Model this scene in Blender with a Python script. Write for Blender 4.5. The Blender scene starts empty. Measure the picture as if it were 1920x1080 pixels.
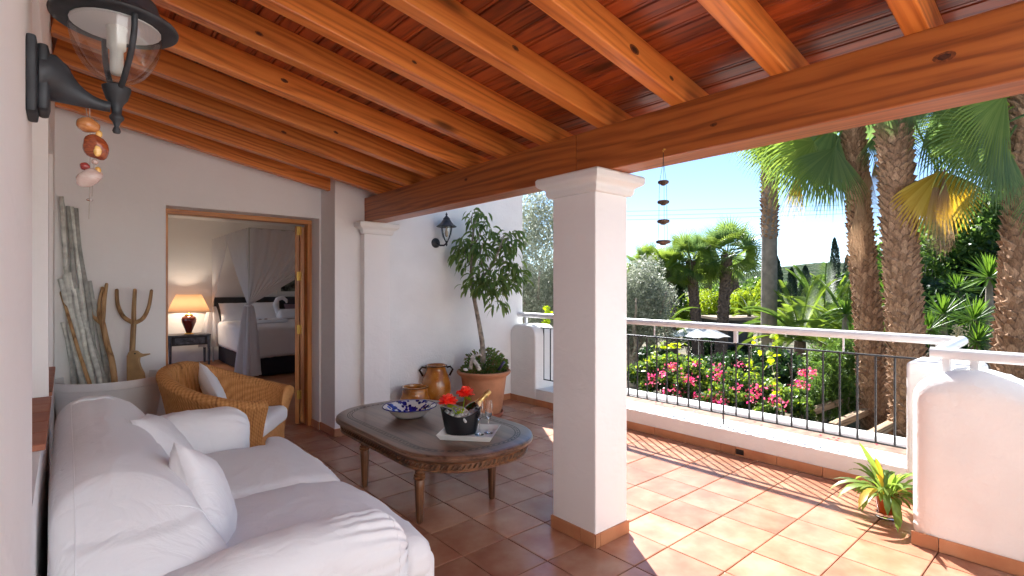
import bpy, bmesh, math, random
import numpy as np
from mathutils import Vector, Matrix, Euler, noise as mnoise

random.seed(7); np.random.seed(7)
scene = bpy.context.scene
C = bpy.data.collections.new("place"); scene.collection.children.link(C)
PI = math.pi
R = math.radians

# ---------------------------------------------------------------- camera
YAW = R(40.6); FPX = 977.0; CAMH = 1.40
cam_d = bpy.data.cameras.new("camera"); cam = bpy.data.objects.new("camera", cam_d)
C.objects.link(cam); scene.camera = cam
cam.location = (0, 0, CAMH); cam.rotation_euler = (R(90), 0, -YAW)
cam_d.sensor_width = 36; cam_d.lens = 36 * FPX / 1920.0
cam_d.clip_start = 0.01; cam_d.clip_end = 3000

# ---------------------------------------------------------------- sky and sun
SUN_EL = R(40.4); SUN_AZ = math.atan2(0.555, 0.83)      # from +Y towards +X
w = bpy.data.worlds.new("World"); scene.world = w; w.use_nodes = True
nt = w.node_tree; nt.nodes.clear()
sky = nt.nodes.new("ShaderNodeTexSky"); sky.sky_type = 'NISHITA'; sky.sun_disc = False
sky.sun_elevation = SUN_EL; sky.sun_rotation = SUN_AZ; sky.air_density = 0.65; sky.dust_density = 0.0; sky.ozone_density = 2.5
bg = nt.nodes.new("ShaderNodeBackground"); bg.inputs[1].default_value = 0.05
wo = nt.nodes.new("ShaderNodeOutputWorld")
nt.links.new(sky.outputs[0], bg.inputs[0]); nt.links.new(bg.outputs[0], wo.inputs[0])
sun_d = bpy.data.lights.new("sun", 'SUN'); sun_d.energy = 3.2; sun_d.angle = R(0.53); sun_d.color = (1.0, 0.985, 0.96)
sun = bpy.data.objects.new("sun", sun_d); C.objects.link(sun)
to_sun = Vector((math.sin(SUN_AZ) * math.cos(SUN_EL), math.cos(SUN_AZ) * math.cos(SUN_EL), math.sin(SUN_EL)))
sun.rotation_euler = to_sun.to_track_quat('Z', 'Y').to_euler(); sun.location = (20, 30, 40)
vs = scene.view_settings
vs.view_transform = 'Standard'; vs.look = 'None'; vs.gamma = 1.0; vs.use_curve_mapping = False
vs.exposure = 2.5
scene.render.engine = 'CYCLES'
cy = scene.cycles
cy.use_denoising = True
cy.max_bounces = 12; cy.diffuse_bounces = 10; cy.glossy_bounces = 3; cy.transmission_bounces = 6; cy.transparent_max_bounces = 10
cy.sample_clamp_indirect = 6.0; cy.caustics_reflective = False; cy.caustics_refractive = False

# ---------------------------------------------------------------- place helpers
FW = Vector((math.sin(YAW), math.cos(YAW), 0)); RT = Vector((math.cos(YAW), -math.sin(YAW), 0))
def at(u, v, d):
    """the place seen towards (u, v) of the 1920x1080 photograph, d metres ahead"""
    return FW * d + RT * ((u - 960) / FPX * d) + Vector((0, 0, CAMH - (v - 540) / FPX * d))

LOCAL = set()      # things whose parts are modelled about their own origin
def link(name, me, m=None, parent=None, smooth=False, bevel=0, seg=2):
    o = bpy.data.objects.new(name, me); C.objects.link(o)
    if m is not None and len(me.materials) == 0: me.materials.append(m)
    if parent is not None:
        o.parent = parent
        o.location = -parent.location if (parent.parent is None and parent.name not in LOCAL) else (0, 0, 0)
    if smooth:
        me.polygons.foreach_set('use_smooth', [True] * len(me.polygons))
    if bevel:
        b = o.modifiers.new('bevel', 'BEVEL'); b.width = bevel; b.segments = seg; b.limit_method = 'ANGLE'; b.angle_limit = R(40)
        b.harden_normals = False
    return o

def tag(o, label=None, cat=None, group=None, kind=None):
    if label: o['label'] = label
    if cat: o['category'] = cat
    if group: o['group'] = group
    if kind: o['kind'] = kind
    return o

def thing(name, label, cat, loc=(0, 0, 0), group=None, local=False, rz=0):
    o = bpy.data.objects.new(name, None); C.objects.link(o); o.empty_display_size = 0.1
    o.location = loc; o.rotation_euler = (0, 0, rz)
    if local or rz: LOCAL.add(o.name)
    return tag(o, label, cat, group)

def copy_tree(o, parent=None):
    c = o.copy(); C.objects.link(c)
    if parent is not None: c.parent = parent
    for ch in list(o.children): copy_tree(ch, c)
    return c

class MB:
    """collects shapes, becomes one mesh"""
    def __init__(s): s.v = []; s.f = []; s.mi = []; s.cur = 0
    def add(s, vs, fs):
        n = len(s.v); s.v.extend([tuple(p) for p in vs]); s.f.extend([tuple(i + n for i in f) for f in fs]); s.mi.extend([s.cur] * len(fs)); return s
    def box(s, x0, x1, y0, y1, z0, z1):
        v = [(x, y, z) for z in (z0, z1) for y in (y0, y1) for x in (x0, x1)]
        return s.add(v, [(0, 2, 3, 1), (4, 5, 7, 6), (0, 1, 5, 4), (2, 6, 7, 3), (0, 4, 6, 2), (1, 3, 7, 5)])
    def obox(s, c, size, rot=(0, 0, 0)):
        m = Euler(rot).to_matrix(); c = Vector(c); h = Vector(size) / 2
        v = [c + m @ Vector((x * h.x, y * h.y, z * h.z)) for z in (-1, 1) for y in (-1, 1) for x in (-1, 1)]
        return s.add(v, [(0, 2, 3, 1), (4, 5, 7, 6), (0, 1, 5, 4), (2, 6, 7, 3), (0, 4, 6, 2), (1, 3, 7, 5)])
    def tube(s, pts, r, n=8, caps=True):
        pts = [Vector(p) for p in pts]
        rs = r if isinstance(r, (list, tuple)) else [r] * len(pts)
        vs = []; up = None
        for i, p in enumerate(pts):
            t = (pts[min(i + 1, len(pts) - 1)] - pts[max(i - 1, 0)]).normalized()
            if up is None:
                a = Vector((0, 0, 1)) if abs(t.z) < 0.9 else Vector((1, 0, 0))
                up = (a - t * a.dot(t)).normalized()
            else:
                up = (up - t * up.dot(t)); up = up.normalized() if up.length > 1e-6 else t.orthogonal().normalized()
            b = t.cross(up)
            for k in range(n):
                an = 2 * PI * k / n
                vs.append(p + (up * math.cos(an) + b * math.sin(an)) * rs[i])
        fs = []
        for i in range(len(pts) - 1):
            for k in range(n):
                a = i * n + k; b_ = i * n + (k + 1) % n
                fs.append((a, b_, b_ + n, a + n))
        if caps:
            fs.append(tuple(range(n - 1, -1, -1))); fs.append(tuple(range((len(pts) - 1) * n, len(pts) * n)))
        return s.add(vs, fs)
    def lathe(s, c, prof, n=32, axis=None, fn=None, close=False):
        """prof: list of (radius, height) from c upwards"""
        c = Vector(c); M = Vector((0, 0, 1)).rotation_difference(Vector(axis).normalized()).to_matrix() if axis is not None else Matrix.Identity(3)
        vs = []
        for (r, z) in prof:
            for k in range(n):
                a = 2 * PI * k / n
                rr = r * (fn(a, z) if fn else 1)
                vs.append(c + M @ Vector((rr * math.cos(a), rr * math.sin(a), z)))
        fs = []
        for i in range(len(prof) - 1):
            for k in range(n):
                a = i * n + k; b = i * n + (k + 1) % n
                fs.append((a, b, b + n, a + n))
        if prof[0][0] > 1e-5 and not close: fs.append(tuple(range(n - 1, -1, -1)))
        if prof[-1][0] > 1e-5 and not close: fs.append(tuple(range((len(prof) - 1) * n, len(prof) * n)))
        if close:
            m_ = (len(prof) - 1) * n
            for k in range(n): fs.append((m_ + k, m_ + (k + 1) % n, (k + 1) % n, k))
        return s.add(vs, fs)
    def ball(s, c, r, n=12, m=8, rot=(0, 0, 0)):
        r = Vector((r, r, r)) if isinstance(r, (int, float)) else Vector(r)
        M = Euler(rot).to_matrix(); c = Vector(c); vs = []
        for i in range(m + 1):
            ph = PI * i / m
            for k in range(n):
                a = 2 * PI * k / n
                vs.append(c + M @ Vector((r.x * math.sin(ph) * math.cos(a), r.y * math.sin(ph) * math.sin(a), -r.z * math.cos(ph))))
        fs = [(i * n + k, i * n + (k + 1) % n, (i + 1) * n + (k + 1) % n, (i + 1) * n + k) for i in range(m) for k in range(n)]
        return s.add(vs, fs)
    def prism(s, pts, z0, z1, axis='z'):
        n = len(pts)
        def P(p, h):
            return {'z': (p[0], p[1], h), 'y': (p[0], h, p[1]), 'x': (h, p[0], p[1])}[axis]
        vs = [P(p, z0) for p in pts] + [P(p, z1) for p in pts]
        fs = [tuple(range(n - 1, -1, -1)), tuple(range(n, 2 * n))] + [(i, (i + 1) % n, n + (i + 1) % n, n + i) for i in range(n)]
        return s.add(vs, fs)
    def grid(s, fn, nu, nv):
        vs = [fn(i / nu, j / nv) for j in range(nv + 1) for i in range(nu + 1)]
        fs = [(j * (nu + 1) + i, j * (nu + 1) + i + 1, (j + 1) * (nu + 1) + i + 1, (j + 1) * (nu + 1) + i) for j in range(nv) for i in range(nu)]
        return s.add(vs, fs)
    def soft(s, lo, hi, r, n=12, fn=None):
        """rounded box, surface grid n per side, optional displacement fn(Vector, u)->Vector"""
        lo = Vector(lo); hi = Vector(hi); cache = {}; vs = []; fs = []
        def vid(p):
            k = tuple(p)
            if k in cache: return cache[k]
            q = Vector([lo[i] + (hi[i] - lo[i]) * p[i] / n for i in range(3)])
            inner = Vector([min(max(q[i], lo[i] + r), hi[i] - r) for i in range(3)])
            d = q - inner
            if d.length > 1e-9:
                # push the cube skin onto the rounded skin
                mx = max(abs(d[i]) for i in range(3)); L = d.length
                q = inner + d * (mx / L if mx > 0 else 1)
            if fn: q = fn(q, Vector(p) / n)
            cache[k] = len(vs); vs.append(q); return cache[k]
        for ax in range(3):
            a, b = (ax + 1) % 3, (ax + 2) % 3
            for side in (0, n):
                for i in range(n):
                    for j in range(n):
                        def mk(ii, jj):
                            p = [0, 0, 0]; p[ax] = side; p[a] = ii; p[b] = jj; return vid(p)
                        q = (mk(i, j), mk(i + 1, j), mk(i + 1, j + 1), mk(i, j + 1))
                        fs.append(q if side else q[::-1])
        return s.add(vs, fs)
    def mesh(s, name, mats=None):
        me = bpy.data.meshes.new(name); me.from_pydata(s.v, [], s.f)
        if mats:
            for m in mats: me.materials.append(m)
            me.polygons.foreach_set('material_index', s.mi)
        me.update(); return me
    def build(s, name, m, parent=None, smooth=False, bevel=0, seg=2):
        mats = m if isinstance(m, list) else None
        return link(name, s.mesh(name, mats), None if mats else m, parent, smooth, bevel, seg)

def smooth_by_angle(o, deg=40):
    me = o.data
    me.polygons.foreach_set('use_smooth', [True] * len(me.polygons))
    bm = bmesh.new(); bm.from_mesh(me)
    for e in bm.edges:
        if len(e.link_faces) == 2 and e.calc_face_angle(0) > R(deg): e.smooth = False
    bm.to_mesh(me); bm.free()
    return o

# ---------------------------------------------------------------- materials
def new_mat(name):
    m = bpy.data.materials.new(name); m.use_nodes = True
    n = m.node_tree.nodes; l = m.node_tree.links
    return m, n, l, n['Principled BSDF']

def setin(b, **k):
    names = {'rough': 'Roughness', 'spec': 'Specular IOR Level', 'metal': 'Metallic', 'trans': 'Transmission Weight', 'ior': 'IOR', 'coat': 'Coat Weight', 'coatr': 'Coat Roughness', 'sheen': 'Sheen Weight', 'alpha': 'Alpha'}
    for a, v in k.items(): b.inputs[names[a]].default_value = v

def ramp(n, stops):
    r = n.new('ShaderNodeValToRGB'); e = r.color_ramp.elements
    e[0].position = stops[0][0]; e[0].color = (*stops[0][1], 1)
    e[1].position = stops[-1][0]; e[1].color = (*stops[-1][1], 1)
    for p, c in stops[1:-1]:
        x = e.new(p); x.color = (*c, 1)
    return r

def coords(n, l, scale=(1, 1, 1), kind='Object'):
    t = n.new('ShaderNodeTexCoord'); mp = n.new('ShaderNodeMapping'); mp.inputs['Scale'].default_value = scale
    l.new(t.outputs[kind], mp.inputs['Vector']); return mp

def bump(n, l, b, src, strength=0.3, dist=0.01):
    bp = n.new('ShaderNodeBump'); bp.inputs['Strength'].default_value = strength; bp.inputs['Distance'].default_value = dist
    l.new(src, bp.inputs['Height']); l.new(bp.outputs[0], b.inputs['Normal']); return bp

def plain(name, col, rough=0.6, var=0.06, nscale=6, bs=0.0, bscale=60, bdist=0.003, **k):
    """a base colour with soft mottling and fine relief"""
    m, n, l, b = new_mat(name); setin(b, rough=rough, **k)
    mp = coords(n, l)
    t = n.new('ShaderNodeTexNoise'); t.inputs['Scale'].default_value = nscale; t.inputs['Detail'].default_value = 5
    l.new(mp.outputs[0], t.inputs['Vector'])
    lo = tuple(max(0, c * (1 - 2.2 * var)) for c in col); hi = tuple(min(1, c * (1 + 1.6 * var)) for c in col)
    r = ramp(n, [(0.3, lo), (0.7, hi)]); l.new(t.outputs['Fac'], r.inputs[0]); l.new(r.outputs[0], b.inputs['Base Color'])
    if bs:
        t2 = n.new('ShaderNodeTexNoise'); t2.inputs['Scale'].default_value = bscale; t2.inputs['Detail'].default_value = 6
        l.new(mp.outputs[0], t2.inputs['Vector']); bump(n, l, b, t2.outputs['Fac'], bs, bdist)
    return m

def wood(name, light, mid, dark, axis='y', rough=0.42, wave=5.0, rand=0.18, knots=True, coat=0.15):
    m, n, l, b = new_mat(name); setin(b, rough=rough, coat=coat, coatr=0.3)
    s = {'x': (0.10, 1, 1), 'y': (1, 0.10, 1), 'z': (1, 1, 0.10)}[axis]
    t = n.new('ShaderNodeTexCoord'); oi = n.new('ShaderNodeObjectInfo')
    mul = n.new('ShaderNodeVectorMath'); mul.operation = 'MULTIPLY_ADD'
    cmb = n.new('ShaderNodeCombineXYZ')
    for i in range(3):
        mm = n.new('ShaderNodeMath'); mm.operation = 'MULTIPLY'; mm.inputs[1].default_value = 17.3 + 9 * i
        l.new(oi.outputs['Random'], mm.inputs[0]); l.new(mm.outputs[0], cmb.inputs[i])
    l.new(t.outputs['Object'], mul.inputs[0]); mul.inputs[1].default_value = s; l.new(cmb.outputs[0], mul.inputs[2])
    ns = n.new('ShaderNodeTexNoise'); ns.inputs['Scale'].default_value = 3.2; ns.inputs['Detail'].default_value = 2; l.new(mul.outputs[0], ns.inputs['Vector'])
    add = n.new('ShaderNodeVectorMath'); add.operation = 'MULTIPLY_ADD'; add.inputs[1].default_value = (0.30, 0.30, 0.30)
    l.new(ns.outputs['Color'], add.inputs[0]); l.new(mul.outputs[0], add.inputs[2])
    wv = n.new('ShaderNodeTexWave'); wv.wave_type = 'RINGS'; wv.rings_direction = axis.upper(); wv.inputs['Scale'].default_value = wave
    wv.inputs['Distortion'].default_value = 7.0; wv.inputs['Detail'].default_value = 3; wv.inputs['Detail Scale'].default_value = 1.6
    l.new(add.outputs[0], wv.inputs['Vector'])
    fs = n.new('ShaderNodeMapping'); fs.inputs['Scale'].default_value = {'x': (1.2, 55, 55), 'y': (55, 1.2, 55), 'z': (55, 55, 1.2)}[axis]
    l.new(t.outputs['Object'], fs.inputs['Vector'])
    fine = n.new('ShaderNodeTexNoise'); fine.inputs['Scale'].default_value = 1.0; fine.inputs['Detail'].default_value = 5; l.new(fs.outputs[0], fine.inputs['Vector'])
    mx = n.new('ShaderNodeMix'); mx.data_type = 'FLOAT'; mx.inputs[0].default_value = 0.72
    l.new(wv.outputs['Fac'], mx.inputs[2]); l.new(fine.outputs['Fac'], mx.inputs[3])
    r = ramp(n, [(0.30, dark), (0.46, mid), (0.66, light)]); l.new(mx.outputs[0], r.inputs[0])
    # board to board difference
    hsv = n.new('ShaderNodeHueSaturation'); mr = n.new('ShaderNodeMapRange'); mr.inputs[3].default_value = 1 - rand; mr.inputs[4].default_value = 1 + rand
    l.new(oi.outputs['Random'], mr.inputs[0]); l.new(mr.outputs[0], hsv.inputs['Value']); l.new(r.outputs[0], hsv.inputs['Color'])
    last = hsv.outputs[0]
    if knots:
        ks = n.new('ShaderNodeVectorMath'); ks.operation = 'MULTIPLY_ADD'; l.new(t.outputs['Object'], ks.inputs[0]); l.new(cmb.outputs[0], ks.inputs[2])
        ks.inputs[1].default_value = {'x': (0.8, 3.2, 3.2), 'y': (3.2, 0.8, 3.2), 'z': (3.2, 3.2, 0.8)}[axis]
        vo = n.new('ShaderNodeTexVoronoi'); vo.inputs['Scale'].default_value = 1.3; l.new(ks.outputs[0], vo.inputs['Vector'])
        kr = ramp(n, [(0.06, (0.16, 0.13, 0.12)), (0.13, (1, 1, 1))]); l.new(vo.outputs['Distance'], kr.inputs[0])
        mm = n.new('ShaderNodeMix'); mm.data_type = 'RGBA'; mm.blend_type = 'MULTIPLY'; mm.inputs[0].default_value = 0.9
        l.new(last, mm.inputs[6]); l.new(kr.outputs[0], mm.inputs[7]); last = mm.outputs[2]
    l.new(last, b.inputs['Base Color'])
    bump(n, l, b, mx.outputs[0], 0.12, 0.004)
    return m

def leafmat(name, a, b_, tr=0.45, rough=0.45, back=None):
    """leaf to leaf colour difference, light passes through"""
    m, n, l, b = new_mat(name)
    g = n.new('ShaderNodeNewGeometry'); mid = tuple((p + q) / 2 for p, q in zip(a, b_))
    r = ramp(n, [(0.0, a), (0.5, mid), (1.0, b_)]); l.new(g.outputs['Random Per Island'], r.inputs[0])
    l.new(r.outputs[0], b.inputs['Base Color']); setin(b, rough=rough, spec=0.35)
    ts = n.new('ShaderNodeBsdfTranslucent'); hs = n.new('ShaderNodeHueSaturation'); hs.inputs['Value'].default_value = 1.7; hs.inputs['Saturation'].default_value = 1.08; hs.inputs['Hue'].default_value = 0.485
    l.new(r.outputs[0], hs.inputs['Color']); l.new(hs.outputs[0], ts.inputs['Color'])
    mx = n.new('ShaderNodeMixShader'); mx.inputs[0].default_value = tr
    out = n['Material Output']
    l.new(b.outputs[0], mx.inputs[1]); l.new(ts.outputs[0], mx.inputs[2]); l.new(mx.outputs[0], out.inputs['Surface'])
    return m

def trowel(m, dist=0.02):
    n = m.node_tree.nodes; l = m.node_tree.links; b = n['Principled BSDF']; old = b.inputs['Normal'].links[0].from_node
    mp = coords(n, l, (1, 1, 1.6)); t = n.new('ShaderNodeTexNoise'); t.inputs['Scale'].default_value = 5.5; t.inputs['Detail'].default_value = 2; t.inputs['Distortion'].default_value = 0.8; l.new(mp.outputs[0], t.inputs['Vector'])
    bp = n.new('ShaderNodeBump'); bp.inputs['Strength'].default_value = 0.35; bp.inputs['Distance'].default_value = dist; l.new(t.outputs['Fac'], bp.inputs['Height']); l.new(bp.outputs[0], old.inputs['Normal']); return m
M = {}
M['plaster'] = plain('white plaster', (0.86, 0.85, 0.84), 0.9, 0.012, 1.6, 0.35, 34, 0.004, spec=0.2)
M['plaster_out'] = plain('white outdoor render', (0.83, 0.825, 0.81), 0.9, 0.022, 3, 0.55, 55, 0.005, spec=0.2)
trowel(M['plaster'], 0.012); trowel(M['plaster_out'], 0.016)
M['trim'] = plain('white moulding paint', (0.80, 0.80, 0.78), 0.7, 0.01, 3, 0.12, 40, 0.003)
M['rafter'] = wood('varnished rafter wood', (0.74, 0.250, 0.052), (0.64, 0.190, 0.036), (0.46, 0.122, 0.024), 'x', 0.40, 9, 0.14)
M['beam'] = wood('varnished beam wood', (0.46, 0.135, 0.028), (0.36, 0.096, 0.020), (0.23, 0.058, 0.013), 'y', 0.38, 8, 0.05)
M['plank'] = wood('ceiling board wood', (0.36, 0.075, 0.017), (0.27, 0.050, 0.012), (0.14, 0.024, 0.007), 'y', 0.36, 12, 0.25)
M['knot_dark'] = plain('dark knot wood', (0.07, 0.018, 0.008), 0.5, 0.3, 90)
M['knot_ring'] = plain('knot ring wood', (0.20, 0.050, 0.014), 0.45, 0.25, 120)
M['doorwood'] = wood('honey door wood', (0.62, 0.27, 0.08), (0.52, 0.20, 0.055), (0.34, 0.11, 0.03), 'z', 0.4, 5, 0.06, knots=False)
M['doorwood_x'] = wood('honey door head wood', (0.62, 0.27, 0.08), (0.52, 0.20, 0.055), (0.34, 0.11, 0.03), 'x', 0.4, 5, 0.06, knots=False)
M['legwood'] = wood('brown carved leg wood', (0.24, 0.105, 0.042), (0.17, 0.068, 0.028), (0.07, 0.028, 0.013), 'z', 0.38, 7, 0.05, knots=False)
M['tablewood'] = wood('dark brown table wood', (0.18, 0.098, 0.060), (0.135, 0.070, 0.043), (0.07, 0.035, 0.022), 'y', 0.30, 4, 0.03, knots=False, coat=0.35)
M['carved'] = plain('carved brown wood', (0.13, 0.060, 0.030), 0.4, 0.12, 20, 0.2, 90)
M['inlay'] = plain('black inlay', (0.012, 0.010, 0.010), 0.45, 0.05)
M['forkwood'] = wood('weathered fork wood', (0.52, 0.33, 0.16), (0.42, 0.25, 0.11), (0.22, 0.12, 0.05), 'z', 0.6, 6, 0.1, knots=False, coat=0)
M['duckwood'] = plain('pale ply', (0.47, 0.30, 0.14), 0.6, 0.08, 14)
M['timber'] = wood('grey brown garden timber', (0.42, 0.30, 0.18), (0.33, 0.22, 0.13), (0.18, 0.11, 0.06), 'x', 0.8, 6, 0.1, coat=0)
M['grout'] = plain('grey grout', (0.26, 0.22, 0.18), 0.9, 0.1, 20, 0.3, 120)
M['black_iron'] = plain('dark grey iron', (0.030, 0.031, 0.034), 0.5, 0.12, 30, 0.15, 90, 0.001)
M['anthracite'] = plain('weathered black lantern metal', (0.028, 0.031, 0.037), 0.55, 0.25, 22, 0.25, 120, 0.001, spec=0.5)
M['rail_white'] = plain('white rail paint', (0.74, 0.74, 0.74), 0.32, 0.02, 6)
def cotton():
    m, n, l, b = new_mat('white cotton'); setin(b, rough=0.95, spec=0.15, sheen=0.15); b.inputs['Base Color'].default_value = (0.85, 0.85, 0.87, 1)
    mp = coords(n, l, (1.0, 2.2, 1.0)); t = n.new('ShaderNodeTexNoise'); t.inputs['Scale'].default_value = 4.5; t.inputs['Detail'].default_value = 4; t.inputs['Distortion'].default_value = 1.2; l.new(mp.outputs[0], t.inputs['Vector'])
    sub = n.new('ShaderNodeMath'); sub.operation = 'SUBTRACT'; sub.inputs[1].default_value = 0.5; ab = n.new('ShaderNodeMath'); ab.operation = 'ABSOLUTE'; l.new(t.outputs['Fac'], sub.inputs[0]); l.new(sub.outputs[0], ab.inputs[0])
    cr = n.new('ShaderNodeMapRange'); cr.inputs[1].default_value = 0.0; cr.inputs[2].default_value = 0.10; l.new(ab.outputs[0], cr.inputs[0])
    b1 = n.new('ShaderNodeBump'); b1.inputs['Strength'].default_value = 0.16; b1.inputs['Distance'].default_value = 0.010; l.new(cr.outputs[0], b1.inputs['Height'])
    t2 = n.new('ShaderNodeTexNoise'); t2.inputs['Scale'].default_value = 260; l.new(mp.outputs[0], t2.inputs['Vector'])
    b2 = n.new('ShaderNodeBump'); b2.inputs['Strength'].default_value = 0.2; b2.inputs['Distance'].default_value = 0.001; l.new(t2.outputs['Fac'], b2.inputs['Height']); l.new(b1.outputs[0], b2.inputs['Normal']); l.new(b2.outputs[0], b.inputs['Normal'])
    return m
M['fabric'] = cotton()
M['gravelly'] = plain('garden soil', (0.15, 0.115, 0.075), 0.95, 0.3, 1.2, 0.8, 14, 0.05)
M['pool_deck'] = plain('pale garden paving', (0.40, 0.36, 0.29), 0.9, 0.12, 2)
M['brass'] = plain('brass', (0.70, 0.45, 0.12), 0.3, 0.05, metal=1.0)
M['white_enamel'] = plain('white enamel', (0.80, 0.79, 0.75), 0.18, 0.02, spec=0.6)
M['blue_enamel'] = plain('cobalt enamel', (0.012, 0.016, 0.22), 0.2, 0.5, 30, spec=0.6)
M['bright_blue'] = plain('bright blue enamel', (0.03, 0.10, 0.50), 0.2, 0.3, 30, spec=0.6)
M['tray_white'] = plain('white lacquer', (0.80, 0.80, 0.79), 0.35, 0.01)
M['bucket'] = plain('black plastic', (0.010, 0.010, 0.012), 0.42, 0.1, 10, 0.05, 60)
M['ice'] = plain('ice', (0.85, 0.88, 0.92), 0.15, 0.02, trans=0.55)
M['foil'] = plain('gold foil', (0.80, 0.60, 0.24), 0.35, 0.1, 60, 0.5, 80, 0.002, metal=0.9)
M['soil'] = plain('potting soil', (0.06, 0.04, 0.025), 0.95, 0.4, 40, 0.8, 60, 0.01)
M['bark_grey'] = plain('grey bark', (0.30, 0.26, 0.21), 0.9, 0.25, 18, 0.6, 30, 0.01)
M['birch'] = plain('peeling birch bark', (0.66, 0.68, 0.63), 0.85, 0.13, 22, 0.3, 60, 0.003)
def by_object(m, lo, hi):
    n = m.node_tree.nodes; l = m.node_tree.links; b = n['Principled BSDF']; src = b.inputs['Base Color'].links[0].from_socket; oi = n.new('ShaderNodeObjectInfo'); h = n.new('ShaderNodeHueSaturation'); r = n.new('ShaderNodeMapRange'); r.inputs[3].default_value = lo; r.inputs[4].default_value = hi
    l.new(oi.outputs['Random'], r.inputs[0]); l.new(r.outputs[0], h.inputs['Value']); l.new(src, h.inputs['Color']); l.new(h.outputs[0], b.inputs['Base Color'])
by_object(M['birch'], 0.55, 1.2)
M['mauve'] = plain('mauve cushion', (0.20, 0.13, 0.16), 0.9, 0.05)
M['navy'] = plain('dark blue fabric', (0.02, 0.018, 0.03), 0.9, 0.1)
M['blackwood'] = plain('black painted wood', (0.035, 0.034, 0.036), 0.4, 0.2, 12)
M['greywood'] = plain('worn grey painted wood', (0.10, 0.105, 0.12), 0.45, 0.3, 16)
M['asphalt_dark'] = plain('shelter roof felt', (0.30, 0.22, 0.16), 0.9, 0.1)
M['canvas'] = plain('off white canvas', (0.62, 0.62, 0.60), 0.9, 0.03, 4)
M['chime_clay'] = plain('brown fired clay', (0.10, 0.06, 0.042), 0.75, 0.2, 25, 0.3, 60)
M['string'] = plain('pale string', (0.45, 0.40, 0.34), 0.8, 0.1)
M['cable'] = plain('power cable', (0.05, 0.05, 0.055), 0.6, 0.05)

def glass(name, col=(1, 1, 1), rough=0.02, ior=1.45):
    m, n, l, b = new_mat(name); b.inputs['Base Color'].default_value = (*col, 1); setin(b, rough=rough, trans=1.0, ior=ior)
    return m
M['glass'] = glass('clear glass')
def thin_glass(name, tint=(0.95, 0.97, 0.98)):
    m, n, l, b = new_mat(name); n.remove(b)
    tr = n.new('ShaderNodeBsdfTransparent'); tr.inputs[0].default_value = (*tint, 1)
    gl = n.new('ShaderNodeBsdfGlossy'); gl.inputs['Roughness'].default_value = 0.03
    lw = n.new('ShaderNodeLayerWeight'); lw.inputs[0].default_value = 0.15
    mx = n.new('ShaderNodeMixShader'); fm = n.new('ShaderNodeMapRange'); fm.inputs[3].default_value = 0.09; fm.inputs[4].default_value = 0.30; l.new(lw.outputs['Fresnel'], fm.inputs[0]); l.new(fm.outputs[0], mx.inputs[0]); l.new(tr.outputs[0], mx.inputs[1]); l.new(gl.outputs[0], mx.inputs[2])
    l.new(mx.outputs[0], n['Material Output'].inputs['Surface']); return m
M['thin_glass'] = thin_glass('thin lantern glass')

def tile_mat(name, cols, rough=(0.18, 0.32), objv=0.17):
    m, n, l, b = new_mat(name)
    g = n.new('ShaderNodeNewGeometry'); oi = n.new('ShaderNodeObjectInfo')
    off = n.new('ShaderNodeVectorMath'); off.operation = 'MULTIPLY_ADD'; off.inputs[1].default_value = (31, 17, 5)
    cmb = n.new('ShaderNodeCombineXYZ'); l.new(oi.outputs['Random'], cmb.inputs[0]); l.new(oi.outputs['Random'], cmb.inputs[1])
    l.new(cmb.outputs[0], off.inputs[0]); l.new(g.outputs['Position'], off.inputs[2])
    t = n.new('ShaderNodeTexNoise'); t.inputs['Scale'].default_value = 5.0; t.inputs['Detail'].default_value = 4; t.inputs['Roughness'].default_value = 0.55; l.new(off.outputs[0], t.inputs['Vector'])
    r = ramp(n, [(0.32, cols[0]), (0.5, cols[1]), (0.68, cols[2])]); l.new(t.outputs['Fac'], r.inputs[0])
    hsv = n.new('ShaderNodeHueSaturation'); mr = n.new('ShaderNodeMapRange'); mr.inputs[3].default_value = 1 - objv; mr.inputs[4].default_value = 1 + objv
    l.new(oi.outputs['Random'], mr.inputs[0]); l.new(mr.outputs[0], hsv.inputs['Value']); l.new(r.outputs[0], hsv.inputs['Color'])
    l.new(hsv.outputs[0], b.inputs['Base Color'])
    t2 = n.new('ShaderNodeTexNoise'); t2.inputs['Scale'].default_value = 1.3; t2.inputs['Detail'].default_value = 1; l.new(g.outputs['Position'], t2.inputs['Vector'])
    m2 = n.new('ShaderNodeMapRange'); m2.inputs[3].default_value = rough[0]; m2.inputs[4].default_value = rough[1]; l.new(t2.outputs['Fac'], m2.inputs[0]); l.new(m2.outputs[0], b.inputs['Roughness'])
    t3 = n.new('ShaderNodeTexNoise'); t3.inputs['Scale'].default_value = 6; t3.inputs['Detail'].default_value = 2; l.new(off.outputs[0], t3.inputs['Vector'])
    return m
M['tile'] = tile_mat('terracotta floor tile', [(0.36, 0.145, 0.086), (0.42, 0.196, 0.120), (0.48, 0.258, 0.166)])
M['skirt'] = tile_mat('terracotta skirting tile', [(0.42, 0.17, 0.08), (0.48, 0.21, 0.10), (0.52, 0.25, 0.13)], (0.4, 0.6))
M['sill'] = tile_mat('red brown sill tile', [(0.30, 0.10, 0.055), (0.36, 0.13, 0.07), (0.42, 0.18, 0.10)], (0.5, 0.7))
M['outer_tile'] = plain('weathered ledge tile', (0.27, 0.16, 0.11), 0.85, 0.25, 9, 0.3, 40)
M['clay'] = plain('terracotta pot', (0.50, 0.225, 0.115), 0.75, 0.12, 5, 0.2, 50, 0.003)
M['saucer'] = plain('red clay saucer', (0.44, 0.14, 0.085), 0.6, 0.08, 8)
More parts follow.
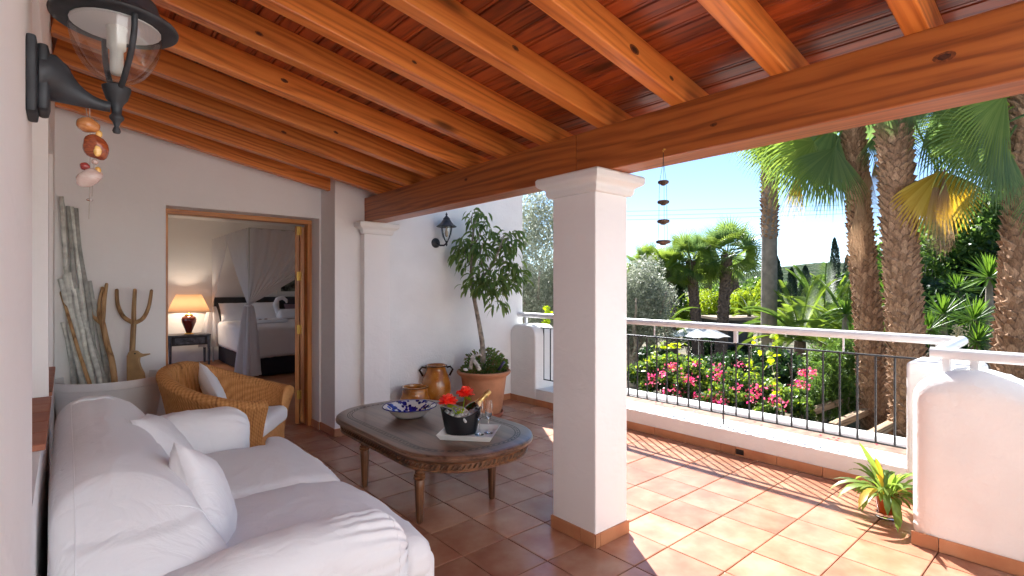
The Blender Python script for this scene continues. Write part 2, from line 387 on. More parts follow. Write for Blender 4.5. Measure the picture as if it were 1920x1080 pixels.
def glaze(name):
    m, n, l, b = new_mat(name); setin(b, rough=0.14, coat=0.6, coatr=0.08)
    mp = coords(n, l)
    t = n.new('ShaderNodeTexNoise'); t.inputs['Scale'].default_value = 7; t.inputs['Detail'].default_value = 5; l.new(mp.outputs[0], t.inputs['Vector'])
    r = ramp(n, [(0.3, (0.20, 0.055, 0.008)), (0.5, (0.42, 0.15, 0.02)), (0.72, (0.52, 0.23, 0.05))]); l.new(t.outputs['Fac'], r.inputs[0])
    v = n.new('ShaderNodeTexVoronoi'); v.inputs['Scale'].default_value = 42; l.new(mp.outputs[0], v.inputs['Vector'])
    k = ramp(n, [(0.10, (0.9, 0.7, 0.35)), (0.16, (0, 0, 0))]); l.new(v.outputs['Distance'], k.inputs[0])
    mx = n.new('ShaderNodeMix'); mx.data_type = 'RGBA'; mx.blend_type = 'ADD'; mx.inputs[0].default_value = 0.25; l.new(r.outputs[0], mx.inputs[6]); l.new(k.outputs[0], mx.inputs[7])
    l.new(mx.outputs[2], b.inputs['Base Color']); bump(n, l, b, t.outputs['Fac'], 0.1, 0.01); return m
M['glaze'] = glaze('honey brown glaze')
M['glaze_dark'] = plain('dark brown glaze', (0.045, 0.022, 0.012), 0.2, 0.2)

M['leaf_olive'] = leafmat('olive leaves', (0.15, 0.18, 0.12), (0.36, 0.38, 0.30), 0.35)
M['leaf_ficus'] = leafmat('weeping fig leaves', (0.075, 0.145, 0.040), (0.17, 0.25, 0.07), 0.4, 0.45)
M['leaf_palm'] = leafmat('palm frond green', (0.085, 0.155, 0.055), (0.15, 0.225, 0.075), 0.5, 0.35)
M['leaf_palm_bright'] = leafmat('bright palm frond green', (0.12, 0.195, 0.035), (0.19, 0.26, 0.055), 0.5, 0.4)  # brighter, yellower green, mixed among the darker fronds
M['leaf_yellow'] = leafmat('yellowing palm frond', (0.40, 0.27, 0.035), (0.50, 0.37, 0.07), 0.4)
M['leaf_tan'] = leafmat('dry tan palm frond', (0.30, 0.19, 0.10), (0.45, 0.32, 0.19), 0.3, 0.8)
M['leaf_lime'] = leafmat('lime green hedge leaves', (0.17, 0.26, 0.025), (0.30, 0.38, 0.045), 0.5)
M['leaf_mid'] = leafmat('mid green shrub leaves', (0.055, 0.12, 0.025), (0.13, 0.21, 0.045), 0.45)
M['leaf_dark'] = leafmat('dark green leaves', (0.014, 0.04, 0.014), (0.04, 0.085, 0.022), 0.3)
M['leaf_yucca'] = leafmat('yucca leaves', (0.055, 0.13, 0.020), (0.11, 0.20, 0.03), 0.45, 0.35)
M['leaf_vine'] = leafmat('yellow green vine leaves', (0.26, 0.38, 0.02), (0.40, 0.50, 0.05), 0.55)
M['leaf_cypress'] = leafmat('cypress green', (0.018, 0.04, 0.020), (0.035, 0.065, 0.028), 0.15)
M['leaf_feather'] = leafmat('feather palm green', (0.10, 0.17, 0.025), (0.19, 0.27, 0.05), 0.45)
M['petal_pink'] = leafmat('pink bracts', (0.58, 0.06, 0.13), (0.74, 0.16, 0.20), 0.45)
M['petal_coral'] = leafmat('coral petals', (0.90, 0.10, 0.05), (0.95, 0.20, 0.12), 0.3)
M['leaf_pot'] = leafmat('pot plant leaves', (0.11, 0.21, 0.04), (0.24, 0.34, 0.07), 0.45, 0.4)
M['succulent'] = leafmat('red tipped succulent', (0.10, 0.17, 0.045), (0.26, 0.16, 0.07), 0.3)
def bootmat(name, a, b_):
    m, n, l, b = new_mat(name); setin(b, rough=0.9, spec=0.2); g = n.new('ShaderNodeNewGeometry'); r = ramp(n, [(0.0, a), (1.0, b_)]); l.new(g.outputs['Random Per Island'], r.inputs[0])
    mp = coords(n, l, (1, 1, 0.3)); t = n.new('ShaderNodeTexNoise'); t.inputs['Scale'].default_value = 70; t.inputs['Detail'].default_value = 3; l.new(mp.outputs[0], t.inputs['Vector'])
    k = ramp(n, [(0.3, (0.6, 0.58, 0.55)), (0.65, (1.15, 1.12, 1.08))]); l.new(t.outputs['Fac'], k.inputs[0]); mx = n.new('ShaderNodeMix'); mx.data_type = 'RGBA'; mx.blend_type = 'MULTIPLY'; mx.inputs[0].default_value = 1.0
    l.new(r.outputs[0], mx.inputs[6]); l.new(k.outputs[0], mx.inputs[7]); l.new(mx.outputs[2], b.inputs['Base Color']); bump(n, l, b, t.outputs['Fac'], 0.6, 0.004); return m
M['trunk_palm'] = bootmat('brown palm boots', (0.24, 0.145, 0.09), (0.44, 0.29, 0.19))
M['trunk_smooth'] = plain('grey ringed palm trunk', (0.24, 0.20, 0.16), 0.9, 0.15, 5, 0.7, 22, 0.02)
M['trunk_dark'] = plain('dark palm trunk', (0.16, 0.11, 0.08), 0.9, 0.25, 9, 0.8, 22, 0.02)
# ================================================================ terrace and house
# ---- floor: grout bed and tiles
tf = MB(); tf.box(-0.1, 4.26, -7.0, 5.7, -0.25, -0.012)
floor = tag(tf.build('terrace_floor', M['grout']), kind='structure')
PX, PY = 0.298, 0.3215
def tile_mesh(x0, x1, y0, y1, z=0.0, th=0.011, ins=0.0035):
    mb = MB(); a, b_, c, d = x0, x1, y0, y1; i = ins
    vs = [(a, c, z - th), (b_, c, z - th), (b_, d, z - th), (a, d, z - th),
          (a, c, z - 0.002), (b_, c, z - 0.002), (b_, d, z - 0.002), (a, d, z - 0.002),
          (a + i, c + i, z), (b_ - i, c + i, z), (b_ - i, d - i, z), (a + i, d - i, z)]
    fs = [(0, 1, 5, 4), (1, 2, 6, 5), (2, 3, 7, 6), (3, 0, 4, 7), (4, 5, 9, 8), (5, 6, 10, 9), (6, 7, 11, 10), (7, 4, 8, 11), (8, 9, 10, 11)]
    mb.add(vs, fs); return mb.mesh('floor_tile')
tm_cache = {}
g = 0.0028
for i in range(-6, 9):
    x0 = 1.58 + PX * i; x1 = x0 + PX
    x0c, x1c = max(x0, -0.058), min(x1, 4.262)
    if x1c - x0c < 0.02: continue
    for j in range(-5, 13):
        y0 = 1.27 + PY * j
        if y0 > 5.3: continue
        key = (round(x1c - x0c, 4),)
        if key not in tm_cache:
            tm_cache[key] = tile_mesh(g, x1c - x0c - g, g, PY - g); tm_cache[key].materials.append(M['tile'])
        o = bpy.data.objects.new('floor_tile', tm_cache[key]); C.objects.link(o); o.parent = floor
        o.location = (x0c, y0, random.uniform(-0.0006, 0.0006)); o.rotation_euler = (random.uniform(-1, 1) * 0.0012, random.uniform(-1, 1) * 0.0012, 0)

def skirting(parent, p0, p1, nrm, h=0.075, L=0.32, t=0.010, start=0.0):
    """row of skirting tiles along p0 -> p1 standing proud of a wall face"""
    p0 = Vector((*p0, 0)); p1 = Vector((*p1, 0)); d = (p1 - p0); ln = d.length; d.normalize(); n_ = Vector((*nrm, 0))
    x = -start
    while x < ln - 0.01:
        a, b_ = max(x, 0) + 0.0015, min(x + L, ln) - 0.0015
        if b_ - a > 0.008:
            c = p0 + d * (a + b_) / 2 + n_ * (t / 2) + Vector((0, 0, h / 2 + 0.001))
            m_ = MB(); m_.obox((0, 0, 0), (b_ - a, t, h - 0.002), (0, 0, math.atan2(d.y, d.x)))
            o = m_.build('skirting_tile', M['skirt'], parent, bevel=0.002)
            o.location = o.location + c
        x += L

XW = -0.06                 # face of the left wall
# ---- left wall with two window recesses and tiled sills
lw = thing('house_wall', 'long white plastered wall behind the sofa with two window niches', 'wall', (XW, 2, 0))
mb = MB()
ZS0, ZS1 = 0.90, 2.25
W1 = (1.68, 3.22); W2 = (3.34, 4.42)
mb.box(XW - 0.35, XW, -4.8, W1[0], 0, 3.4); mb.box(XW - 0.35, XW, W1[1], W2[0], 0, 3.4); mb.box(XW - 0.35, XW, W2[1], 5.2, 0, 3.4)
for a, b_ in (W1, W2):
    mb.box(XW - 0.35, XW, a, b_, 0, ZS0 - 0.02); mb.box(XW - 0.35, XW, a, b_, ZS1, 3.4); mb.box(XW - 0.35, XW - 0.14, a, b_, ZS0 - 0.02, ZS1)
o = mb.build('wall_body', M['plaster'], lw)
for a, b_ in (W1, W2):
    a = max(a, 2.24); n_ = max(3, round((b_ - a) / 0.2)); s_ = (b_ - a) / n_
    for k in range(n_):
        q = MB(); q.box(XW - 0.138, XW + 0.012, a + k * s_ + 0.002, a + (k + 1) * s_ - 0.002, ZS0 - 0.02, ZS0); q.build('sill_tile', M['sill'], lw, bevel=0.004)
skirting(lw, (XW, 0.2), (XW, 5.15), (1, 0))

# ---- end wall with the door opening, stepped to the right
ew = thing('house_wall', 'white plastered end wall with the open bedroom doorway', 'wall', (1, 5.3, 0))
DX0, DX1, DZ, YD, YF = 0.632, 1.905, 2.087, 5.15, 5.39
mb = MB()
mb.box(-0.41, DX0, YD, 5.50, 0, 3.4); mb.box(DX0, DX1, YD, 5.50, DZ, 3.4)
mb.box(DX1, 2.5, YD, 5.50, 0, 3.4)
mb.box(1.923, 2.45, 4.80, YD, 0, 3.4)
o = mb.build('wall_body', M['plaster'], ew)
# half column with capital
mb = MB(); mb.box(2.175, 2.445, 4.715, 4.802, 0, 1.92)
o = mb.build('half_column', M['plaster'], ew, bevel=0.006)
def capital(x0, x1, y0, y1, zt):
    q = MB()
    def ring(d, z0, z1): q.box(x0 - d, x1 + d, y0 - d, y1 + d, z0, z1)
    # stacked profile with a cove
    prof = [(0.010, zt - 0.115), (0.022, zt - 0.112), (0.030, zt - 0.09), (0.030, zt - 0.075), (0.038, zt - 0.066), (0.058, zt - 0.055), (0.066, zt - 0.050), (0.072, zt - 0.040), (0.074, zt - 0.012), (0.066, zt)]
    vs = []; fs = []
    for d, z in prof: vs += [(x0 - d, y0 - d, z), (x1 + d, y0 - d, z), (x1 + d, y1 + d, z), (x0 - d, y1 + d, z)]
    for i in range(len(prof) - 1):
        for k in range(4): fs.append((i * 4 + k, i * 4 + (k + 1) % 4, (i + 1) * 4 + (k + 1) % 4, (i + 1) * 4 + k))
    fs.append((3, 2, 1, 0)); n_ = (len(prof) - 1) * 4; fs.append((n_, n_ + 1, n_ + 2, n_ + 3)); q.add(vs, fs); return q
capital(2.175, 2.445, 4.715, 4.80 - 0.076, 2.035).build('capital', M['trim'], ew, bevel=0.004)
skirting(ew, (-0.05, YD), (DX0, YD), (0, -1)); skirting(ew, (DX1, YD + 0.2), (DX1, YD), (-1, 0)); skirting(ew, (DX1 , YD), (1.923, YD), (0, -1))
skirting(ew, (1.923, YD - 0.01), (1.923, 4.80), (-1, 0)); skirting(ew, (1.913, 4.80), (2.175, 4.80), (0, -1)); skirting(ew, (2.175, 4.715), (2.445, 4.715), (0, -1))
# door frame and the folded door leaves
fr = MB(); t_ = 0.042
fr.box(DX0 - 0.004, DX0 + t_, YF - 0.035, YF + 0.07, 0.004, DZ - t_); fr.box(DX1 - t_, DX1 + 0.002, YF - 0.035, YF + 0.07, 0.004, DZ - t_)
fr.build('door_frame', M['doorwood'], ew, bevel=0.004)
fr = MB(); fr.box(DX0 - 0.004, DX1 + 0.002, YF - 0.035, YF + 0.07, DZ - t_ + 0.001, DZ + 0.003); fr.build('door_head', M['doorwood_x'], ew, bevel=0.004)
th = MB(); th.box(DX0, DX1, YD - 0.005, 5.5, -0.012, 0.003); th.build('threshold', M['tile'], ew, bevel=0.003)
def leaf(x, y0, y1, xt):
    d = MB(); st = 0.09; piv = Vector((DX1 - t_ - 0.03, YF + 0.04, 0)); ro = Matrix.Rotation(R(-19.5), 3, 'Z')
    def turn(q): q.v = [tuple(piv + ro @ (Vector(p) - piv)) for p in q.v]; return q
    d.box(x, x + xt, y0, y0 + st, 0.02, DZ - 0.06); d.box(x, x + xt, y1 - st, y1, 0.02, DZ - 0.06)
    for z0, z1 in ((0.02, 0.2), (1.0, 1.12), (DZ - 0.17, DZ - 0.06)): d.box(x + 0.001, x + xt - 0.001, y0 + st, y1 - st, z0, z1)
    lf = turn(d).build('door_leaf', M['doorwood'], ew, bevel=0.003)
    p = MB(); p.box(x + xt * 0.35, x + xt * 0.65, y0 + st - 0.005, y1 - st + 0.005, 0.19, 1.01); turn(p).build('panel', M['doorwood'], lf)
    p = MB(); p.box(x + xt * 0.42, x + xt * 0.58, y0 + st - 0.005, y1 - st + 0.005, 1.11, DZ - 0.16); turn(p).build('pane', M['thin_glass'], lf)
    return lf
l1 = leaf(DX1 - t_ - 0.049, YF + 0.08, YF + 0.72, 0.040)
l2 = leaf(DX1 - t_ - 0.096, YF + 0.03, YF + 0.70, 0.040)
for z in (0.32, 0.98, 1.52, 1.98):
    q = MB(); q.tube([(DX1 - t_ - 0.050, YF + 0.012, z - 0.045), (DX1 - t_ - 0.050, YF + 0.012, z + 0.045)], 0.008, 8); q.box(DX1 - t_ - 0.088, DX1 - t_ - 0.052, YF + 0.016, YF + 0.0195, z - 0.045, z + 0.045); q.build('hinge', M['brass'], l2)

# ---- wing wall of the house beyond the terrace (tall, in its own shade)
ww = thing('house_wall', 'tall white outer wall behind the potted tree, carrying the small lantern', 'wall', (3.5, 5.1, 0))
mb = MB(); mb.box(2.45, 4.462, 5.0, 5.30, 0, 6.0); mb.box(4.162, 4.462, 5.30, 12.2, -2.6, 0.9); mb.box(4.162, 4.462, 5.30, 12.2, 0.9, 6.0)
mb.build('wall_body', M['plaster_out'], ww)
skirting(ww, (2.445, 5.0), (4.26, 5.0), (0, -1))

# ---- unseen end behind the viewer: white wall added to bounce sun into the porch
bounce_wall = thing('house_wall', 'added white wall behind the viewer that bounces sun into the terrace', 'wall', (2, -4.6, 0))
mb = MB(); mb.box(-0.06, 4.3, -4.8, -4.5, 0, 4.8); mb.build('wall_body', M['plaster_out'], bounce_wall)
# ---- column
col = thing('column', 'square white column with moulded capital standing under the wooden beam', 'column', (2.305, 1.98, 0))
mb = MB(); mb.box(2.165, 2.440, 1.835, 2.160, 0, 1.93); mb.build('shaft', M['plaster'], col, bevel=0.007, seg=3)
capital(2.165, 2.440, 1.835, 2.160, 2.035).build('capital', M['trim'], col, bevel=0.004)
skirting(col, (2.165, 2.16), (2.165, 1.835), (-1, 0), L=0.225); skirting(col, (2.155, 1.835), (2.44, 1.835), (0, -1), L=0.30, start=0.26)
skirting(col, (2.44, 1.825), (2.44, 2.16), (1, 0)); skirting(col, (2.44, 2.16), (2.155, 2.16), (0, 1))

# ---- parapet: low wall, piers, ledge
pw = thing('parapet_wall', 'low white terrace wall with rounded piers under the dark railing', 'wall', (4.43, 2.7, 0))
XP = 4.26
mb = MB()
mb.soft((XP, 0.60, -0.02), (XP + 0.34, 5.0, 0.20), 0.018, 2); mb.build('low_wall', M['plaster_out'], pw)
for o in (C.objects[-1],): smooth_by_angle(o, 50)
def pier(x0, x1, y0, y1, zt, r, nm='pier', par=None):
    """round-shouldered pier, profile in Y-Z"""
    pts = [(y0, 0), (y1, 0)]
    n_ = 8
    for k in range(n_ + 1):
        a = PI / 2 * k / n_; pts.append((y1 - r + r * math.cos(a), zt - r + r * math.sin(a)))
    for k in range(n_ + 1):
        a = PI / 2 * k / n_; pts.append((y0 + r - r * math.sin(a), zt - r + r * math.cos(a)))
    q = MB(); q.prism(pts, x0, x1, 'x'); o = q.build(nm, M['plaster_out'], par, bevel=0.022, seg=4)
    return smooth_by_angle(o, 50)
pier(XP - 0.002, XP + 0.345, 4.54, 5.0, 0.95, 0.13, par=pw)
pier(XP - 0.002, XP + 0.345, 0.56, 0.93, 0.915, 0.035, par=pw)
mb = MB(); mb.box(XP + 0.34, XP + 0.84, -2.5, 5.0, 0.02, 0.115); mb.build('outer_ledge', M['outer_tile'] if 'outer_tile' in M else M['sill'], pw, bevel=0.004)
# rounded outer kerb
pts = []
for k in range(9):
    a = PI * k / 8; pts.append((5.20 + 0.10 * math.cos(a), 0.10 + 0.075 * math.sin(a)))
mb = MB(); q = [(5.30, -1.0)] + pts + [(5.10, -1.0)]
vs = [(x, -2.5, z) for x, z in q] + [(x, 5.3, z) for x, z in q]; n_ = len(q)
mb.add(vs, [(i, (i + 1) % n_, n_ + (i + 1) % n_, n_ + i) for i in range(n_)] + [tuple(range(n_ - 1, -1, -1)), tuple(range(n_, 2 * n_))])
smooth_by_angle(mb.build('outer_kerb', M['plaster_out'], pw), 50)
skirting(pw, (XP, 0.77), (XP, 2.22), (-1, 0), L=0.33); skirting(pw, (XP, 2.22), (XP, 5.0), (-1, 0), L=0.33)
mb = MB(); mb.box(XP - 0.012, XP - 0.001, 2.02 - 0.0, 2.085, 0.016, 0.06); mb.build('drain_hole', M['inlay'], pw)
nw = thing('parapet_wall', 'thick white wall block jutting in beside the small potted plant', 'wall', (3.66, -0.5, 0))
def humpfn(q, u):
    # shoulder that rises into a soft hump near the corner
    if q.z > 0.6:
        h = math.exp(-((q.y - 0.50) / 0.20) ** 2) * 0.085
        q = Vector((q.x, q.y, q.z + h * (q.z - 0.6) / 0.29))
    return q
mb = MB(); mb.soft((3.52, -1.6, -0.01), (3.86, 0.755, 0.885), 0.10, 60, humpfn)
nb = mb.build('wall_body', M['plaster_out'], nw, smooth=True)
mb = MB(); mb.box(3.54, 3.84, -4.5, -1.61, 0, 0.87); mb.build('wall_run', M['plaster_out'], nw, bevel=0.03)
# butt wall that closes the step
mb = MB(); mb.soft((3.80, 0.40, -0.01), (4.60, 0.76, 0.86), 0.06, 8); mb.build('return_wall', M['plaster_out'], nw, smooth=True)
skirting(nw, (3.52, 0.745), (3.52, -1.5), (-1, 0), L=0.33, start=0.21)
mb = MB(); mb.box(3.86, 4.62, -3.0, 0.40, -0.5, 0.10); mb.build('outer_ledge', M['sill'], nw)

# ---- handrail (white tube)
hr = thing('handrail', 'white tubular handrail running along the terrace and stepping in at the corner', 'handrail', (4.4, 2.7, 1.055))
mb = MB(); mb.tube([(4.4, 5.0, 1.062), (4.4, 0.70, 1.055)], 0.031, 16); smooth_by_angle(mb.build('rail', M['rail_white'], hr), 40)
mb = MB(); mb.tube([(4.43, 0.668, 1.057), (3.66, 0.652, 1.045)], 0.031, 16); smooth_by_angle(mb.build('rail', M['rail_white'], hr), 40)
mb = MB(); mb.tube([(3.65, 0.685, 1.042), (3.65, -2.6, 1.042)], 0.031, 16); smooth_by_angle(mb.build('rail', M['rail_white'], hr), 40)
for y, w_ in ((2.16, 0.030), (1.34, 0.012), (2.98, 0.012), (3.8, 0.030)):
    mb = MB(); mb.obox((4.4, y, 0.978), (w_, w_, 0.105)); mb.build('post', M['rail_white'], hr, bevel=0.002)
for x, y, z0 in ((4.4, 4.86, 0.94), (4.4, 0.78, 0.905), (3.65, 0.615, 0.93), (3.65, 0.50, 0.93), (3.95, 0.645, 0.84)):
    mb = MB(); mb.obox((x, y, (z0 + 1.035) / 2), (0.034, 0.034, 1.035 - z0)); o = mb.build('post', M['rail_white'], hr, bevel=0.003)
    mb = MB(); mb.obox((x, y, z0 + 0.006), (0.07, 0.07, 0.012)); mb.build('base_plate', M['rail_white'], o, bevel=0.002)

# ---- dark railing
rl = thing('railing', 'dark iron railing with thin upright bars between the white piers', 'railing', (4.4, 2.7, 0.2))
mb = MB(); mb.box(4.385, 4.415, 0.90, 4.60, 0.912, 0.924); mb.build('top_bar', M['black_iron'], rl, bevel=0.002)
mb = MB(); mb.box(4.392, 4.408, 0.90, 4.60, 0.288, 0.300); mb.build('bottom_bar', M['black_iron'], rl, bevel=0.002)
y = 1.024; k = 0
bar = MB(); bar.tube([(0, 0, 0.300), (0, 0, 0.912)], 0.0075, 8); bar = smooth_by_angle(bar.build('baluster', M['black_iron'], rl), 50); bar.location = bar.location + Vector((4.4, 0.910, 0))
for k in range(32):
    c = bar.copy(); C.objects.link(c); c.parent = rl; c.location.y = bar.location.y + 0.1135 * (k + 1)
for y in (2.274, 3.86):
    mb = MB(); mb.tube([(4.4, y, 0.198), (4.4, y, 0.29)], 0.0075, 8); mb.build('foot', M['black_iron'], rl)

YR0 = -0.12
# ---- roof: beam, rafters, boards
rf = thing('terrace_roof', 'sloping timber terrace roof of orange rafters and dark boards', 'roof', (2.3, 2.3, 2.1))
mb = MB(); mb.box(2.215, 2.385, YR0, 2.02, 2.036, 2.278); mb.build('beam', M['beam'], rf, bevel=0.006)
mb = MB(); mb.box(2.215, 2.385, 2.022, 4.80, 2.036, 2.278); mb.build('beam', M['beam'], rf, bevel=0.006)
SL = 0.187; SA = math.atan(SL)
def zb(x): return 2.280 + SL * (2.2 - x)          # underside of the rafters
ys = [0.03, 0.49, 0.945, 1.41, 1.868, 2.325, 2.738, 3.177, 3.60, 4.01, 4.52, 4.98]
RH = 0.135; RWD = 0.072
X0, X1 = -0.058, 2.70

for y in ys:
    L = (X1 - X0) / math.cos(SA); m_ = MB(); m_.box(0, L, -RWD, 0, 0, RH)
    o = m_.build('rafter', M['rafter'], rf, bevel=0.005)
    o.location = o.location + Vector((X0, y, zb(X0))); o.rotation_euler = (0, SA, 0)
def knot(c, axis, r, sl=0.0):
    """a knot let into a timber face: dark heart and a paler ring"""
    for k_, (f_, mt_, pr_) in enumerate(((1.0, M['knot_ring'], 0.0006), (0.6, M['knot_dark'], 0.0011))):
        q = MB(); vs = [c]; n_ = 14
        for i in range(n_):
            a = 2 * PI * i / n_; rr = r * f_ * (1 + 0.16 * mnoise.noise(Vector((math.cos(a) * 2 + c[0] * 9, math.sin(a) * 2, k_)))); u_, v_ = 1.5 * rr * math.cos(a), rr * 0.8 * math.sin(a)
            vs.append((c[0] - pr_, c[1] + u_, c[2] + v_) if axis == 'x' else (c[0] + u_, c[1] - pr_, c[2] + v_ - sl * u_))
        vs[0] = (c[0] - pr_ * 1.2, c[1], c[2]) if axis == 'x' else (c[0], c[1] - pr_ * 1.2, c[2])
        q.add(vs, [(0, 1 + i, 1 + (i + 1) % n_) for i in range(n_)]); q.build('knot', mt_, rf)
knot((2.215, 0.38, 2.167), 'x', 0.021); knot((2.215, 1.19, 2.135), 'x', 0.012); knot((2.215, 3.1, 2.19), 'x', 0.014)
for x_, y_, h_, r_ in ((1.83, 1.41, 0.06, 0.022), (2.11, 1.41, 0.065, 0.012), (1.56, 1.868, 0.095, 0.014), (1.30, 2.325, 0.06, 0.010), (0.95, 3.177, 0.07, 0.014), (1.42, 3.60, 0.05, 0.012), (0.7, 2.738, 0.05, 0.013), (1.75, 0.945, 0.08, 0.014), (1.2, 4.01, 0.06, 0.013)):
    knot((x_, y_ - RWD, zb(x_) + h_), 'y', r_, SL)
bw = 0.094; nb_ = int((X1 + 0.05 - X0) / bw)
for k in range(nb_ + 1):
    xa = X0 + 0.001 + k * bw; xb = min(xa + bw - 0.004, X1 + 0.02)
    if xb - xa < 0.03: continue
    m_ = MB(); za, zc = zb(xa) + RH + 0.001, zb(xb) + RH + 0.001
    # board with a centre bead groove: underside profile
    xm = xa + (xb - xa) * 0.80; gq = 0.004
    def Z(x): return zb(x) + RH + 0.001
    prof = [(xa, Z(xa) + 0.004), (xa + 0.004, Z(xa + 0.004)), (xm - 0.003, Z(xm - 0.003)), (xm, Z(xm) + gq), (xm + 0.003, Z(xm + 0.003)), (xb - 0.004, Z(xb - 0.004)), (xb, Z(xb) + 0.004), (xb, Z(xb) + 0.018), (xa, Z(xa) + 0.018)]
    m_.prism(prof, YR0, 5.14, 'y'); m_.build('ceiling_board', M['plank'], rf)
mb = MB(); m_ = [(X0 - 0.3, zb(X0 - 0.3) + RH + 0.025), (X1 + 0.04, zb(X1 + 0.04) + RH + 0.025), (X1 + 0.04, zb(X1 + 0.04) + RH + 0.10), (X0 - 0.3, zb(X0 - 0.3) + RH + 0.10)]
mb.prism(m_, YR0, 4.99, 'y'); mb.build('roof_deck', M['clay'], rf)

# ================================================================ bedroom behind the door
bd = MB(); bd.box(-0.6, 4.16, 5.5, 12.1, -0.02, -0.004); tag(bd.build('bedroom_floor', M['skirt']), kind='structure')
bw_ = thing('bedroom_wall', 'cream plastered bedroom walls and ceiling seen through the doorway', 'wall', (2, 11.5, 0))
mb = MB(); mb.box(-0.6, 4.16, 11.45, 11.6, 0, 2.7); mb.build('back_wall', M['plaster'], bw_)
mb = MB(); mb.box(-0.75, -0.6, 5.5, 7.4, 0, 2.7); mb.box(-0.75, -0.6, 10.4, 11.6, 0, 2.7); mb.box(-0.75, -0.6, 7.4, 10.4, 0, 0.4); mb.box(-0.75, -0.6, 7.4, 10.4, 2.4, 2.7); mb.build('side_wall', M['plaster'], bw_)  # unseen window opening put in to let daylight into the bedroom
mb = MB()
for z0, z1 in ((0.4, 0.46), (2.34, 2.4)): mb.box(-0.70, -0.63, 7.4, 10.4, z0, z1)
for y in (7.4, 8.87, 10.34): mb.box(-0.698, -0.632, y, y + 0.06, 0.46, 2.34)
mb.build('added_window_frame', M['doorwood'], bw_)
mb = MB(); mb.box(-0.75, 4.16, 5.5, 11.6, 2.7, 2.8); mb.build('ceiling', M['plaster'], bw_)
# ================================================================ sofa
def fabric_fn(seed, amp=0.006, sc=5.0, stretch=(1, 1, 1), base=None):
    def f(q, u):
        if base: q = base(q, u)
        p = Vector((q.x * stretch[0], q.y * stretch[1], q.z * stretch[2])) * sc + Vector((seed, seed * 2, 0))
        n1 = mnoise.noise(p); n2 = mnoise.noise(p * 2.7)
        r_ = 1 - abs(mnoise.noise(p * 1.3 + Vector((9, 3, 1)))) * 2
        d = amp * (n1 + 0.5 * n2 + 0.7 * max(0, r_) ** 3)
        return q + Vector((d * 0.5, d * 0.4, d))
    return f
sofa = thing('sofa', 'big white slipcovered two-seat sofa along the left wall', 'sofa', (0.5, 2.58, 0))
# base skirt
mb = MB(); mb.soft((0.0, 1.72, 0.02), (1.00, 3.48, 0.34), 0.04, 30, fabric_fn(2, 0.006, 4, (1, 1, 0.3))); mb.build('base', M['fabric'], sofa, smooth=True)
# back: wedge with a fat rolled top
def backf(q, u):
    t = max(0, (0.86 - q.z) / 0.5)
    x = q.x
    if q.x > 0.04: x = q.x + 0.26 * min(1, t) ** 0.9 * (q.x - 0.04) / 0.195
    y = q.y
    if q.z > 0.5 and q.y < 2.1: y = q.y + 0.30 * ((q.z - 0.5) / 0.36) ** 1.3 * (2.1 - q.y) / 0.42
    if q.z > 0.6 and q.y > 3.3: y = q.y - 0.05 * ((q.z - 0.6) / 0.3) ** 2
    return Vector((x - 0.008 * math.sin(PI * (q.y - 1.7) / 1.8), y, q.z - 0.012 * math.sin(q.y * 5) * (q.z > 0.7)))
mb = MB(); mb.soft((-0.035, 1.66, 0.03), (0.235, 3.50, 0.845), 0.12, 60, fabric_fn(5, 0.0045, 3.2, (2.2, 0.8, 1.2), backf)); mb.build('backrest', M['fabric'], sofa, smooth=True)
# piping lines on the back
pts = [(0.03, 1.9 + 1.5 * k / 20, 0.893 + 0.004 * math.sin(k)) for k in range(21)]
# arms
def armf(y0, y1, seed):
    yc = (y0 + y1) / 2
    def f(q, u):
        tz = max(0, min(1, (q.z - 0.35) / 0.3))
        # roll outwards at the top, pinch under the roll
        out = -1 if seed == 3 else 1
        y = q.y
        if 0.30 < q.z < 0.52: y = yc + (q.y - yc) * (1 - 0.10 * math.sin(PI * (q.z - 0.30) / 0.22))
        z = q.z
        if q.z > 0.5:
            z = q.z + 0.035 * math.sin(PI * min(1, max(0, (q.x - 0.2) / 0.75))) - (0.05 * max(0, (q.x - 0.80) / 0.14) ** 2)
        # gathers on the front end of the roll
        if q.x > 0.62:
            k = (q.x - 0.62) / 0.32
            a = math.atan2(q.y - yc, q.z - 0.5)
            gth = 0.004 * math.sin(a * 19 + 3 * mnoise.noise(Vector((a * 2, q.x * 4, seed)))) * k
            y += gth * math.sin(a) * 2; z += gth * 1.6
        return Vector((q.x, y, z))
    return f
for y0, y1, x1_, z1_, sd in ((1.57, 1.81, 0.93, 0.605, 3), (3.30, 3.56, 0.84, 0.665, 8)):
    mb = MB(); mb.soft((0.10, y0, 0.05), (x1_, y1, z1_), 0.115, 50, fabric_fn(sd, 0.006, 5, (1.6, 1, 1), armf(y0, y1, sd))); mb.build('arm', M['fabric'], sofa, smooth=True)
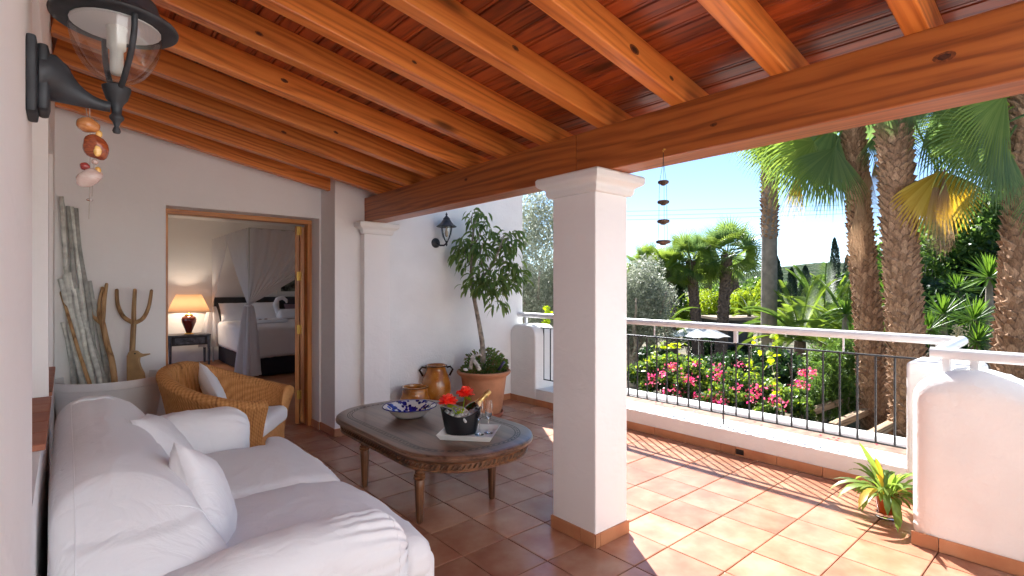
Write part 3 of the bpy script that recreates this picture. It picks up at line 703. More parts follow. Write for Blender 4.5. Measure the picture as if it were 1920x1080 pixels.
# seat cushions, T-shaped: lobes reach in front of the arms
def cush(y0, y1, lobe, seed):
    def f(q, u):
        x, y, z = q
        # puff
        cx = (x - 0.28) / 0.80; cyy = (y - y0) / (y1 - y0)
        puff = 0.045 * math.sin(PI * min(1, max(0, cx))) ** 0.6 * math.sin(PI * min(1, max(0, cyy))) ** 0.6
        if z > 0.42: z += puff
        if x > 0.90:
            k = min(1, (x - 0.90) / 0.05)
            e = (y - (y1 if lobe < 0 else y0)) / ((y0 - y1) if lobe < 0 else (y1 - y0))
            y += (0.20 if lobe > 0 else -0.13) * max(0, e) * k * (1 if lobe > 0 else 1)
        x += 0.02 * math.sin(PI * min(1, max(0, cyy))) * (x > 0.8)
        if x > 0.85: z -= 0.03 * ((x - 0.85) / 0.25)
        return Vector((x, y, z))
    mb = MB(); mb.soft((0.26, y0, 0.32), (1.06, y1, 0.475), 0.06, 44, fabric_fn(seed, 0.007, 4.5, (1.2, 0.8, 1), f))
    return mb.build('seat_cushion', M['fabric'], sofa, smooth=True)
cush(1.80, 2.525, -1, 11); cush(2.515, 3.29, 1, 12)
from mathutils.bvhtree import BVHTree
def seam(parent, surf, rays, r=0.0019, nm='piping'):
    """a corded seam laid on a surface where the given rays meet it"""
    me = surf.data; T = BVHTree.FromPolygons([v.co for v in me.vertices], [tuple(p.vertices) for p in me.polygons]); P = []
    for o_, d_ in rays:
        hit = T.ray_cast(Vector(o_), Vector(d_).normalized())
        if hit[0] is not None: P.append(hit[0] + hit[1] * r * 0.4)
    if len(P) > 2: q = MB(); q.tube(P, r, 6); o = q.build(nm, M['fabric'], surf, smooth=True); o.location = (0, 0, 0)
parts_ = {}
for ch_ in sofa.children: parts_.setdefault(ch_.name.split('.')[0], []).append(ch_)
sb_ = parts_['backrest'][0]
seam(sofa, sb_, [((0.02, 1.70 + 1.76 * k / 60, 1.6), (0, 0, -1)) for k in range(61)])
seam(sofa, sb_, [((1.5, 1.88 + 0.02 * math.sin(k / 9), 0.36 + 0.50 * k / 40), (-1, 0, 0)) for k in range(41)])
for ar_ in parts_['arm']:
    yc_ = sum(v.co.y for v in ar_.data.vertices) / len(ar_.data.vertices)
    seam(sofa, ar_, [((0.86, yc_ + 0.6 * math.cos(a), 0.47 + 0.6 * math.sin(a)), (0, -math.cos(a), -math.sin(a))) for a in [R(-30 + 240 * k / 48) for k in range(49)]])
for cu_ in parts_['seat_cushion']:
    ys_ = [v.co.y for v in cu_.data.vertices]; y0_, y1_ = min(ys_) + 0.03, max(ys_) - 0.03
    seam(sofa, cu_, [((1.6, y0_ + (y1_ - y0_) * k / 50, 0.62), (-0.62, 0, -0.22)) for k in range(51)])
# near lobe skirt under the T
mb = MB(); mb.soft((0.86, 1.70, 0.03), (1.09, 2.0, 0.40), 0.05, 24, fabric_fn(31, 0.006, 6, (1, 1, 0.3))); mb.build('front_skirt', M['fabric'], sofa, smooth=True)

def pillow(name, label, c, size, rot, mat, seed=1, th=0.13, cat='pillow', group=None):
    n = 22; m_ = MB(); vs = []; fs = []
    Mx = Euler(rot).to_matrix(); c = Vector(c)
    for side in (1, -1):
        for j in range(n + 1):
            for i in range(n + 1):
                u, v = i / n * 2 - 1, j / n * 2 - 1
                # corners stick out, edges curve in
                pin = 1 - 0.08 * (1 - abs(u * v)) 
                e = (1 - abs(u) ** 2.6) * (1 - abs(v) ** 2.6)
                t = th * 0.5 * max(0, e) ** 0.55
                wr = 0.006 * mnoise.noise(Vector((u * 3 + seed, v * 3, side)))+ 0.004 * mnoise.noise(Vector((u * 8 + seed, v * 8, side)))
                a = u * size[0] / 2 * (1 - 0.07 * (1 - v * v)); b_ = v * size[1] / 2 * (1 - 0.07 * (1 - u * u))
                vs.append(c + Mx @ Vector((a, b_, side * (t + wr * (e > 0.02)))))
    N = (n + 1) ** 2
    for s_ in (0, 1):
        for j in range(n):
            for i in range(n):
                a = s_ * N + j * (n + 1) + i
                q = (a, a + 1, a + n + 2, a + n + 1); fs.append(q if s_ == 0 else q[::-1])
    m_.add(vs, fs)
    # close the rim by a thin seam strip
    rim = [i for i in range(n + 1)] + [(n + 1) * j + n for j in range(1, n + 1)] + [(n + 1) * n + i for i in range(n - 1, -1, -1)] + [(n + 1) * j for j in range(n - 1, 0, -1)]
    m_.f += [(rim[k], rim[k] + N, rim[(k + 1) % len(rim)] + N, rim[(k + 1) % len(rim)]) for k in range(len(rim))]; m_.mi += [0] * len(rim)
    o = m_.build(name, mat, None, smooth=True)
    return tag(o, label, cat, group)
pillow('pillow', 'white square pillow standing upright in the middle of the sofa, nearest the camera', (0.375, 2.14, 0.635), (0.36, 0.40), (R(70), R(24), R(68)), M['fabric'], 3, 0.17)
pillow('pillow', 'white square pillow leaning on the far arm of the sofa', (0.36, 2.98, 0.635), (0.36, 0.38), (R(56), R(8), R(74)), M['fabric'], 6, 0.17)

# ================================================================ coffee table
TC = Vector((1.88, 3.07, 0)); THW, THL = 0.455, 0.80
def oval(hw, hl, n_=0.40, k=96, c=TC):
    """rectangle with nearly half-round ends"""
    r = max(0.05, n_ - (THW - hw)); out = []
    for cx, cyy, a0 in ((hw - r, hl - r, 0), (-(hw - r), hl - r, 90), (-(hw - r), -(hl - r), 180), (hw - r, -(hl - r), 270)):
        for i in range(25):
            a = R(a0 + 90 * i / 24); out.append((c.x + cx + r * math.cos(a), c.y + cyy + r * math.sin(a)))
    # even spacing
    P = np.array(out + [out[0]]); d = np.r_[0, np.cumsum(np.hypot(*np.diff(P, axis=0).T))]
    s = np.linspace(0, d[-1], k, endpoint=False)
    return [(float(np.interp(x, d, P[:, 0])), float(np.interp(x, d, P[:, 1]))) for x in s]
tb = thing('coffee_table', 'long oval dark wood coffee table with carved apron and fluted legs', 'coffee table', tuple(TC))
def ovalstack(prof, k=96):
    q = MB(); vs = []
    for d, z in prof: vs += [(x, y, z) for x, y in oval(THW - d, THL - d, 0.40, k)]
    fs = [(i * k + j, i * k + (j + 1) % k, (i + 1) * k + (j + 1) % k, (i + 1) * k + j) for i in range(len(prof) - 1) for j in range(k)]
    fs += [tuple(range(k - 1, -1, -1)), tuple(range((len(prof) - 1) * k, len(prof) * k))]
    return q.add(vs, fs)
smooth_by_angle(ovalstack([(0.05, 0.448), (0.012, 0.450), (0.002, 0.458), (0.0, 0.468), (0.006, 0.476), (0.004, 0.480), (0.012, 0.486), (0.022, 0.4885)]).build('tabletop', M['tablewood'], tb), 35)
smooth_by_angle(ovalstack([(0.07, 0.382), (0.040, 0.384), (0.032, 0.390), (0.036, 0.396), (0.042, 0.398), (0.042, 0.432), (0.034, 0.436), (0.026, 0.444), (0.03, 0.449)]).build('apron', M['legwood'], tb), 35)
# rope carving round the apron: one leaf-shaped twist after another
q = MB(); ring = oval(THW - 0.040, THL - 0.040, 0.40, 132)
for i, (x, y) in enumerate(ring):
    x2, y2 = ring[(i + 1) % len(ring)]; t = Vector((x2 - x, y2 - y, 0)).normalized(); nrm = Vector((t.y, -t.x, 0))
    c = Vector((x, y, 0.415)); a = t * 0.013 + Vector((0, 0, 0.014)); b_ = (t * 0.55 - Vector((0, 0, 0.5))) * 0.010
    pts = [c - a, c - a * 0.5 + b_, c + a * 0.6 + b_ * 0.9, c + a, c + a * 0.5 - b_, c - a * 0.6 - b_ * 0.9]
    top = c + nrm * 0.009
    q.add([p + nrm * 0.0005 for p in pts] + [top + a * 0.35, top - a * 0.35], [(0, 1, 7), (1, 2, 6, 7), (2, 3, 6), (3, 4, 6), (4, 5, 7, 6), (5, 0, 7)])
q.build('rope_carving', M['carved'], tb)
# inlaid dark bands in the top
def band(d0, d1, z, nm, k=120, dash=False):
    q = MB(); A = oval(THW - d0, THL - d0, 0.40, k); B = oval(THW - d1, THL - d1, 0.40, k)
    for i in range(k):
        if dash and i % 2: continue
        j = (i + 1) % k
        q.add([(*A[i], z), (*A[j], z), (*B[j], z), (*B[i], z)], [(0, 1, 2, 3)])
    return q.build(nm, M['inlay'], tb)
band(0.078, 0.084, 0.4889, 'inlay_band'); band(0.1075, 0.1135, 0.4889, 'inlay_band'); band(0.089, 0.101, 0.48885, 'inlay_chain', 190, True)
# turned and fluted leg
def leg_mesh():
    q = MB(); n_ = 40
    def fl(a, z):
        if z < 0.255: return 1 - 0.055 * (0.5 + 0.5 * math.cos(a * 10)) ** 3
        if 0.315 < z < 0.372: return 1 - 0.07 * (0.5 + 0.5 * math.cos(a * 8)) ** 2
        return 1
    prof = [(0.017, 0.0), (0.0205, 0.006), (0.022, 0.03), (0.026, 0.12), (0.030, 0.21), (0.0315, 0.252), (0.027, 0.258), (0.037, 0.266), (0.038, 0.274), (0.030, 0.280), (0.035, 0.286), (0.035, 0.292), (0.027, 0.298), (0.030, 0.303), (0.030, 0.308), (0.026, 0.314), (0.031, 0.326), (0.038, 0.345), (0.038, 0.358), (0.030, 0.370), (0.028, 0.374), (0.034, 0.380), (0.040, 0.39), (0.040, 0.40)]
    q.lathe((0, 0, 0), prof, n_, fn=fl); return q.mesh('leg')
lm = leg_mesh(); lm.materials.append(M['legwood'])
for x, y in ((1.605, 2.72), (2.155, 2.72), (1.605, 3.47), (2.155, 3.47)):
    o = link('leg', lm, None, tb); o.location = o.location + Vector((x, y, 0))
smooth_by_angle(o, 50)

TZ = 0.4886
# ---- enamel bowl with blue splashes
bc = Vector((1.855, 3.28, TZ + 0.001))
bo = thing('bowl', 'wide white enamel bowl with cobalt blue splashes and blue rim on the table', 'bowl', tuple(bc))
prof = [(0.085, 0.0), (0.095, 0.002), (0.130, 0.030), (0.160, 0.060), (0.185, 0.072), (0.190, 0.075), (0.187, 0.0775), (0.160, 0.067), (0.128, 0.040), (0.09, 0.010), (0.0, 0.008)]
mb = MB(); mb.lathe(bc, prof, 64); mb.build('body', M['white_enamel'], bo, smooth=True)
mb = MB(); mb.lathe(bc, [(0.186, 0.0715), (0.1925, 0.0745), (0.189, 0.0795), (0.184, 0.0775)], 64, close=True); mb.build('rim', M['blue_enamel'], bo, smooth=True)
def bowl_z(r):
    return float(np.interp(r, [0, 0.09, 0.128, 0.160, 0.187], [0.0085, 0.0105, 0.0405, 0.0675, 0.078]))
def blotch(q, r0, a0, rad, seed):
    cx, cyy = r0 * math.cos(a0), r0 * math.sin(a0); n_ = 12; pts = []
    for ring_ in (0, 0.5, 1.0):
        for k in range(n_ if ring_ else 1):
            a = 2 * PI * k / n_; rr = rad * ring_ * (1 + 0.35 * mnoise.noise(Vector((math.cos(a) * 1.5 + seed, math.sin(a) * 1.5, seed))))
            x, y = cx + rr * math.cos(a), cyy + rr * math.sin(a); R_ = math.hypot(x, y)
            if R_ > 0.182: x *= 0.182 / R_; y *= 0.182 / R_; R_ = 0.182
            pts.append(bc + Vector((x, y, bowl_z(R_) + 0.0012)))
    fs = [(0, 1 + k, 1 + (k + 1) % n_) for k in range(n_)] + [(1 + k, 1 + n_ + k, 1 + n_ + (k + 1) % n_, 1 + (k + 1) % n_) for k in range(n_)]
    q.add(pts, fs)
q = MB(); rr = random.Random(4)
for k in range(46):
    a = rr.uniform(R(-5), R(150)); r0 = rr.uniform(0.085, 0.178); blotch(q, r0, a - 0.55 + 0.25, rr.uniform(0.008, 0.020), k)
tag(q.build('blue_splash', M['blue_enamel'], bo, smooth=True), 'dark cobalt splashes merging on the far side')
q = MB()
for k, (r0, a) in enumerate([(0.15, 2.35), (0.12, 2.75), (0.155, 2.85), (0.115, 2.25), (0.16, 2.0)]): blotch(q, r0, a, 0.014, 70 + k)
q.build('blue_spot', M['bright_blue'], bo, smooth=True)

# ---- tray with wine cooler, bottle, flowers, glasses
tr = thing('tray', 'square white lacquered tray with flared sides on the coffee table', 'tray', (1.90, 2.61, TZ))
TA = R(-49); tcen = Vector((1.897, 2.617, TZ + 0.001))
def trp(x, y, z): return tcen + Vector((x * math.cos(TA) - y * math.sin(TA), x * math.sin(TA) + y * math.cos(TA), z))
q = MB(); hx, hy = 0.150, 0.125; H_ = 0.034; e = 0.022; t_ = 0.007
A = [(-hx, -hy), (hx, -hy), (hx, hy), (-hx, hy)]
vs = [trp(x, y, 0) for x, y in A] + [trp(x * (1 + e / hx), y * (1 + e / hy), H_) for x, y in A] + [trp(x * (1 + (e - t_) / hx), y * (1 + (e - t_) / hy), H_) for x, y in A] + [trp(x * (1 - 0.004 / hx), y * (1 - 0.004 / hy), 0.006) for x, y in A]
fs = [(3, 2, 1, 0), (12, 13, 14, 15)]
for k in range(4):
    j = (k + 1) % 4; fs += [(k, j, 4 + j, 4 + k), (4 + k, 4 + j, 8 + j, 8 + k), (8 + k, 8 + j, 12 + j, 12 + k)]
q.add(vs, fs); q.build('tray_body', M['tray_white'], tr, bevel=0.0015)
# cooler: oval tub, rim dips on the long sides
bk = thing('ice_bucket', 'black oval ice bucket with dipped rim standing on the white tray', 'ice bucket', tuple(trp(-0.055, 0.02, 0.008)))
kc = trp(-0.058, 0.018, 0.0075)
def tub(scale, z0, q, n=48, m_=12, hmax=0.165, inner=False):
    vs = []
    for j in range(m_ + 1):
        t = j / m_
        for k in range(n):
            a = 2 * PI * k / n
            top = hmax - 0.050 * (math.sin(a) ** 2) ** 0.8 
            z = z0 + (top - z0) * t
            f = 0.70 + 0.30 * (z / hmax) ** 0.8
            x, y = 0.130 * f * math.cos(a) * scale, 0.088 * f * math.sin(a) * scale
            if inner: x, y = x * 0.985, y * 0.98
            vs.append(kc + Vector((x * math.cos(R(-41)) - y * math.sin(R(-41)), x * math.sin(R(-41)) + y * math.cos(R(-41)), z)))
    fs = [(j * n + k, j * n + (k + 1) % n, (j + 1) * n + (k + 1) % n, (j + 1) * n + k) for j in range(m_) for k in range(n)]
    if inner: fs = [f[::-1] for f in fs]; fs.append(tuple(range(n)))
    else: fs.append(tuple(range(n - 1, -1, -1)))
    return vs, fs
q = MB(); v1, f1 = tub(1.0, 0, q); v2, f2 = tub(0.965, 0.008, q, inner=True); q.add(v1, f1); nb0 = len(v1); q.add(v2, f2)
n_ = 48; a0 = 12 * n_; q.f += [(a0 + k, a0 + (k + 1) % n_, nb0 + a0 + (k + 1) % n_, nb0 + a0 + k) for k in range(n_)]; q.mi += [0] * n_
smooth_by_angle(q.build('tub', M['bucket'], bk), 50)
def bx(x, y, z):   # about the cooler
    a = R(-41); return kc + Vector((x * math.cos(a) - y * math.sin(a), x * math.sin(a) + y * math.cos(a), z))
rr = random.Random(9)
for k, (x, y, z, s_) in enumerate([(-0.055, -0.02, 0.112, 0.022), (-0.02, -0.045, 0.100, 0.025), (0.025, -0.050, 0.098, 0.026), (0.06, -0.03, 0.112, 0.024), (0.085, 0.0, 0.125, 0.022), (-0.085, 0.0, 0.125, 0.02), (0.0, -0.02, 0.116, 0.022), (-0.05, 0.03, 0.11, 0.022), (0.06, 0.03, 0.115, 0.022), (0.035, -0.02, 0.118, 0.02)]):
    q = MB(); q.soft((-s_, -s_ * 0.85, -s_ * 0.8), (s_, s_ * 0.85, s_ * 0.8), s_ * 0.45, 6)
    o = q.build('ice_cube', M['ice'], None, smooth=True); o.location = bx(x, y, z); o.rotation_euler = (rr.uniform(0, 3), rr.uniform(0, 3), rr.uniform(0, 3))
    tag(o, 'melting ice cube among the others heaped in the black bucket', 'ice cube', 'ice cubes in the bucket')
# bottle
bt = thing('bottle', 'dark green sparkling wine bottle with gold foil neck leaning in the bucket', 'bottle', tuple(bx(0.0, 0.01, 0.03)))
b0 = bx(-0.035, 0.03, 0.035); bdir = (RT * 0.62 + Vector((0, 0, 0.60)) + FW * 0.28).normalized()
mb = MB(); mb.lathe(b0, [(0.036, 0.0), (0.041, 0.006), (0.042, 0.02), (0.042, 0.135), (0.038, 0.158), (0.027, 0.186), (0.019, 0.205)], 32, bdir); 
m, n, l, b = new_mat('dark green bottle glass'); b.inputs['Base Color'].default_value = (0.008, 0.022, 0.008, 1); setin(b, rough=0.08, spec=0.7); M['bottle'] = m
smooth_by_angle(mb.build('glass', M['bottle'], bt), 50)
mb = MB(); mb.lathe(b0, [(0.0275, 0.186), (0.0200, 0.206), (0.0165, 0.232), (0.0158, 0.262), (0.0195, 0.268), (0.0195, 0.276), (0.0165, 0.282), (0.0175, 0.300), (0.013, 0.306), (0.0, 0.307)], 32, bdir, fn=lambda a, z: 1 + 0.02 * math.sin(a * 9 + z * 120)); smooth_by_angle(mb.build('gold_foil', M['foil'], bt), 50)
mb = MB(); mb.lathe(b0, [(0.0426, 0.05), (0.0426, 0.115)], 32, bdir); mb.build('label', M['tray_white'], bt, smooth=True)
# hibiscus-like flowers: many ruffled petals
def flower(c, r, seed, label):
    rr = random.Random(seed); q = MB(); c = Vector(c)
    for ring_ in range(4):
        n_ = (9, 8, 7, 5)[ring_]; el = (12, 32, 55, 75)[ring_]; L = r * (1.0, 0.95, 0.85, 0.6)[ring_]
        for k in range(n_):
            az = 2 * PI * k / n_ + ring_ * 0.4 + rr.uniform(-0.15, 0.15); e_ = R(el + rr.uniform(-10, 10))
            d = Vector((math.cos(az) * math.cos(e_), math.sin(az) * math.cos(e_), math.sin(e_))); s_ = Vector((-math.sin(az), math.cos(az), 0)); up = d.cross(s_)
            vs = []; NU, NV = 4, 4
            for j in range(NV + 1):
                t = j / NV
                for i in range(NU + 1):
                    u = i / NU * 2 - 1; wd = L * 0.48 * math.sin(PI * min(1, 0.12 + 0.72 * t)) 
                    vs.append(c + d * (L * t * (1 - 0.12 * u * u)) + s_ * (wd * u) - up * (L * (0.18 * t * t * (1 if ring_ < 2 else -0.3)) + 0.10 * L * math.sin(u * 7 + seed + k) * t))
            q.add(vs, [(j * (NU + 1) + i, j * (NU + 1) + i + 1, (j + 1) * (NU + 1) + i + 1, (j + 1) * (NU + 1) + i) for j in range(NV) for i in range(NU)])
    o = thing('flower', label, 'flower', tuple(c), group=None); q.build('petals', M['petal_coral'], o, smooth=True)
    s2 = MB()
    for k in range(7):
        a = rr.uniform(0, 6.28); L = rr.uniform(0.05, 0.075); d = Vector((math.cos(a), math.sin(a), -0.35)).normalized(); s_ = d.cross(Vector((0, 0, 1))).normalized()
        b1 = c - Vector((0, 0, 0.012))
        s2.add([b1, b1 + d * L * 0.5 + s_ * 0.018, b1 + d * L, b1 + d * L * 0.5 - s_ * 0.018], [(0, 1, 2, 3)])
    s2.tube([c, bx(0, 0, 0.07)], 0.003, 6)
    s2.build('leaves', M['leaf_vine'], o)
flower(bx(-0.078, -0.028, 0.200), 0.062, 3, 'coral red flower at the left end of the black ice bucket')
flower(bx(0.020, 0.055, 0.232), 0.062, 5, 'coral red flower behind the neck of the wine bottle')
q = MB(); rr = random.Random(12)
for k in range(16):
    c = bx(rr.uniform(-0.035, 0.03), rr.uniform(-0.07, -0.01), rr.uniform(0.125, 0.185)); d = Vector((rr.uniform(-1, 1), rr.uniform(-1, 1), rr.uniform(-0.6, 0.5))).normalized(); s_ = d.cross(Vector((0.3, 0.2, 1))).normalized(); L = rr.uniform(0.025, 0.045)
    q.add([c, c + d * L * 0.5 + s_ * L * 0.3, c + d * L, c + d * L * 0.5 - s_ * L * 0.3], [(0, 1, 2, 3)])
tag(q.build('leaf_sprig', M['leaf_vine'], None), 'small yellow green leaf sprig on the ice in front of the bottle', 'leaves')
# champagne flutes
def flute(p, label):
    f = thing('champagne_glass', label, 'glass', tuple(p), group='champagne glasses')
    q = MB(); q.lathe(p, [(0.030, 0.0), (0.030, 0.002), (0.012, 0.004), (0.0035, 0.008), (0.0028, 0.05), (0.003, 0.085), (0.008, 0.095), (0.018, 0.108), (0.0235, 0.130), (0.0235, 0.155), (0.0205, 0.195), (0.0195, 0.205), (0.0188, 0.205), (0.0198, 0.195), (0.0227, 0.155), (0.0227, 0.130), (0.0172, 0.109), (0.006, 0.099), (0.0, 0.098)], 32)
    smooth_by_angle(q.build('flute', M['glass'], f), 60); return f
flute(trp(0.062, 0.00, 0.0075), 'champagne glass next to the black bucket, the left one'); flute(trp(0.112, 0.045, 0.0075), 'champagne glass on the tray, the right one')

# ================================================================ wicker armchair
wc = thing('wicker_armchair', 'round honey coloured wicker tub armchair facing away from the doorway', 'armchair', (0.93, 4.30, 0))
CA = math.atan2(-0.56, 0.83)                       # where it faces
cc = Vector((0.945, 4.33, 0))
def wickmat():
    m, n, l, b = new_mat('honey seagrass weave'); setin(b, rough=0.75)
    g = n.new('ShaderNodeAttribute'); g.attribute_name = 'weave'
    nz = n.new('ShaderNodeTexNoise'); nz.inputs['Scale'].default_value = 38; nz.inputs['Detail'].default_value = 4
    t = coords(n, l); l.new(t.outputs[0], nz.inputs['Vector'])
    ad = n.new('ShaderNodeMath'); ad.operation = 'MULTIPLY_ADD'; ad.inputs[1].default_value = 0.65; l.new(g.outputs['Fac'], ad.inputs[0])
    m2 = n.new('ShaderNodeMath'); m2.operation = 'MULTIPLY'; m2.inputs[1].default_value = 0.42; l.new(nz.outputs['Fac'], m2.inputs[0]); l.new(m2.outputs[0], ad.inputs[2])
    r = ramp(n, [(0.18, (0.18, 0.070, 0.018)), (0.45, (0.50, 0.215, 0.060)), (0.85, (0.68, 0.35, 0.13))]); l.new(ad.outputs[0], r.inputs[0]); l.new(r.outputs[0], b.inputs['Base Color'])
    bump(n, l, b, nz.outputs['Fac'], 0.5, 0.004); return m
M['wicker'] = wickmat()
def weave_shell():
    """U-shaped shell: outside up, over the rolled rim, down inside"""
    NA, NS = 360, 100; vs = []; wv = []
    amax = R(143)
    for i in range(NA + 1):
        s = -1 + 2 * i / NA; ang = s * amax
        # superelliptic plan, slightly longer arms
        ca, sa = math.cos(ang), math.sin(ang)
        Rr = 0.36
        px, py = -Rr * (1.06 if ca > 0 else 1.08) * math.copysign(abs(ca) ** 0.9, ca), Rr * math.copysign(abs(sa) ** 0.6, sa)
        h = 0.61 + 0.23 * (0.5 + 0.5 * math.cos(min(PI, abs(s) * PI * 1.0))) ** 1.1
        nx, ny = -ca, sa; L = math.hypot(nx, ny); nx /= L; ny /= L
        for j in range(NS + 1):
            t = j / NS
            if t < 0.52:           # outside
                u = t / 0.52; z = 0.03 + (h - 0.075) * u; off = -0.045 + 0.045 * u ** 1.3 + 0.055 * u ** 3; col_ = u * h / 0.012; rollp = 0
            elif t < 0.74:         # roll over the rim
                u = (t - 0.52) / 0.22; a = PI * u; z = h - 0.045 + 0.045 * math.sin(a); off = 0.010 + 0.045 * math.cos(a); col_ = 60 + u * 12; rollp = 1
            else:                  # inside
                u = (t - 0.74) / 0.26; z = (h - 0.045) - (h - 0.045 - 0.30) * u; off = -0.035 - 0.03 * u; col_ = 80 + u * 30; rollp = 0
            # braid relief: columns of twisted rope, or across on the roll
            if rollp: f1 = ang * Rr / 0.021; f2 = u * 6 + f1 * 0.5
            else: f1 = ang * Rr / 0.0165 + mnoise.noise(Vector((ang * 3, z * 2, 0))) * 0.25; f2 = z / 0.017 + (0.5 if int(math.floor(f1)) % 2 else 0)
            rp = abs(math.sin(PI * f1)) ** 0.6; tw = 0.5 + 0.5 * math.sin(2 * PI * f2 + (f1 % 1) * 3.0)
            rel = 0.0075 * rp * (0.55 + 0.45 * tw)
            off += rel
            vs.append((px + nx * off, py + ny * off, z + (rel * 0.6 if rollp else 0))); wv.append(rp * (0.45 + 0.55 * tw))
    fs = [(i * (NS + 1) + j, (i + 1) * (NS + 1) + j, (i + 1) * (NS + 1) + j + 1, i * (NS + 1) + j + 1) for i in range(NA) for j in range(NS)]
    # end caps at the arm fronts
    fs.append(tuple(range(NS + 1))); fs.append(tuple(NA * (NS + 1) + j for j in range(NS, -1, -1)))
    ca, sa = math.cos(CA), math.sin(CA)
    q = MB(); q.add([(cc.x + x * ca - y * sa, cc.y + x * sa + y * ca, z) for x, y, z in vs], fs)
    o = q.build('woven_shell', M['wicker'], wc, smooth=True)
    at_ = o.data.attributes.new('weave', 'FLOAT', 'POINT'); at_.data.foreach_set('value', wv); return o
weave_shell()
def loc2(x, y, z): return Vector((cc.x + x * math.cos(CA) - y * math.sin(CA), cc.y + x * math.sin(CA) + y * math.cos(CA), z))
q = MB(); pts = []
q2 = MB(); q2.soft((-0.30, -0.27, 0.06), (0.31, 0.27, 0.34), 0.05, 14); q2.v = [tuple(loc2(*p)) for p in q2.v]; o = q2.build('seat_base', M['wicker'], wc, smooth=True)
at_ = o.data.attributes.new('weave', 'FLOAT', 'POINT'); at_.data.foreach_set('value', [0.6] * len(o.data.vertices))
q2 = MB(); q2.soft((-0.30, -0.275, 0.33), (0.33, 0.275, 0.46), 0.05, 20, fabric_fn(21, 0.005, 6)); q2.v = [tuple(loc2(*p)) for p in q2.v]; q2.build('seat_cushion', M['fabric'], wc, smooth=True)
pillow('pillow', 'white scatter pillow poking up inside the wicker armchair', tuple(loc2(-0.15, 0.06, 0.60)), (0.38, 0.38), (R(58), R(48), CA + R(95)), M['fabric'], 14, 0.13)
# ================================================================ near wall lantern
LX, LY = 0.087, 1.46
ln = thing('wall_lantern', 'large black wall lantern with glass bowl, close up at the top left', 'lantern', (XW, LY, 1.83))
q = MB(); q.soft((XW - 0.002, 1.405, 1.752), (XW + 0.018, 1.515, 1.908), 0.008, 8); q.soft((XW + 0.014, 1.415, 1.762), (XW + 0.036, 1.505, 1.898), 0.010, 8)
smooth_by_angle(q.build('wall_plate', M['anthracite'], ln), 50)
# tapering bracket
pts = [(XW + 0.020, LY, 1.838)]; rs = [0.052]
for k in range(13):
    t = k / 12; x = XW + 0.034 + (LX - XW - 0.045) * t; zc = 1.838 - 0.036 * (1 - (1 - t) ** 2); pts.append((x, LY, zc)); rs.append(0.040 * (1 - t) ** 2.2 + 0.0115)
q = MB(); q.tube(pts, rs, 16); smooth_by_angle(q.build('bracket', M['anthracite'], ln), 60)
q = MB(); q.lathe((LX, LY, 1.745), [(0.0, 0), (0.006, 0.001), (0.008, 0.006), (0.006, 0.012), (0.004, 0.016), (0.008, 0.026), (0.013, 0.032), (0.014, 0.037), (0.009, 0.044), (0.0105, 0.060), (0.014, 0.068), (0.020, 0.076), (0.026, 0.096), (0.027, 0.103), (0.018, 0.108), (0.010, 0.112), (0.0, 0.113)], 24)
smooth_by_angle(q.build('finial_cup', M['anthracite'], ln), 50)
# four ribs hugging the glass
for a in (R(100), R(-75)):
    pts = []
    for k in range(15):
        t = k / 14; z = 1.845 + 0.145 * t; r = 0.024 + 0.073 * math.sin(min(1, t * 1.15) * PI / 2) ** 0.9
        pts.append((LX + r * math.cos(a), LY + r * math.sin(a), z))
    q = MB(); q.tube(pts, 0.0062, 8); smooth_by_angle(q.build('rib', M['anthracite'], ln), 60)
prof = []
for k in range(17):
    t = k / 16; prof.append((0.004 + 0.082 * math.sin(t * PI / 2) ** 0.75, 1.860 + 0.128 * (1 - math.cos(t * PI / 2) ** 1.0) ** 0.9 - 1.83))
q = MB(); q.lathe((LX, LY, 1.83), prof, 48); q.f = [f for f in q.f if len(f) < 10]; q.mi = [0] * len(q.f); q.build('glass_bowl', M['thin_glass'], ln, smooth=True)
q = MB(); q.lathe((LX, LY, 1.985), [(0.084, 0.0), (0.112, -0.001), (0.1165, 0.002), (0.1175, 0.006), (0.114, 0.011), (0.095, 0.020), (0.085, 0.030), (0.075, 0.060), (0.045, 0.085), (0.015, 0.095), (0.012, 0.115), (0.0, 0.120)], 56)
smooth_by_angle(q.build('cap', M['anthracite'], ln), 45)
q = MB(); q.lathe((LX, LY, 1.93), [(0.0, 0.052), (0.083, 0.051), (0.083, 0.0535)], 24); q.build('reflector', M['tray_white'], ln)
q = MB(); q.lathe((LX, LY, 1.875), [(0.0, 0.0), (0.010, 0.002), (0.0125, 0.01), (0.0125, 0.055), (0.018, 0.060), (0.018, 0.100), (0.020, 0.104), (0.020, 0.112)], 16); q.build('bulb', plain('unlit bulb', (0.75, 0.73, 0.66), 0.3, 0.02, trans=0.2), ln, smooth=True)

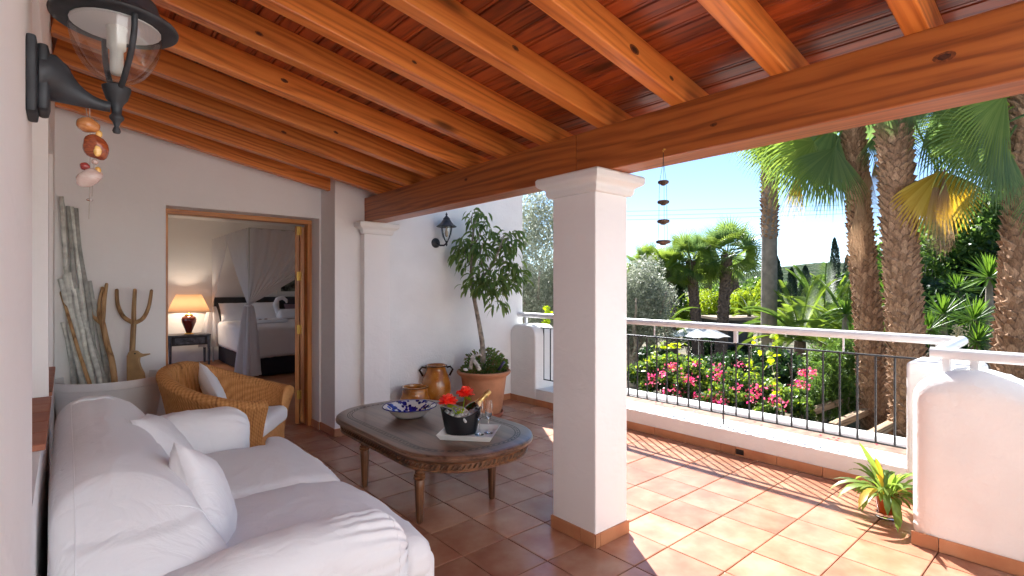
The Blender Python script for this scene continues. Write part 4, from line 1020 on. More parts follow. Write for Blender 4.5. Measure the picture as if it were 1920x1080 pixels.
# ---- string of stones hanging from the bracket
def stonemat(name, a, b_, tr=0.0, rough=0.2):
    m, n, l, b = new_mat(name); setin(b, rough=rough, coat=0.4, trans=tr); mp = coords(n, l, (1, 1, 2.5))
    t = n.new('ShaderNodeTexNoise'); t.inputs['Scale'].default_value = 40; t.inputs['Detail'].default_value = 4; t.inputs['Distortion'].default_value = 1.5; l.new(mp.outputs[0], t.inputs['Vector'])
    r = ramp(n, [(0.3, a), (0.7, b_)]); l.new(t.outputs['Fac'], r.inputs[0]); l.new(r.outputs[0], b.inputs['Base Color']); return m
SX, SY = 0.040, 1.46
sm = thing('stone_mobile', 'string of polished amber and rose stones hanging from the large lantern', 'mobile', (SX, SY, 1.79))
q = MB(); q.tube([(SX, SY, 1.805), (SX + 0.001, SY, 1.70), (SX - 0.001, SY, 1.55)], 0.0007, 5); q.tube([(SX - 0.006, SY, 1.79), (SX + 0.008, SY, 1.68), (SX + 0.004, SY, 1.60)], 0.0006, 5); q.ball((SX, SY, 1.80), 0.006, 8, 6); q.build('thread', M['string'], sm)
def stone(c, r, m, seed, rot=(0, 0, 0)):
    q = MB(); q.ball((0, 0, 0), 1, 18, 12); Mx = Euler(rot).to_matrix()
    v = []
    for p in q.v:
        p = Vector(p); p = p * (1 + 0.16 * mnoise.noise(p * 1.2 + Vector((seed, 0, 0)))); v.append(tuple(Vector(c) + Mx @ Vector((p.x * r[0], p.y * r[1], p.z * r[2]))))
    q.v = v; q.build('stone', m, sm, smooth=True)
amber = stonemat('amber agate', (0.42, 0.14, 0.035), (0.60, 0.27, 0.10)); carn = stonemat('dark carnelian', (0.16, 0.025, 0.012), (0.40, 0.10, 0.03)); rose = stonemat('rose quartz', (0.66, 0.45, 0.38), (0.80, 0.66, 0.60), 0.3); red = stonemat('red stone', (0.22, 0.02, 0.02), (0.36, 0.05, 0.04)); yel = stonemat('yellow agate', (0.72, 0.36, 0.05), (0.85, 0.55, 0.20))
stone((SX - 0.003, SY, 1.754), (0.021, 0.018, 0.0165), amber, 1, (0, 0.2, 0))
stone((SX + 0.010, SY, 1.709), (0.022, 0.016, 0.029), carn, 2, (0, -0.3, 0)); stone((SX + 0.013, SY - 0.016, 1.697), (0.007, 0.003, 0.012), yel, 9)
stone((SX - 0.008, SY, 1.664), (0.009, 0.008, 0.0085), red, 3); stone((SX + 0.014, SY, 1.658), (0.006, 0.006, 0.008), yel, 4)
stone((SX + 0.016, SY, 1.738), (0.006, 0.006, 0.008), yel, 8); stone((SX + 0.009, SY, 1.676), (0.006, 0.006, 0.006), rose, 7)
stone((SX - 0.001, SY, 1.640), (0.026, 0.016, 0.017), rose, 5, (0, -0.65, 0)); stone((SX, SY, 1.592), (0.006, 0.003, 0.003), M['glass'], 6)

# ================================================================ small lantern on the wing wall
fx, fy = 3.19, 4.83
fl_ = thing('wall_lantern', 'small black lantern with clear glass on the outer wall left of the potted tree', 'lantern', (fx, 5.0, 1.95))
q = MB(); q.lathe((fx - 0.035, 5.0, 1.905), [(0.0, 0), (0.055, 0), (0.055, 0.008), (0.042, 0.020), (0.02, 0.026), (0, 0.027)], 28, (0, -1, 0)); smooth_by_angle(q.build('wall_plate', M['anthracite'], fl_), 50)
q = MB(); q.tube([(fx - 0.03, 4.98, 1.905), (fx - 0.02, 4.93, 1.875), (fx - 0.005, 4.87, 1.872), (fx, fy, 1.895)], [0.012, 0.011, 0.009, 0.009], 10); q.lathe((fx, fy, 1.86), [(0, 0), (0.009, 0.004), (0.006, 0.012), (0.012, 0.022), (0.008, 0.03), (0.016, 0.048), (0.020, 0.06), (0.0, 0.062)], 16)
smooth_by_angle(q.build('bracket', M['anthracite'], fl_), 50)
for a in (0.3, 0.3 + PI / 2, 0.3 + PI, 0.3 + 1.5 * PI):
    pts = [(fx + (0.018 + 0.055 * math.sin(min(1, t * 1.1) * PI / 2)) * math.cos(a), fy + (0.018 + 0.055 * math.sin(min(1, t * 1.1) * PI / 2)) * math.sin(a), 1.915 + 0.17 * t) for t in [k / 8 for k in range(9)]]
    q = MB(); q.tube(pts, 0.0045, 6); q.build('rib', M['anthracite'], fl_, smooth=True)
prof = [(0.01 + 0.055 * math.sin(t * PI / 2), 0.15 * (1 - math.cos(t * PI / 2))) for t in [k / 8 for k in range(9)]]
q = MB(); q.lathe((fx, fy, 1.925), prof, 24); q.f = [f for f in q.f if len(f) < 10]; q.mi = [0] * len(q.f); q.build('glass_bowl', M['thin_glass'], fl_, smooth=True)
q = MB(); q.lathe((fx, fy, 2.078), [(0.065, 0), (0.108, -0.006), (0.112, 0.0), (0.080, 0.022), (0.058, 0.046), (0.044, 0.070), (0.036, 0.074), (0.040, 0.084), (0.026, 0.10), (0.010, 0.116), (0.008, 0.124), (0.013, 0.132), (0.008, 0.142), (0.003, 0.155), (0, 0.156)], 28); smooth_by_angle(q.build('cap', M['anthracite'], fl_), 45)
q = MB(); q.lathe((fx, fy, 1.96), [(0, 0), (0.014, 0.01), (0.020, 0.045), (0.012, 0.085), (0.012, 0.115)], 14); q.build('bulb', plain('clear filament bulb', (0.75, 0.62, 0.42), 0.15, 0.02, trans=0.5), fl_, smooth=True)

# ================================================================ hanging chime of four clay bowls
hx_, hy_ = 2.200, 1.440
ch = thing('hanging_chime', 'four small clay bowls strung one below the other hanging from the beam', 'wind chime', (hx_, hy_, 2.06))
q = MB(); q.tube([(2.222, hy_, 2.075), (2.203, hy_, 2.073), (2.197, hy_, 2.066), (2.200, hy_, 2.058)], 0.0022, 6); q.ball((2.211, hy_, 2.074), 0.005, 8, 6); q.build('hook', M['brass'], ch)
zs = [1.907, 1.812, 1.719, 1.622]
q = MB()
for k in range(3):
    a = 2 * PI * k / 3 + 0.4
    P = [Vector((hx_, hy_, 2.060)), Vector((hx_ + 0.003 * math.cos(a), hy_ + 0.003 * math.sin(a), 2.0))]
    for z, r in zip(zs, (0.019, 0.021, 0.022, 0.026)): P.append(Vector((hx_ + r * math.cos(a), hy_ + r * math.sin(a), z)))
    q.tube(P, 0.0009, 5)
q.build('string', M['black_iron'], ch)
for z, s_ in zip(zs, (1.12, 1.22, 1.28, 1.5)):
    q = MB(); q.lathe((hx_, hy_, z - 0.010 * s_), [(0.004 * s_, 0), (0.008 * s_, 0.001), (0.0115 * s_, 0.006), (0.021 * s_, 0.010), (0.0235 * s_, 0.016), (0.0225 * s_, 0.022), (0.018 * s_, 0.024), (0.0145 * s_, 0.022), (0.010 * s_, 0.012), (0, 0.010)], 24); q.build('clay_bowl', M['chime_clay'], ch, smooth=True)

# ================================================================ white planter with birch poles, forks, wooden duck
pc = at(206, 700, 3.93); pcx, pcy = pc.x + 0.0, pc.y; PZ = 0.735
pl = thing('planter', 'large white round planter in the corner holding birch poles', 'planter', (pcx, pcy, 0))
q = MB(); q.lathe((pcx, pcy, 0), [(0.22, 0), (0.24, 0.01), (0.29, 0.4), (0.335, PZ - 0.06), (0.345, PZ - 0.055), (0.348, PZ - 0.008), (0.342, PZ), (0.328, PZ - 0.002), (0.322, PZ - 0.06), (0.30, PZ - 0.16), (0.0, PZ - 0.17)], 56)
smooth_by_angle(q.build('planter_body', plain('matt white planter plastic', (0.80, 0.80, 0.81), 0.55, 0.015), pl), 45)
poles = [((141, 800), (115, 378), 12, 3.9, 4.1), ((152, 800), (127, 396), 11, 3.95, 4.15), ((175, 800), (134, 398), 10, 4.0, 4.2), ((186, 800), (141, 400), 11, 4.05, 4.2),
         ((160, 800), (113, 523), 13, 3.8, 3.95), ((168, 800), (122, 515), 12, 3.88, 4.0), ((180, 800), (130, 512), 12, 3.9, 4.0), ((205, 800), (166, 527), 10, 4.05, 4.15),
         ((194, 800), (152, 585), 12, 3.85, 4.0), ((202, 800), (160, 600), 12, 3.95, 4.1), ((148, 800), (117, 600), 9, 4.05, 4.15), ((212, 800), (174, 560), 9, 4.1, 4.2), ((186, 800), (143, 540), 10, 4.0, 4.1)]
plabels = ['tallest birch pole, rising against the left wall', 'second tall birch pole, close beside the tallest one', 'tall birch pole with a dark cut top, behind the others', 'tall birch pole at the right of the high bunch',
           'shorter birch pole, the leftmost of the lower bunch', 'shorter birch pole, second of the lower bunch from the left', 'shorter birch pole in the middle of the lower bunch', 'thin birch pole ending just left of the tilted hay fork',
           'short birch pole in front, its top below the lower bunch', 'short birch pole in front, right of the lowest one', 'thin low birch pole behind, nearly hidden at the left', 'thin birch pole behind the foot of the tilted hay fork', 'birch pole filling the gap in the centre of the bunch']
for k, ((u0, v0), (u1, v1), wpx, d0, d1) in enumerate(poles):
    a = at(u0, 735, d0 + 0.0); b_ = at(u1, v1, d1)
    a = a + (a - b_) * (0.22)
    pts = []; rs = []
    n_ = 12
    for i in range(n_ + 1):
        t = i / n_; p = a.lerp(b_, t); p += Vector((mnoise.noise(Vector((k * 5, t * 3, 0))), mnoise.noise(Vector((k * 5, t * 3, 9))), 0)) * 0.016
        p.x = max(p.x, XW + 0.028); p.y = min(p.y, YD - 0.028)
        pts.append(p); rs.append(wpx * 0.78 / 977 * 4 / 2 * (1.08 - 0.25 * t) * (1 + 0.06 * mnoise.noise(Vector((k, t * 9, 4)))))
    q = MB(); q.tube(pts, rs, 9)
    for i in range(3, 12, 3):   # knots
        q.ball(pts[i] + Vector((rs[i] * 0.6, 0, 0)), rs[i] * 0.55, 6, 4)
    o = q.build('birch_pole', M['birch'], None, smooth=True)
    tag(o, plabels[k], 'pole', 'birch poles in the planter')
# brown stick
a = at(172, 735, 3.78); b_ = at(112, 545, 3.9); q = MB(); a = a + (a - b_) * 0.25; b_.x = max(b_.x, XW + 0.03)
q.tube([a.lerp(b_, t) + Vector((0, 0, 0.01 * math.sin(t * 9))) for t in [i / 8 for i in range(9)]], [0.014 - 0.004 * i / 8 for i in range(9)], 9)
tag(q.build('stick', M['forkwood'], None, smooth=True), 'brown crooked stick among the pale birch poles', 'stick')
def fork(name_pts, widths, label, d):
    f = MB()
    for pts, w_ in zip(name_pts, widths):
        P = [at(u, v, dd) for u, v, dd in pts]
        # resample smoothly
        out = []
        for i in range(len(P) - 1):
            p0, p1, p2, p3 = P[max(i - 1, 0)], P[i], P[i + 1], P[min(i + 2, len(P) - 1)]
            for s_ in range(5):
                t = s_ / 5; out.append(0.5 * ((2 * p1) + (p2 - p0) * t + (2 * p0 - 5 * p1 + 4 * p2 - p3) * t * t + (3 * p1 - p0 - 3 * p2 + p3) * t ** 3))
        out.append(P[-1]); 
        for p in out: p.x = max(p.x, XW + 0.02); p.y = min(p.y, YD - 0.02)
        n_ = len(out); f.tube(out, [w_[0] + (w_[1] - w_[0]) * i / (n_ - 1) for i in range(n_)], 10)
        f.ball(out[-1], w_[1] * 0.98, 8, 6)
    return tag(f.build('wooden_fork', M['forkwood'], None, smooth=True), label, 'pitchfork')
fork([[(222, 800, 3.9), (212, 690, 3.95), (202, 650, 4.0), (192, 605, 4.0)], [(192, 607, 4.0), (178, 595, 4.0), (167, 570, 4.02), (169, 552, 4.02)], [(192, 605, 4.0), (186, 590, 4.0), (187, 565, 4.03), (192, 540, 4.05)], [(192, 605, 4.0), (194, 585, 4.0), (196, 560, 4.03), (200, 533, 4.05)]],
     [(0.021, 0.019), (0.017, 0.011), (0.016, 0.011), (0.017, 0.011)], 'three-pronged wooden hay fork tilted beside the birch poles', 4)
fork([[(246, 780, 4.02), (247, 690, 4.05), (249, 640, 4.07), (251, 605, 4.08)], [(251, 606, 4.08), (232, 594, 4.08), (221, 572, 4.09), (219, 544, 4.10)], [(251, 605, 4.08), (251, 580, 4.08), (253, 544, 4.10)], [(251, 606, 4.08), (268, 597, 4.08), (279, 575, 4.09), (284, 545, 4.10)]],
     [(0.021, 0.018), (0.017, 0.012), (0.017, 0.013), (0.017, 0.011)], 'three-pronged wooden hay fork standing upright against the wall', 4)
# duck-head cutout
dk = [(237, 735), (237, 668), (240, 661), (247, 657), (255, 658), (260, 662), (265, 664), (278, 663), (279, 665), (266, 669), (260, 671), (259, 678), (262, 688), (268, 700), (273, 735)]
P = [at(u, v, 4.0) for u, v in dk]; q = MB(); off = FW * 0.024; n_ = len(P)
q.add(P + [p + off for p in P], [tuple(range(n_)), tuple(range(2 * n_ - 1, n_ - 1, -1))] + [(i, n_ + i, n_ + (i + 1) % n_, (i + 1) % n_) for i in range(n_)])
dkt = thing('wooden_duck', 'flat wooden duck head cut-out peeking over the white planter rim', 'ornament', tuple(at(255, 735, 4.0)))
q.build('body', M['duckwood'], dkt, bevel=0.004); q = MB(); q.ball(at(253, 663, 3.998), 0.006, 10, 6); q.build('eye', M['inlay'], dkt)

# ================================================================ glazed jars
def jar(name, label, c, H_, r, neck, handles=2):
    j = thing(name, label, 'jar', c)
    prof = [(r * 0.55, 0), (r * 0.60, 0.01), (r * 0.86, H_ * 0.25), (r, H_ * 0.52), (r * 0.97, H_ * 0.66), (r * 0.80, H_ * 0.80), (neck * 1.05, H_ * 0.885), (neck, H_ * 0.92), (neck * 1.03, H_ * 0.96), (neck * 1.14, H_ * 0.975), (neck * 1.14, H_ * 0.99), (neck * 1.04, H_), (neck * 0.90, H_ * 0.985), (neck * 0.86, H_ * 0.90), (r * 0.75, H_ * 0.7), (0, H_ * 0.6)]
    # smooth it
    pr = []
    for i in range(len(prof) - 1):
        for t in (0, 0.5): pr.append((prof[i][0] + (prof[i + 1][0] - prof[i][0]) * t, prof[i][1] + (prof[i + 1][1] - prof[i][1]) * t))
    pr.append(prof[-1])
    q = MB(); q.lathe(c, pr, 48); smooth_by_angle(q.build('jar_body', M['glaze'], j), 60)
    q = MB()
    q.lathe(c, [(neck * 1.145, H_ * 0.972), (neck * 1.155, H_ * 0.98), (neck * 1.145, H_ * 0.988)], 40, close=True); q.build('dark_ring', M['glaze_dark'], j, smooth=True)
    for k in range(handles):
        a = R(150) + PI * k; q = MB(); d = Vector((math.cos(a), math.sin(a), 0)); c_ = Vector(c)
        q.tube([c_ + d * neck * 1.05 + Vector((0, 0, H_ * 0.94)), c_ + d * (neck * 1.45) + Vector((0, 0, H_ * 0.955)), c_ + d * (neck * 1.72) + Vector((0, 0, H_ * 0.90)), c_ + d * (r * 0.88) + Vector((0, 0, H_ * 0.78))], [0.012, 0.011, 0.011, 0.012], 8)
        q.build('handle', M['glaze_dark'], j, smooth=True)
    return j
jar('glazed_jar', 'tall honey brown glazed jar with two small handles in front of the outer wall', tuple(FW * 5.72 + RT * (-142 / 977 * 5.72)), 0.56, 0.165, 0.105)
jar('glazed_jar', 'low wide brown glazed jar standing left of the taller one', tuple(FW * 5.40 + RT * (-182 / 977 * 5.40)), 0.385, 0.165, 0.125, 0)

# ================================================================ potted weeping fig
P0 = Vector((3.50, 4.56, 0))
pt = thing('potted_tree', 'slender weeping tree in a large terracotta pot against the outer wall', 'potted tree', tuple(P0))
q = MB(); q.lathe(P0, [(0.17, 0.035), (0.185, 0.036), (0.205, 0.1), (0.245, 0.40), (0.250, 0.43), (0.268, 0.445), (0.292, 0.468), (0.298, 0.485), (0.290, 0.497), (0.268, 0.498), (0.252, 0.485), (0.24, 0.43), (0, 0.43)], 56); smooth_by_angle(q.build('pot', M['clay'], pt), 50)
q = MB(); q.lathe(P0, [(0.175, 0.002), (0.20, 0.004), (0.222, 0.046), (0.214, 0.05), (0.20, 0.012), (0, 0.01)], 48); smooth_by_angle(q.build('saucer', M['saucer'], pt), 50)
q = MB(); q.lathe(P0, [(0, 0.455), (0.12, 0.462), (0.245, 0.45)], 24); q.build('soil', M['soil'], pt)
# trunk: follow the photographed lean
trunkpx = [(905, 690, 5.78), (906, 665, 5.78), (904, 640, 5.78), (897, 600, 5.76), (891, 570, 5.75), (886, 545, 5.75), (884, 510, 5.74), (884, 470, 5.74), (887, 440, 5.72), (892, 410, 5.7)]
TP = [at(*p) for p in trunkpx]
q = MB(); q.tube(TP, [0.033, 0.030, 0.027, 0.024, 0.022, 0.021, 0.018, 0.015, 0.011, 0.007], 10)
branches = []
def branch(pp, r0=0.012):
    P = [at(*p) for p in pp]; q.tube(P, [r0 * (1 - 0.6 * i / (len(P) - 1)) for i in range(len(P))], 7); branches.append(P)
branch([(888, 560, 5.75), (905, 520, 5.7), (925, 495, 5.62), (935, 470, 5.6), (945, 440, 5.6)], 0.017)
branch([(925, 495, 5.62), (945, 490, 5.6), (962, 495, 5.62), (975, 500, 5.62)], 0.009)
branch([(884, 500, 5.74), (870, 470, 5.8), (862, 445, 5.84)], 0.011)
branch([(884, 470, 5.74), (900, 440, 5.66), (908, 415, 5.64)], 0.010)
branch([(908, 515, 5.7), (900, 480, 5.62), (905, 455, 5.58)], 0.009)
branch([(935, 470, 5.6), (950, 450, 5.66), (962, 435, 5.7)], 0.008)
branch([(888, 440, 5.72), (884, 415, 5.74), (886, 398, 5.74)], 0.008)
branch([(890, 560, 5.75), (905, 545, 5.62), (925, 540, 5.5)], 0.008)
q.build('trunk', M['bark_grey'], pt, smooth=True)
# hanging leaf clusters
clusters = [(886, 402, 5.74, 22), (905, 408, 5.68, 20), (893, 425, 5.70, 18), (918, 430, 5.64, 18), (868, 450, 5.80, 20), (860, 470, 5.84, 20), (880, 460, 5.74, 20), (900, 455, 5.66, 22), (912, 470, 5.62, 18), (872, 490, 5.78, 18), (895, 485, 5.68, 20), (940, 445, 5.62, 18), (955, 440, 5.66, 18), (968, 446, 5.68, 14), (945, 465, 5.6, 18), (962, 465, 5.68, 14), (940, 490, 5.58, 18), (955, 500, 5.60, 18), (972, 498, 5.62, 18), (980, 512, 5.62, 12), (925, 512, 5.55, 20), (905, 510, 5.58, 20), (890, 520, 5.64, 18), (880, 530, 5.7, 14), (915, 535, 5.5, 20), (935, 530, 5.5, 20), (952, 528, 5.54, 18), (925, 555, 5.5, 14), (938, 560, 5.5, 12), (900, 540, 5.56, 16), (965, 520, 5.58, 16)]
def ribbon_leaves(name, mat, parent, base, dirs, lens, wid, droop, rng, seg=4, fold=0.25):
    """long leaves as folded strips; base (N,3)"""
    vs = []; fs = []
    for b0, d, L in zip(base, dirs, lens):
        d = Vector(d).normalized(); side = d.cross(Vector((rng.uniform(-1, 1), rng.uniform(-1, 1), 0.4))).normalized()
        p = Vector(b0); i0 = len(vs)
        for s_ in range(seg + 1):
            t = s_ / seg; w_ = wid * L * (math.sin(PI * min(1, 0.08 + 0.92 * t)) ** 0.8) if s_ < seg else 0.0
            nrm = side.cross(d)
            vs += [p - side * w_, p + nrm * w_ * fold, p + side * w_]
            p = p + d * L / seg; d = (d + Vector((0, 0, -droop))).normalized(); side = (side - d * side.dot(d)).normalized()
        for s_ in range(seg):
            a = i0 + s_ * 3; fs += [(a, a + 1, a + 4, a + 3), (a + 1, a + 2, a + 5, a + 4)]
    q = MB(); q.add(vs, fs); return q.build(name, mat, parent, smooth=True)
rng = random.Random(21); base = []; dirs = []; lens = []
for u, v, d, n_ in clusters:
    c = at(u, v, d)
    for k in range(int(n_ * 1.35)):
        a = rng.uniform(0, 2 * PI); rr_ = rng.uniform(0, 0.065)
        base.append(c + Vector((math.cos(a) * rr_, math.sin(a) * rr_ * 1.2, rng.uniform(-0.10, 0.05))))
        dirs.append((math.cos(a) * 0.8, math.sin(a) * 0.8, rng.uniform(-0.9, 0.5))); lens.append(rng.uniform(0.09, 0.16))
tag(ribbon_leaves('foliage', M['leaf_ficus'], pt, base, dirs, lens, 0.115, 0.62, rng), kind='stuff')
# ground cover in the pot and little things laid on the soil
rng = random.Random(5); base = []; dirs = []; lens = []
for k in range(1900):
    a = rng.uniform(0, 2 * PI); rr_ = 0.25 * math.sqrt(rng.random()); z = 0.47 + rng.random() * 0.27 * (1 - (rr_ / 0.27) ** 2) ** 0.5 * (1.0 if math.cos(a - R(10)) > -0.3 else 0.35)
    base.append(P0 + Vector((math.cos(a) * rr_, math.sin(a) * rr_, z))); dirs.append((math.cos(a), math.sin(a), rng.uniform(-0.3, 1.3))); lens.append(rng.uniform(0.025, 0.048))
ug = thing('shrub', 'small leafy shrub with red tips growing round the foot of the potted tree', 'plant', tuple(P0 + Vector((0, 0, 0.45))))
tag(ribbon_leaves('foliage', M['succulent'], ug, base[:700], dirs[:700], lens[:700], 0.28, 0.1, rng, 2), kind='stuff')
tag(ribbon_leaves('foliage', M['leaf_mid'], ug, base[700:], dirs[700:], lens[700:], 0.28, 0.1, rng, 2), kind='stuff')
q = MB(); Q = [at(882, 692, 5.52), at(886, 668, 5.52), at(900, 664, 5.52), at(904, 668, 5.52)]; q.tube(Q, [0.022, 0.016, 0.013, 0.008], 8); q.tube([at(886, 672, 5.52), at(893, 682, 5.5), at(899, 694, 5.5)], [0.02, 0.022, 0.024], 8)
tag(q.build('driftwood', plain('bleached driftwood', (0.55, 0.52, 0.47), 0.9, 0.25, 30, 0.5, 50), None, smooth=True), 'pale bent piece of driftwood standing in the big terracotta pot', 'driftwood')
q = MB(); q.tube([at(934, 694, 5.5), at(946, 678, 5.5)], 0.014, 8); tag(q.build('stick', plain('dark violet stone', (0.05, 0.045, 0.10), 0.4, 0.2), None, smooth=True), 'short dark stick poking out at the right of the pot', 'stick')
q = MB(); q.ball(at(873, 693, 5.5), (0.03, 0.02, 0.015), 10, 7, (0.3, 0.2, 0)); tag(q.build('pebble', M['tray_white'], None, smooth=True), 'white pebble on the soil at the left of the pot', 'pebble')

# ================================================================ small pot plant on the right
S0 = Vector((3.80, 0.925, 0))
sp = thing('pot_plant', 'small leafy pot plant in amber and clear glass by the low wall', 'pot plant', tuple(S0))
m, n, l, b = new_mat('amber glass'); b.inputs['Base Color'].default_value = (0.60, 0.13, 0.03, 1); setin(b, rough=0.06, trans=0.35, coat=0.5); M['amber_glass'] = m
q = MB(); q.lathe(S0, [(0.045, 0.030), (0.050, 0.034), (0.064, 0.150), (0.061, 0.150), (0.050, 0.045), (0.0, 0.12)], 32); smooth_by_angle(q.build('amber_pot', M['amber_glass'], sp), 50)
q = MB(); q.lathe(S0, [(0.048, 0.001), (0.053, 0.004), (0.056, 0.030), (0.050, 0.032), (0.0, 0.018)], 32); smooth_by_angle(q.build('glass_foot', M['glass'], sp), 50)
rng = random.Random(33); lv = MB()
def broadleaf(q, p, d, L, w_, droop, seg=6):
    d = Vector(d).normalized(); p = Vector(p); side = d.cross(Vector((0, 0, 1))).normalized(); i0 = len(q.v); vs = []
    for s_ in range(seg + 1):
        t = s_ / seg; ww = 0.0016 if t < 0.32 else w_ * math.sin(PI * min(1, (t - 0.28) / 0.72)) ** 0.75 + 0.0005
        nrm = side.cross(d); vs += [p - side * ww + nrm * ww * 0.3, p, p + side * ww + nrm * ww * 0.3]
        p = p + d * L / seg; d = (d + Vector((0, 0, -droop))).normalized()
    q.add(vs, [f for s_ in range(seg) for f in ((s_ * 3, s_ * 3 + 1, s_ * 3 + 4, s_ * 3 + 3), (s_ * 3 + 1, s_ * 3 + 2, s_ * 3 + 5, s_ * 3 + 4))])
for k in range(92):
    az = k * 2.4 + rng.uniform(-0.4, 0.4); el = rng.uniform(0.35, 1.5); L = rng.uniform(0.12, 0.29)
    q = MB(); broadleaf(q, S0 + Vector((math.cos(az) * 0.03, math.sin(az) * 0.03, 0.13)), (math.cos(az) * math.cos(el), math.sin(az) * math.cos(el), math.sin(el)), L, rng.uniform(0.011, 0.021), rng.uniform(0.16, 0.42))
    yel_ = k in (9, 17, 60)
    q.build('leaf', M['leaf_yellow'] if yel_ else (M['leaf_pot'] if k % 3 else M['leaf_mid']), sp, smooth=True)
q = MB(); broadleaf(q, S0 + Vector((0, 0, 0.13)), (-0.45, 0.25, 1.0), 0.40, 0.028, 0.03, 8); q.build('leaf', M['leaf_pot'], sp, smooth=True)
for az, L in ((2.4, 0.34), (2.9, 0.33), (2.0, 0.35)):
    q = MB(); broadleaf(q, S0 + Vector((0, 0, 0.13)), (math.cos(az), math.sin(az), 0.9), L, 0.026, 0.24, 8); q.build('leaf', M['leaf_yellow'] if az > 2.8 else M['leaf_pot'], sp, smooth=True)

# ================================================================ bedroom contents
ns = thing('nightstand', 'worn dark grey bedside table with one drawer under the lamp', 'bedside table', (1.70, 11.05, 0))
nx0, nx1, ny0, ny1, nz = 1.37, 2.03, 10.85, 11.30, 0.56
q = MB(); q.box(nx0, nx1, ny0, ny1, nz - 0.03, nz); q.build('top', M['greywood'], ns, bevel=0.006)
q = MB(); q.box(nx0 + 0.05, nx1 - 0.05, ny0 + 0.03, ny1 - 0.03, nz - 0.19, nz - 0.032); q.build('drawer_case', M['blackwood'], ns, bevel=0.004)
q = MB(); q.box(nx0 + 0.10, nx1 - 0.10, ny0 + 0.015, ny0 + 0.029, nz - 0.165, nz - 0.055); dr = q.build('drawer_front', M['greywood'], ns, bevel=0.004)
q = MB(); q.tube([((nx0 + nx1) / 2 - 0.05, ny0 - 0.005, nz - 0.11), ((nx0 + nx1) / 2, ny0 - 0.02, nz - 0.125), ((nx0 + nx1) / 2 + 0.05, ny0 - 0.005, nz - 0.11)], 0.008, 6); q.build('handle', M['black_iron'], dr)
for x in (nx0 + 0.03, nx1 - 0.03):
    for y in (ny0 + 0.03, ny1 - 0.03):
        q = MB(); q.tube([(x, y, 0), (x, y, nz - 0.031)], [0.018, 0.028], 4); q.build('leg', M['greywood'], ns)
lp = Vector((1.71, 11.05, nz + 0.001))
lt = thing('table_lamp', 'lit bedside lamp with dark red urn base and cream shade', 'lamp', tuple(lp))
q = MB(); q.lathe(lp, [(0.075, 0), (0.078, 0.012), (0.05, 0.02)], 28); q.build('foot', M['brass'], lt, smooth=True)
m, n, l, b = new_mat('oxblood glaze'); b.inputs['Base Color'].default_value = (0.10, 0.008, 0.008, 1); setin(b, rough=0.1, coat=0.5)
q = MB(); q.lathe(lp, [(0.045, 0.02), (0.055, 0.06), (0.085, 0.14), (0.115, 0.22), (0.12, 0.27), (0.105, 0.31), (0.06, 0.335)], 32); q.build('urn', m, lt, smooth=True)
q = MB(); q.lathe(lp, [(0.062, 0.335), (0.07, 0.345), (0.05, 0.36), (0.02, 0.375), (0.012, 0.43)], 24); q.build('collar', M['brass'], lt, smooth=True)
m, n, l, b = new_mat('cream lampshade'); b.inputs['Base Color'].default_value = (0.75, 0.58, 0.42, 1); setin(b, rough=0.9)
ts = n.new('ShaderNodeBsdfTranslucent'); ts.inputs[0].default_value = (0.80, 0.62, 0.46, 1); mx = n.new('ShaderNodeMixShader'); mx.inputs[0].default_value = 0.6; l.new(b.outputs[0], mx.inputs[1]); l.new(ts.outputs[0], mx.inputs[2]); l.new(mx.outputs[0], n['Material Output'].inputs['Surface'])
q = MB(); q.lathe(lp, [(0.355, 0.40), (0.33, 0.42), (0.20, 0.72), (0.197, 0.72), (0.327, 0.42), (0.352, 0.40)], 44, close=True); q.build('lamp_shade', m, lt, smooth=True)
bl = bpy.data.lights.new('lamp_light', 'POINT'); bl.energy = 3.0; bl.color = (1.0, 0.80, 0.60); bl.shadow_soft_size = 0.05
bo_ = bpy.data.objects.new('lamp_light', bl); C.objects.link(bo_); bo_.parent = lt; bo_.location = (0, 0, 0.53)

bed = thing('canopy_bed', 'white dressed bed with dark headboard under a net canopy', 'bed', (3.1, 10.0, 0))
BX0, BX1, BY0, BY1 = 2.18, 4.1, 8.75, 11.25
q = MB(); q.box(BX0 + 0.05, BX1, BY0 + 0.05, BY1, 0.02, 0.32); q.build('bed_base', M['navy'], bed)
q = MB(); q.soft((BX0, BY0, 0.28), (BX1 + 0.0, BY1, 0.78), 0.09, 30, fabric_fn(41, 0.012, 3)); q.build('bedspread', M['fabric'], bed, smooth=True)
q = MB(); q.box(BX0 - 0.02, BX1, 11.28, 11.34, 0.3, 1.22); q.build('headboard', M['blackwood'], bed, bevel=0.01)
for k in range(6):
    q = MB(); q.tube([(BX0 + 0.06 + k * 0.09, 11.26, 0.75), (BX0 + 0.06 + k * 0.09, 11.26, 1.05)], 0.010, 6); q.build('headboard_spindle', M['greywood'], bed)
CZ = 2.32; c00 = Vector((2.14, 8.70, CZ)); c01 = Vector((2.14, 11.25, CZ)); c10 = Vector((4.10, 8.70, CZ)); c11 = Vector((4.10, 11.25, CZ))
for a, b_ in ((c00, c01), (c00, c10), (c10, c11), (c01, c11)):
    q = MB(); q.tube([a, b_], 0.010, 8); q.build('canopy_rail', M['canvas'], bed)
for a in (c00, c01, c10, c11):
    q = MB(); q.tube([Vector((a.x, a.y, 0)), a], 0.014, 8); q.build('post', M['canvas'], bed)
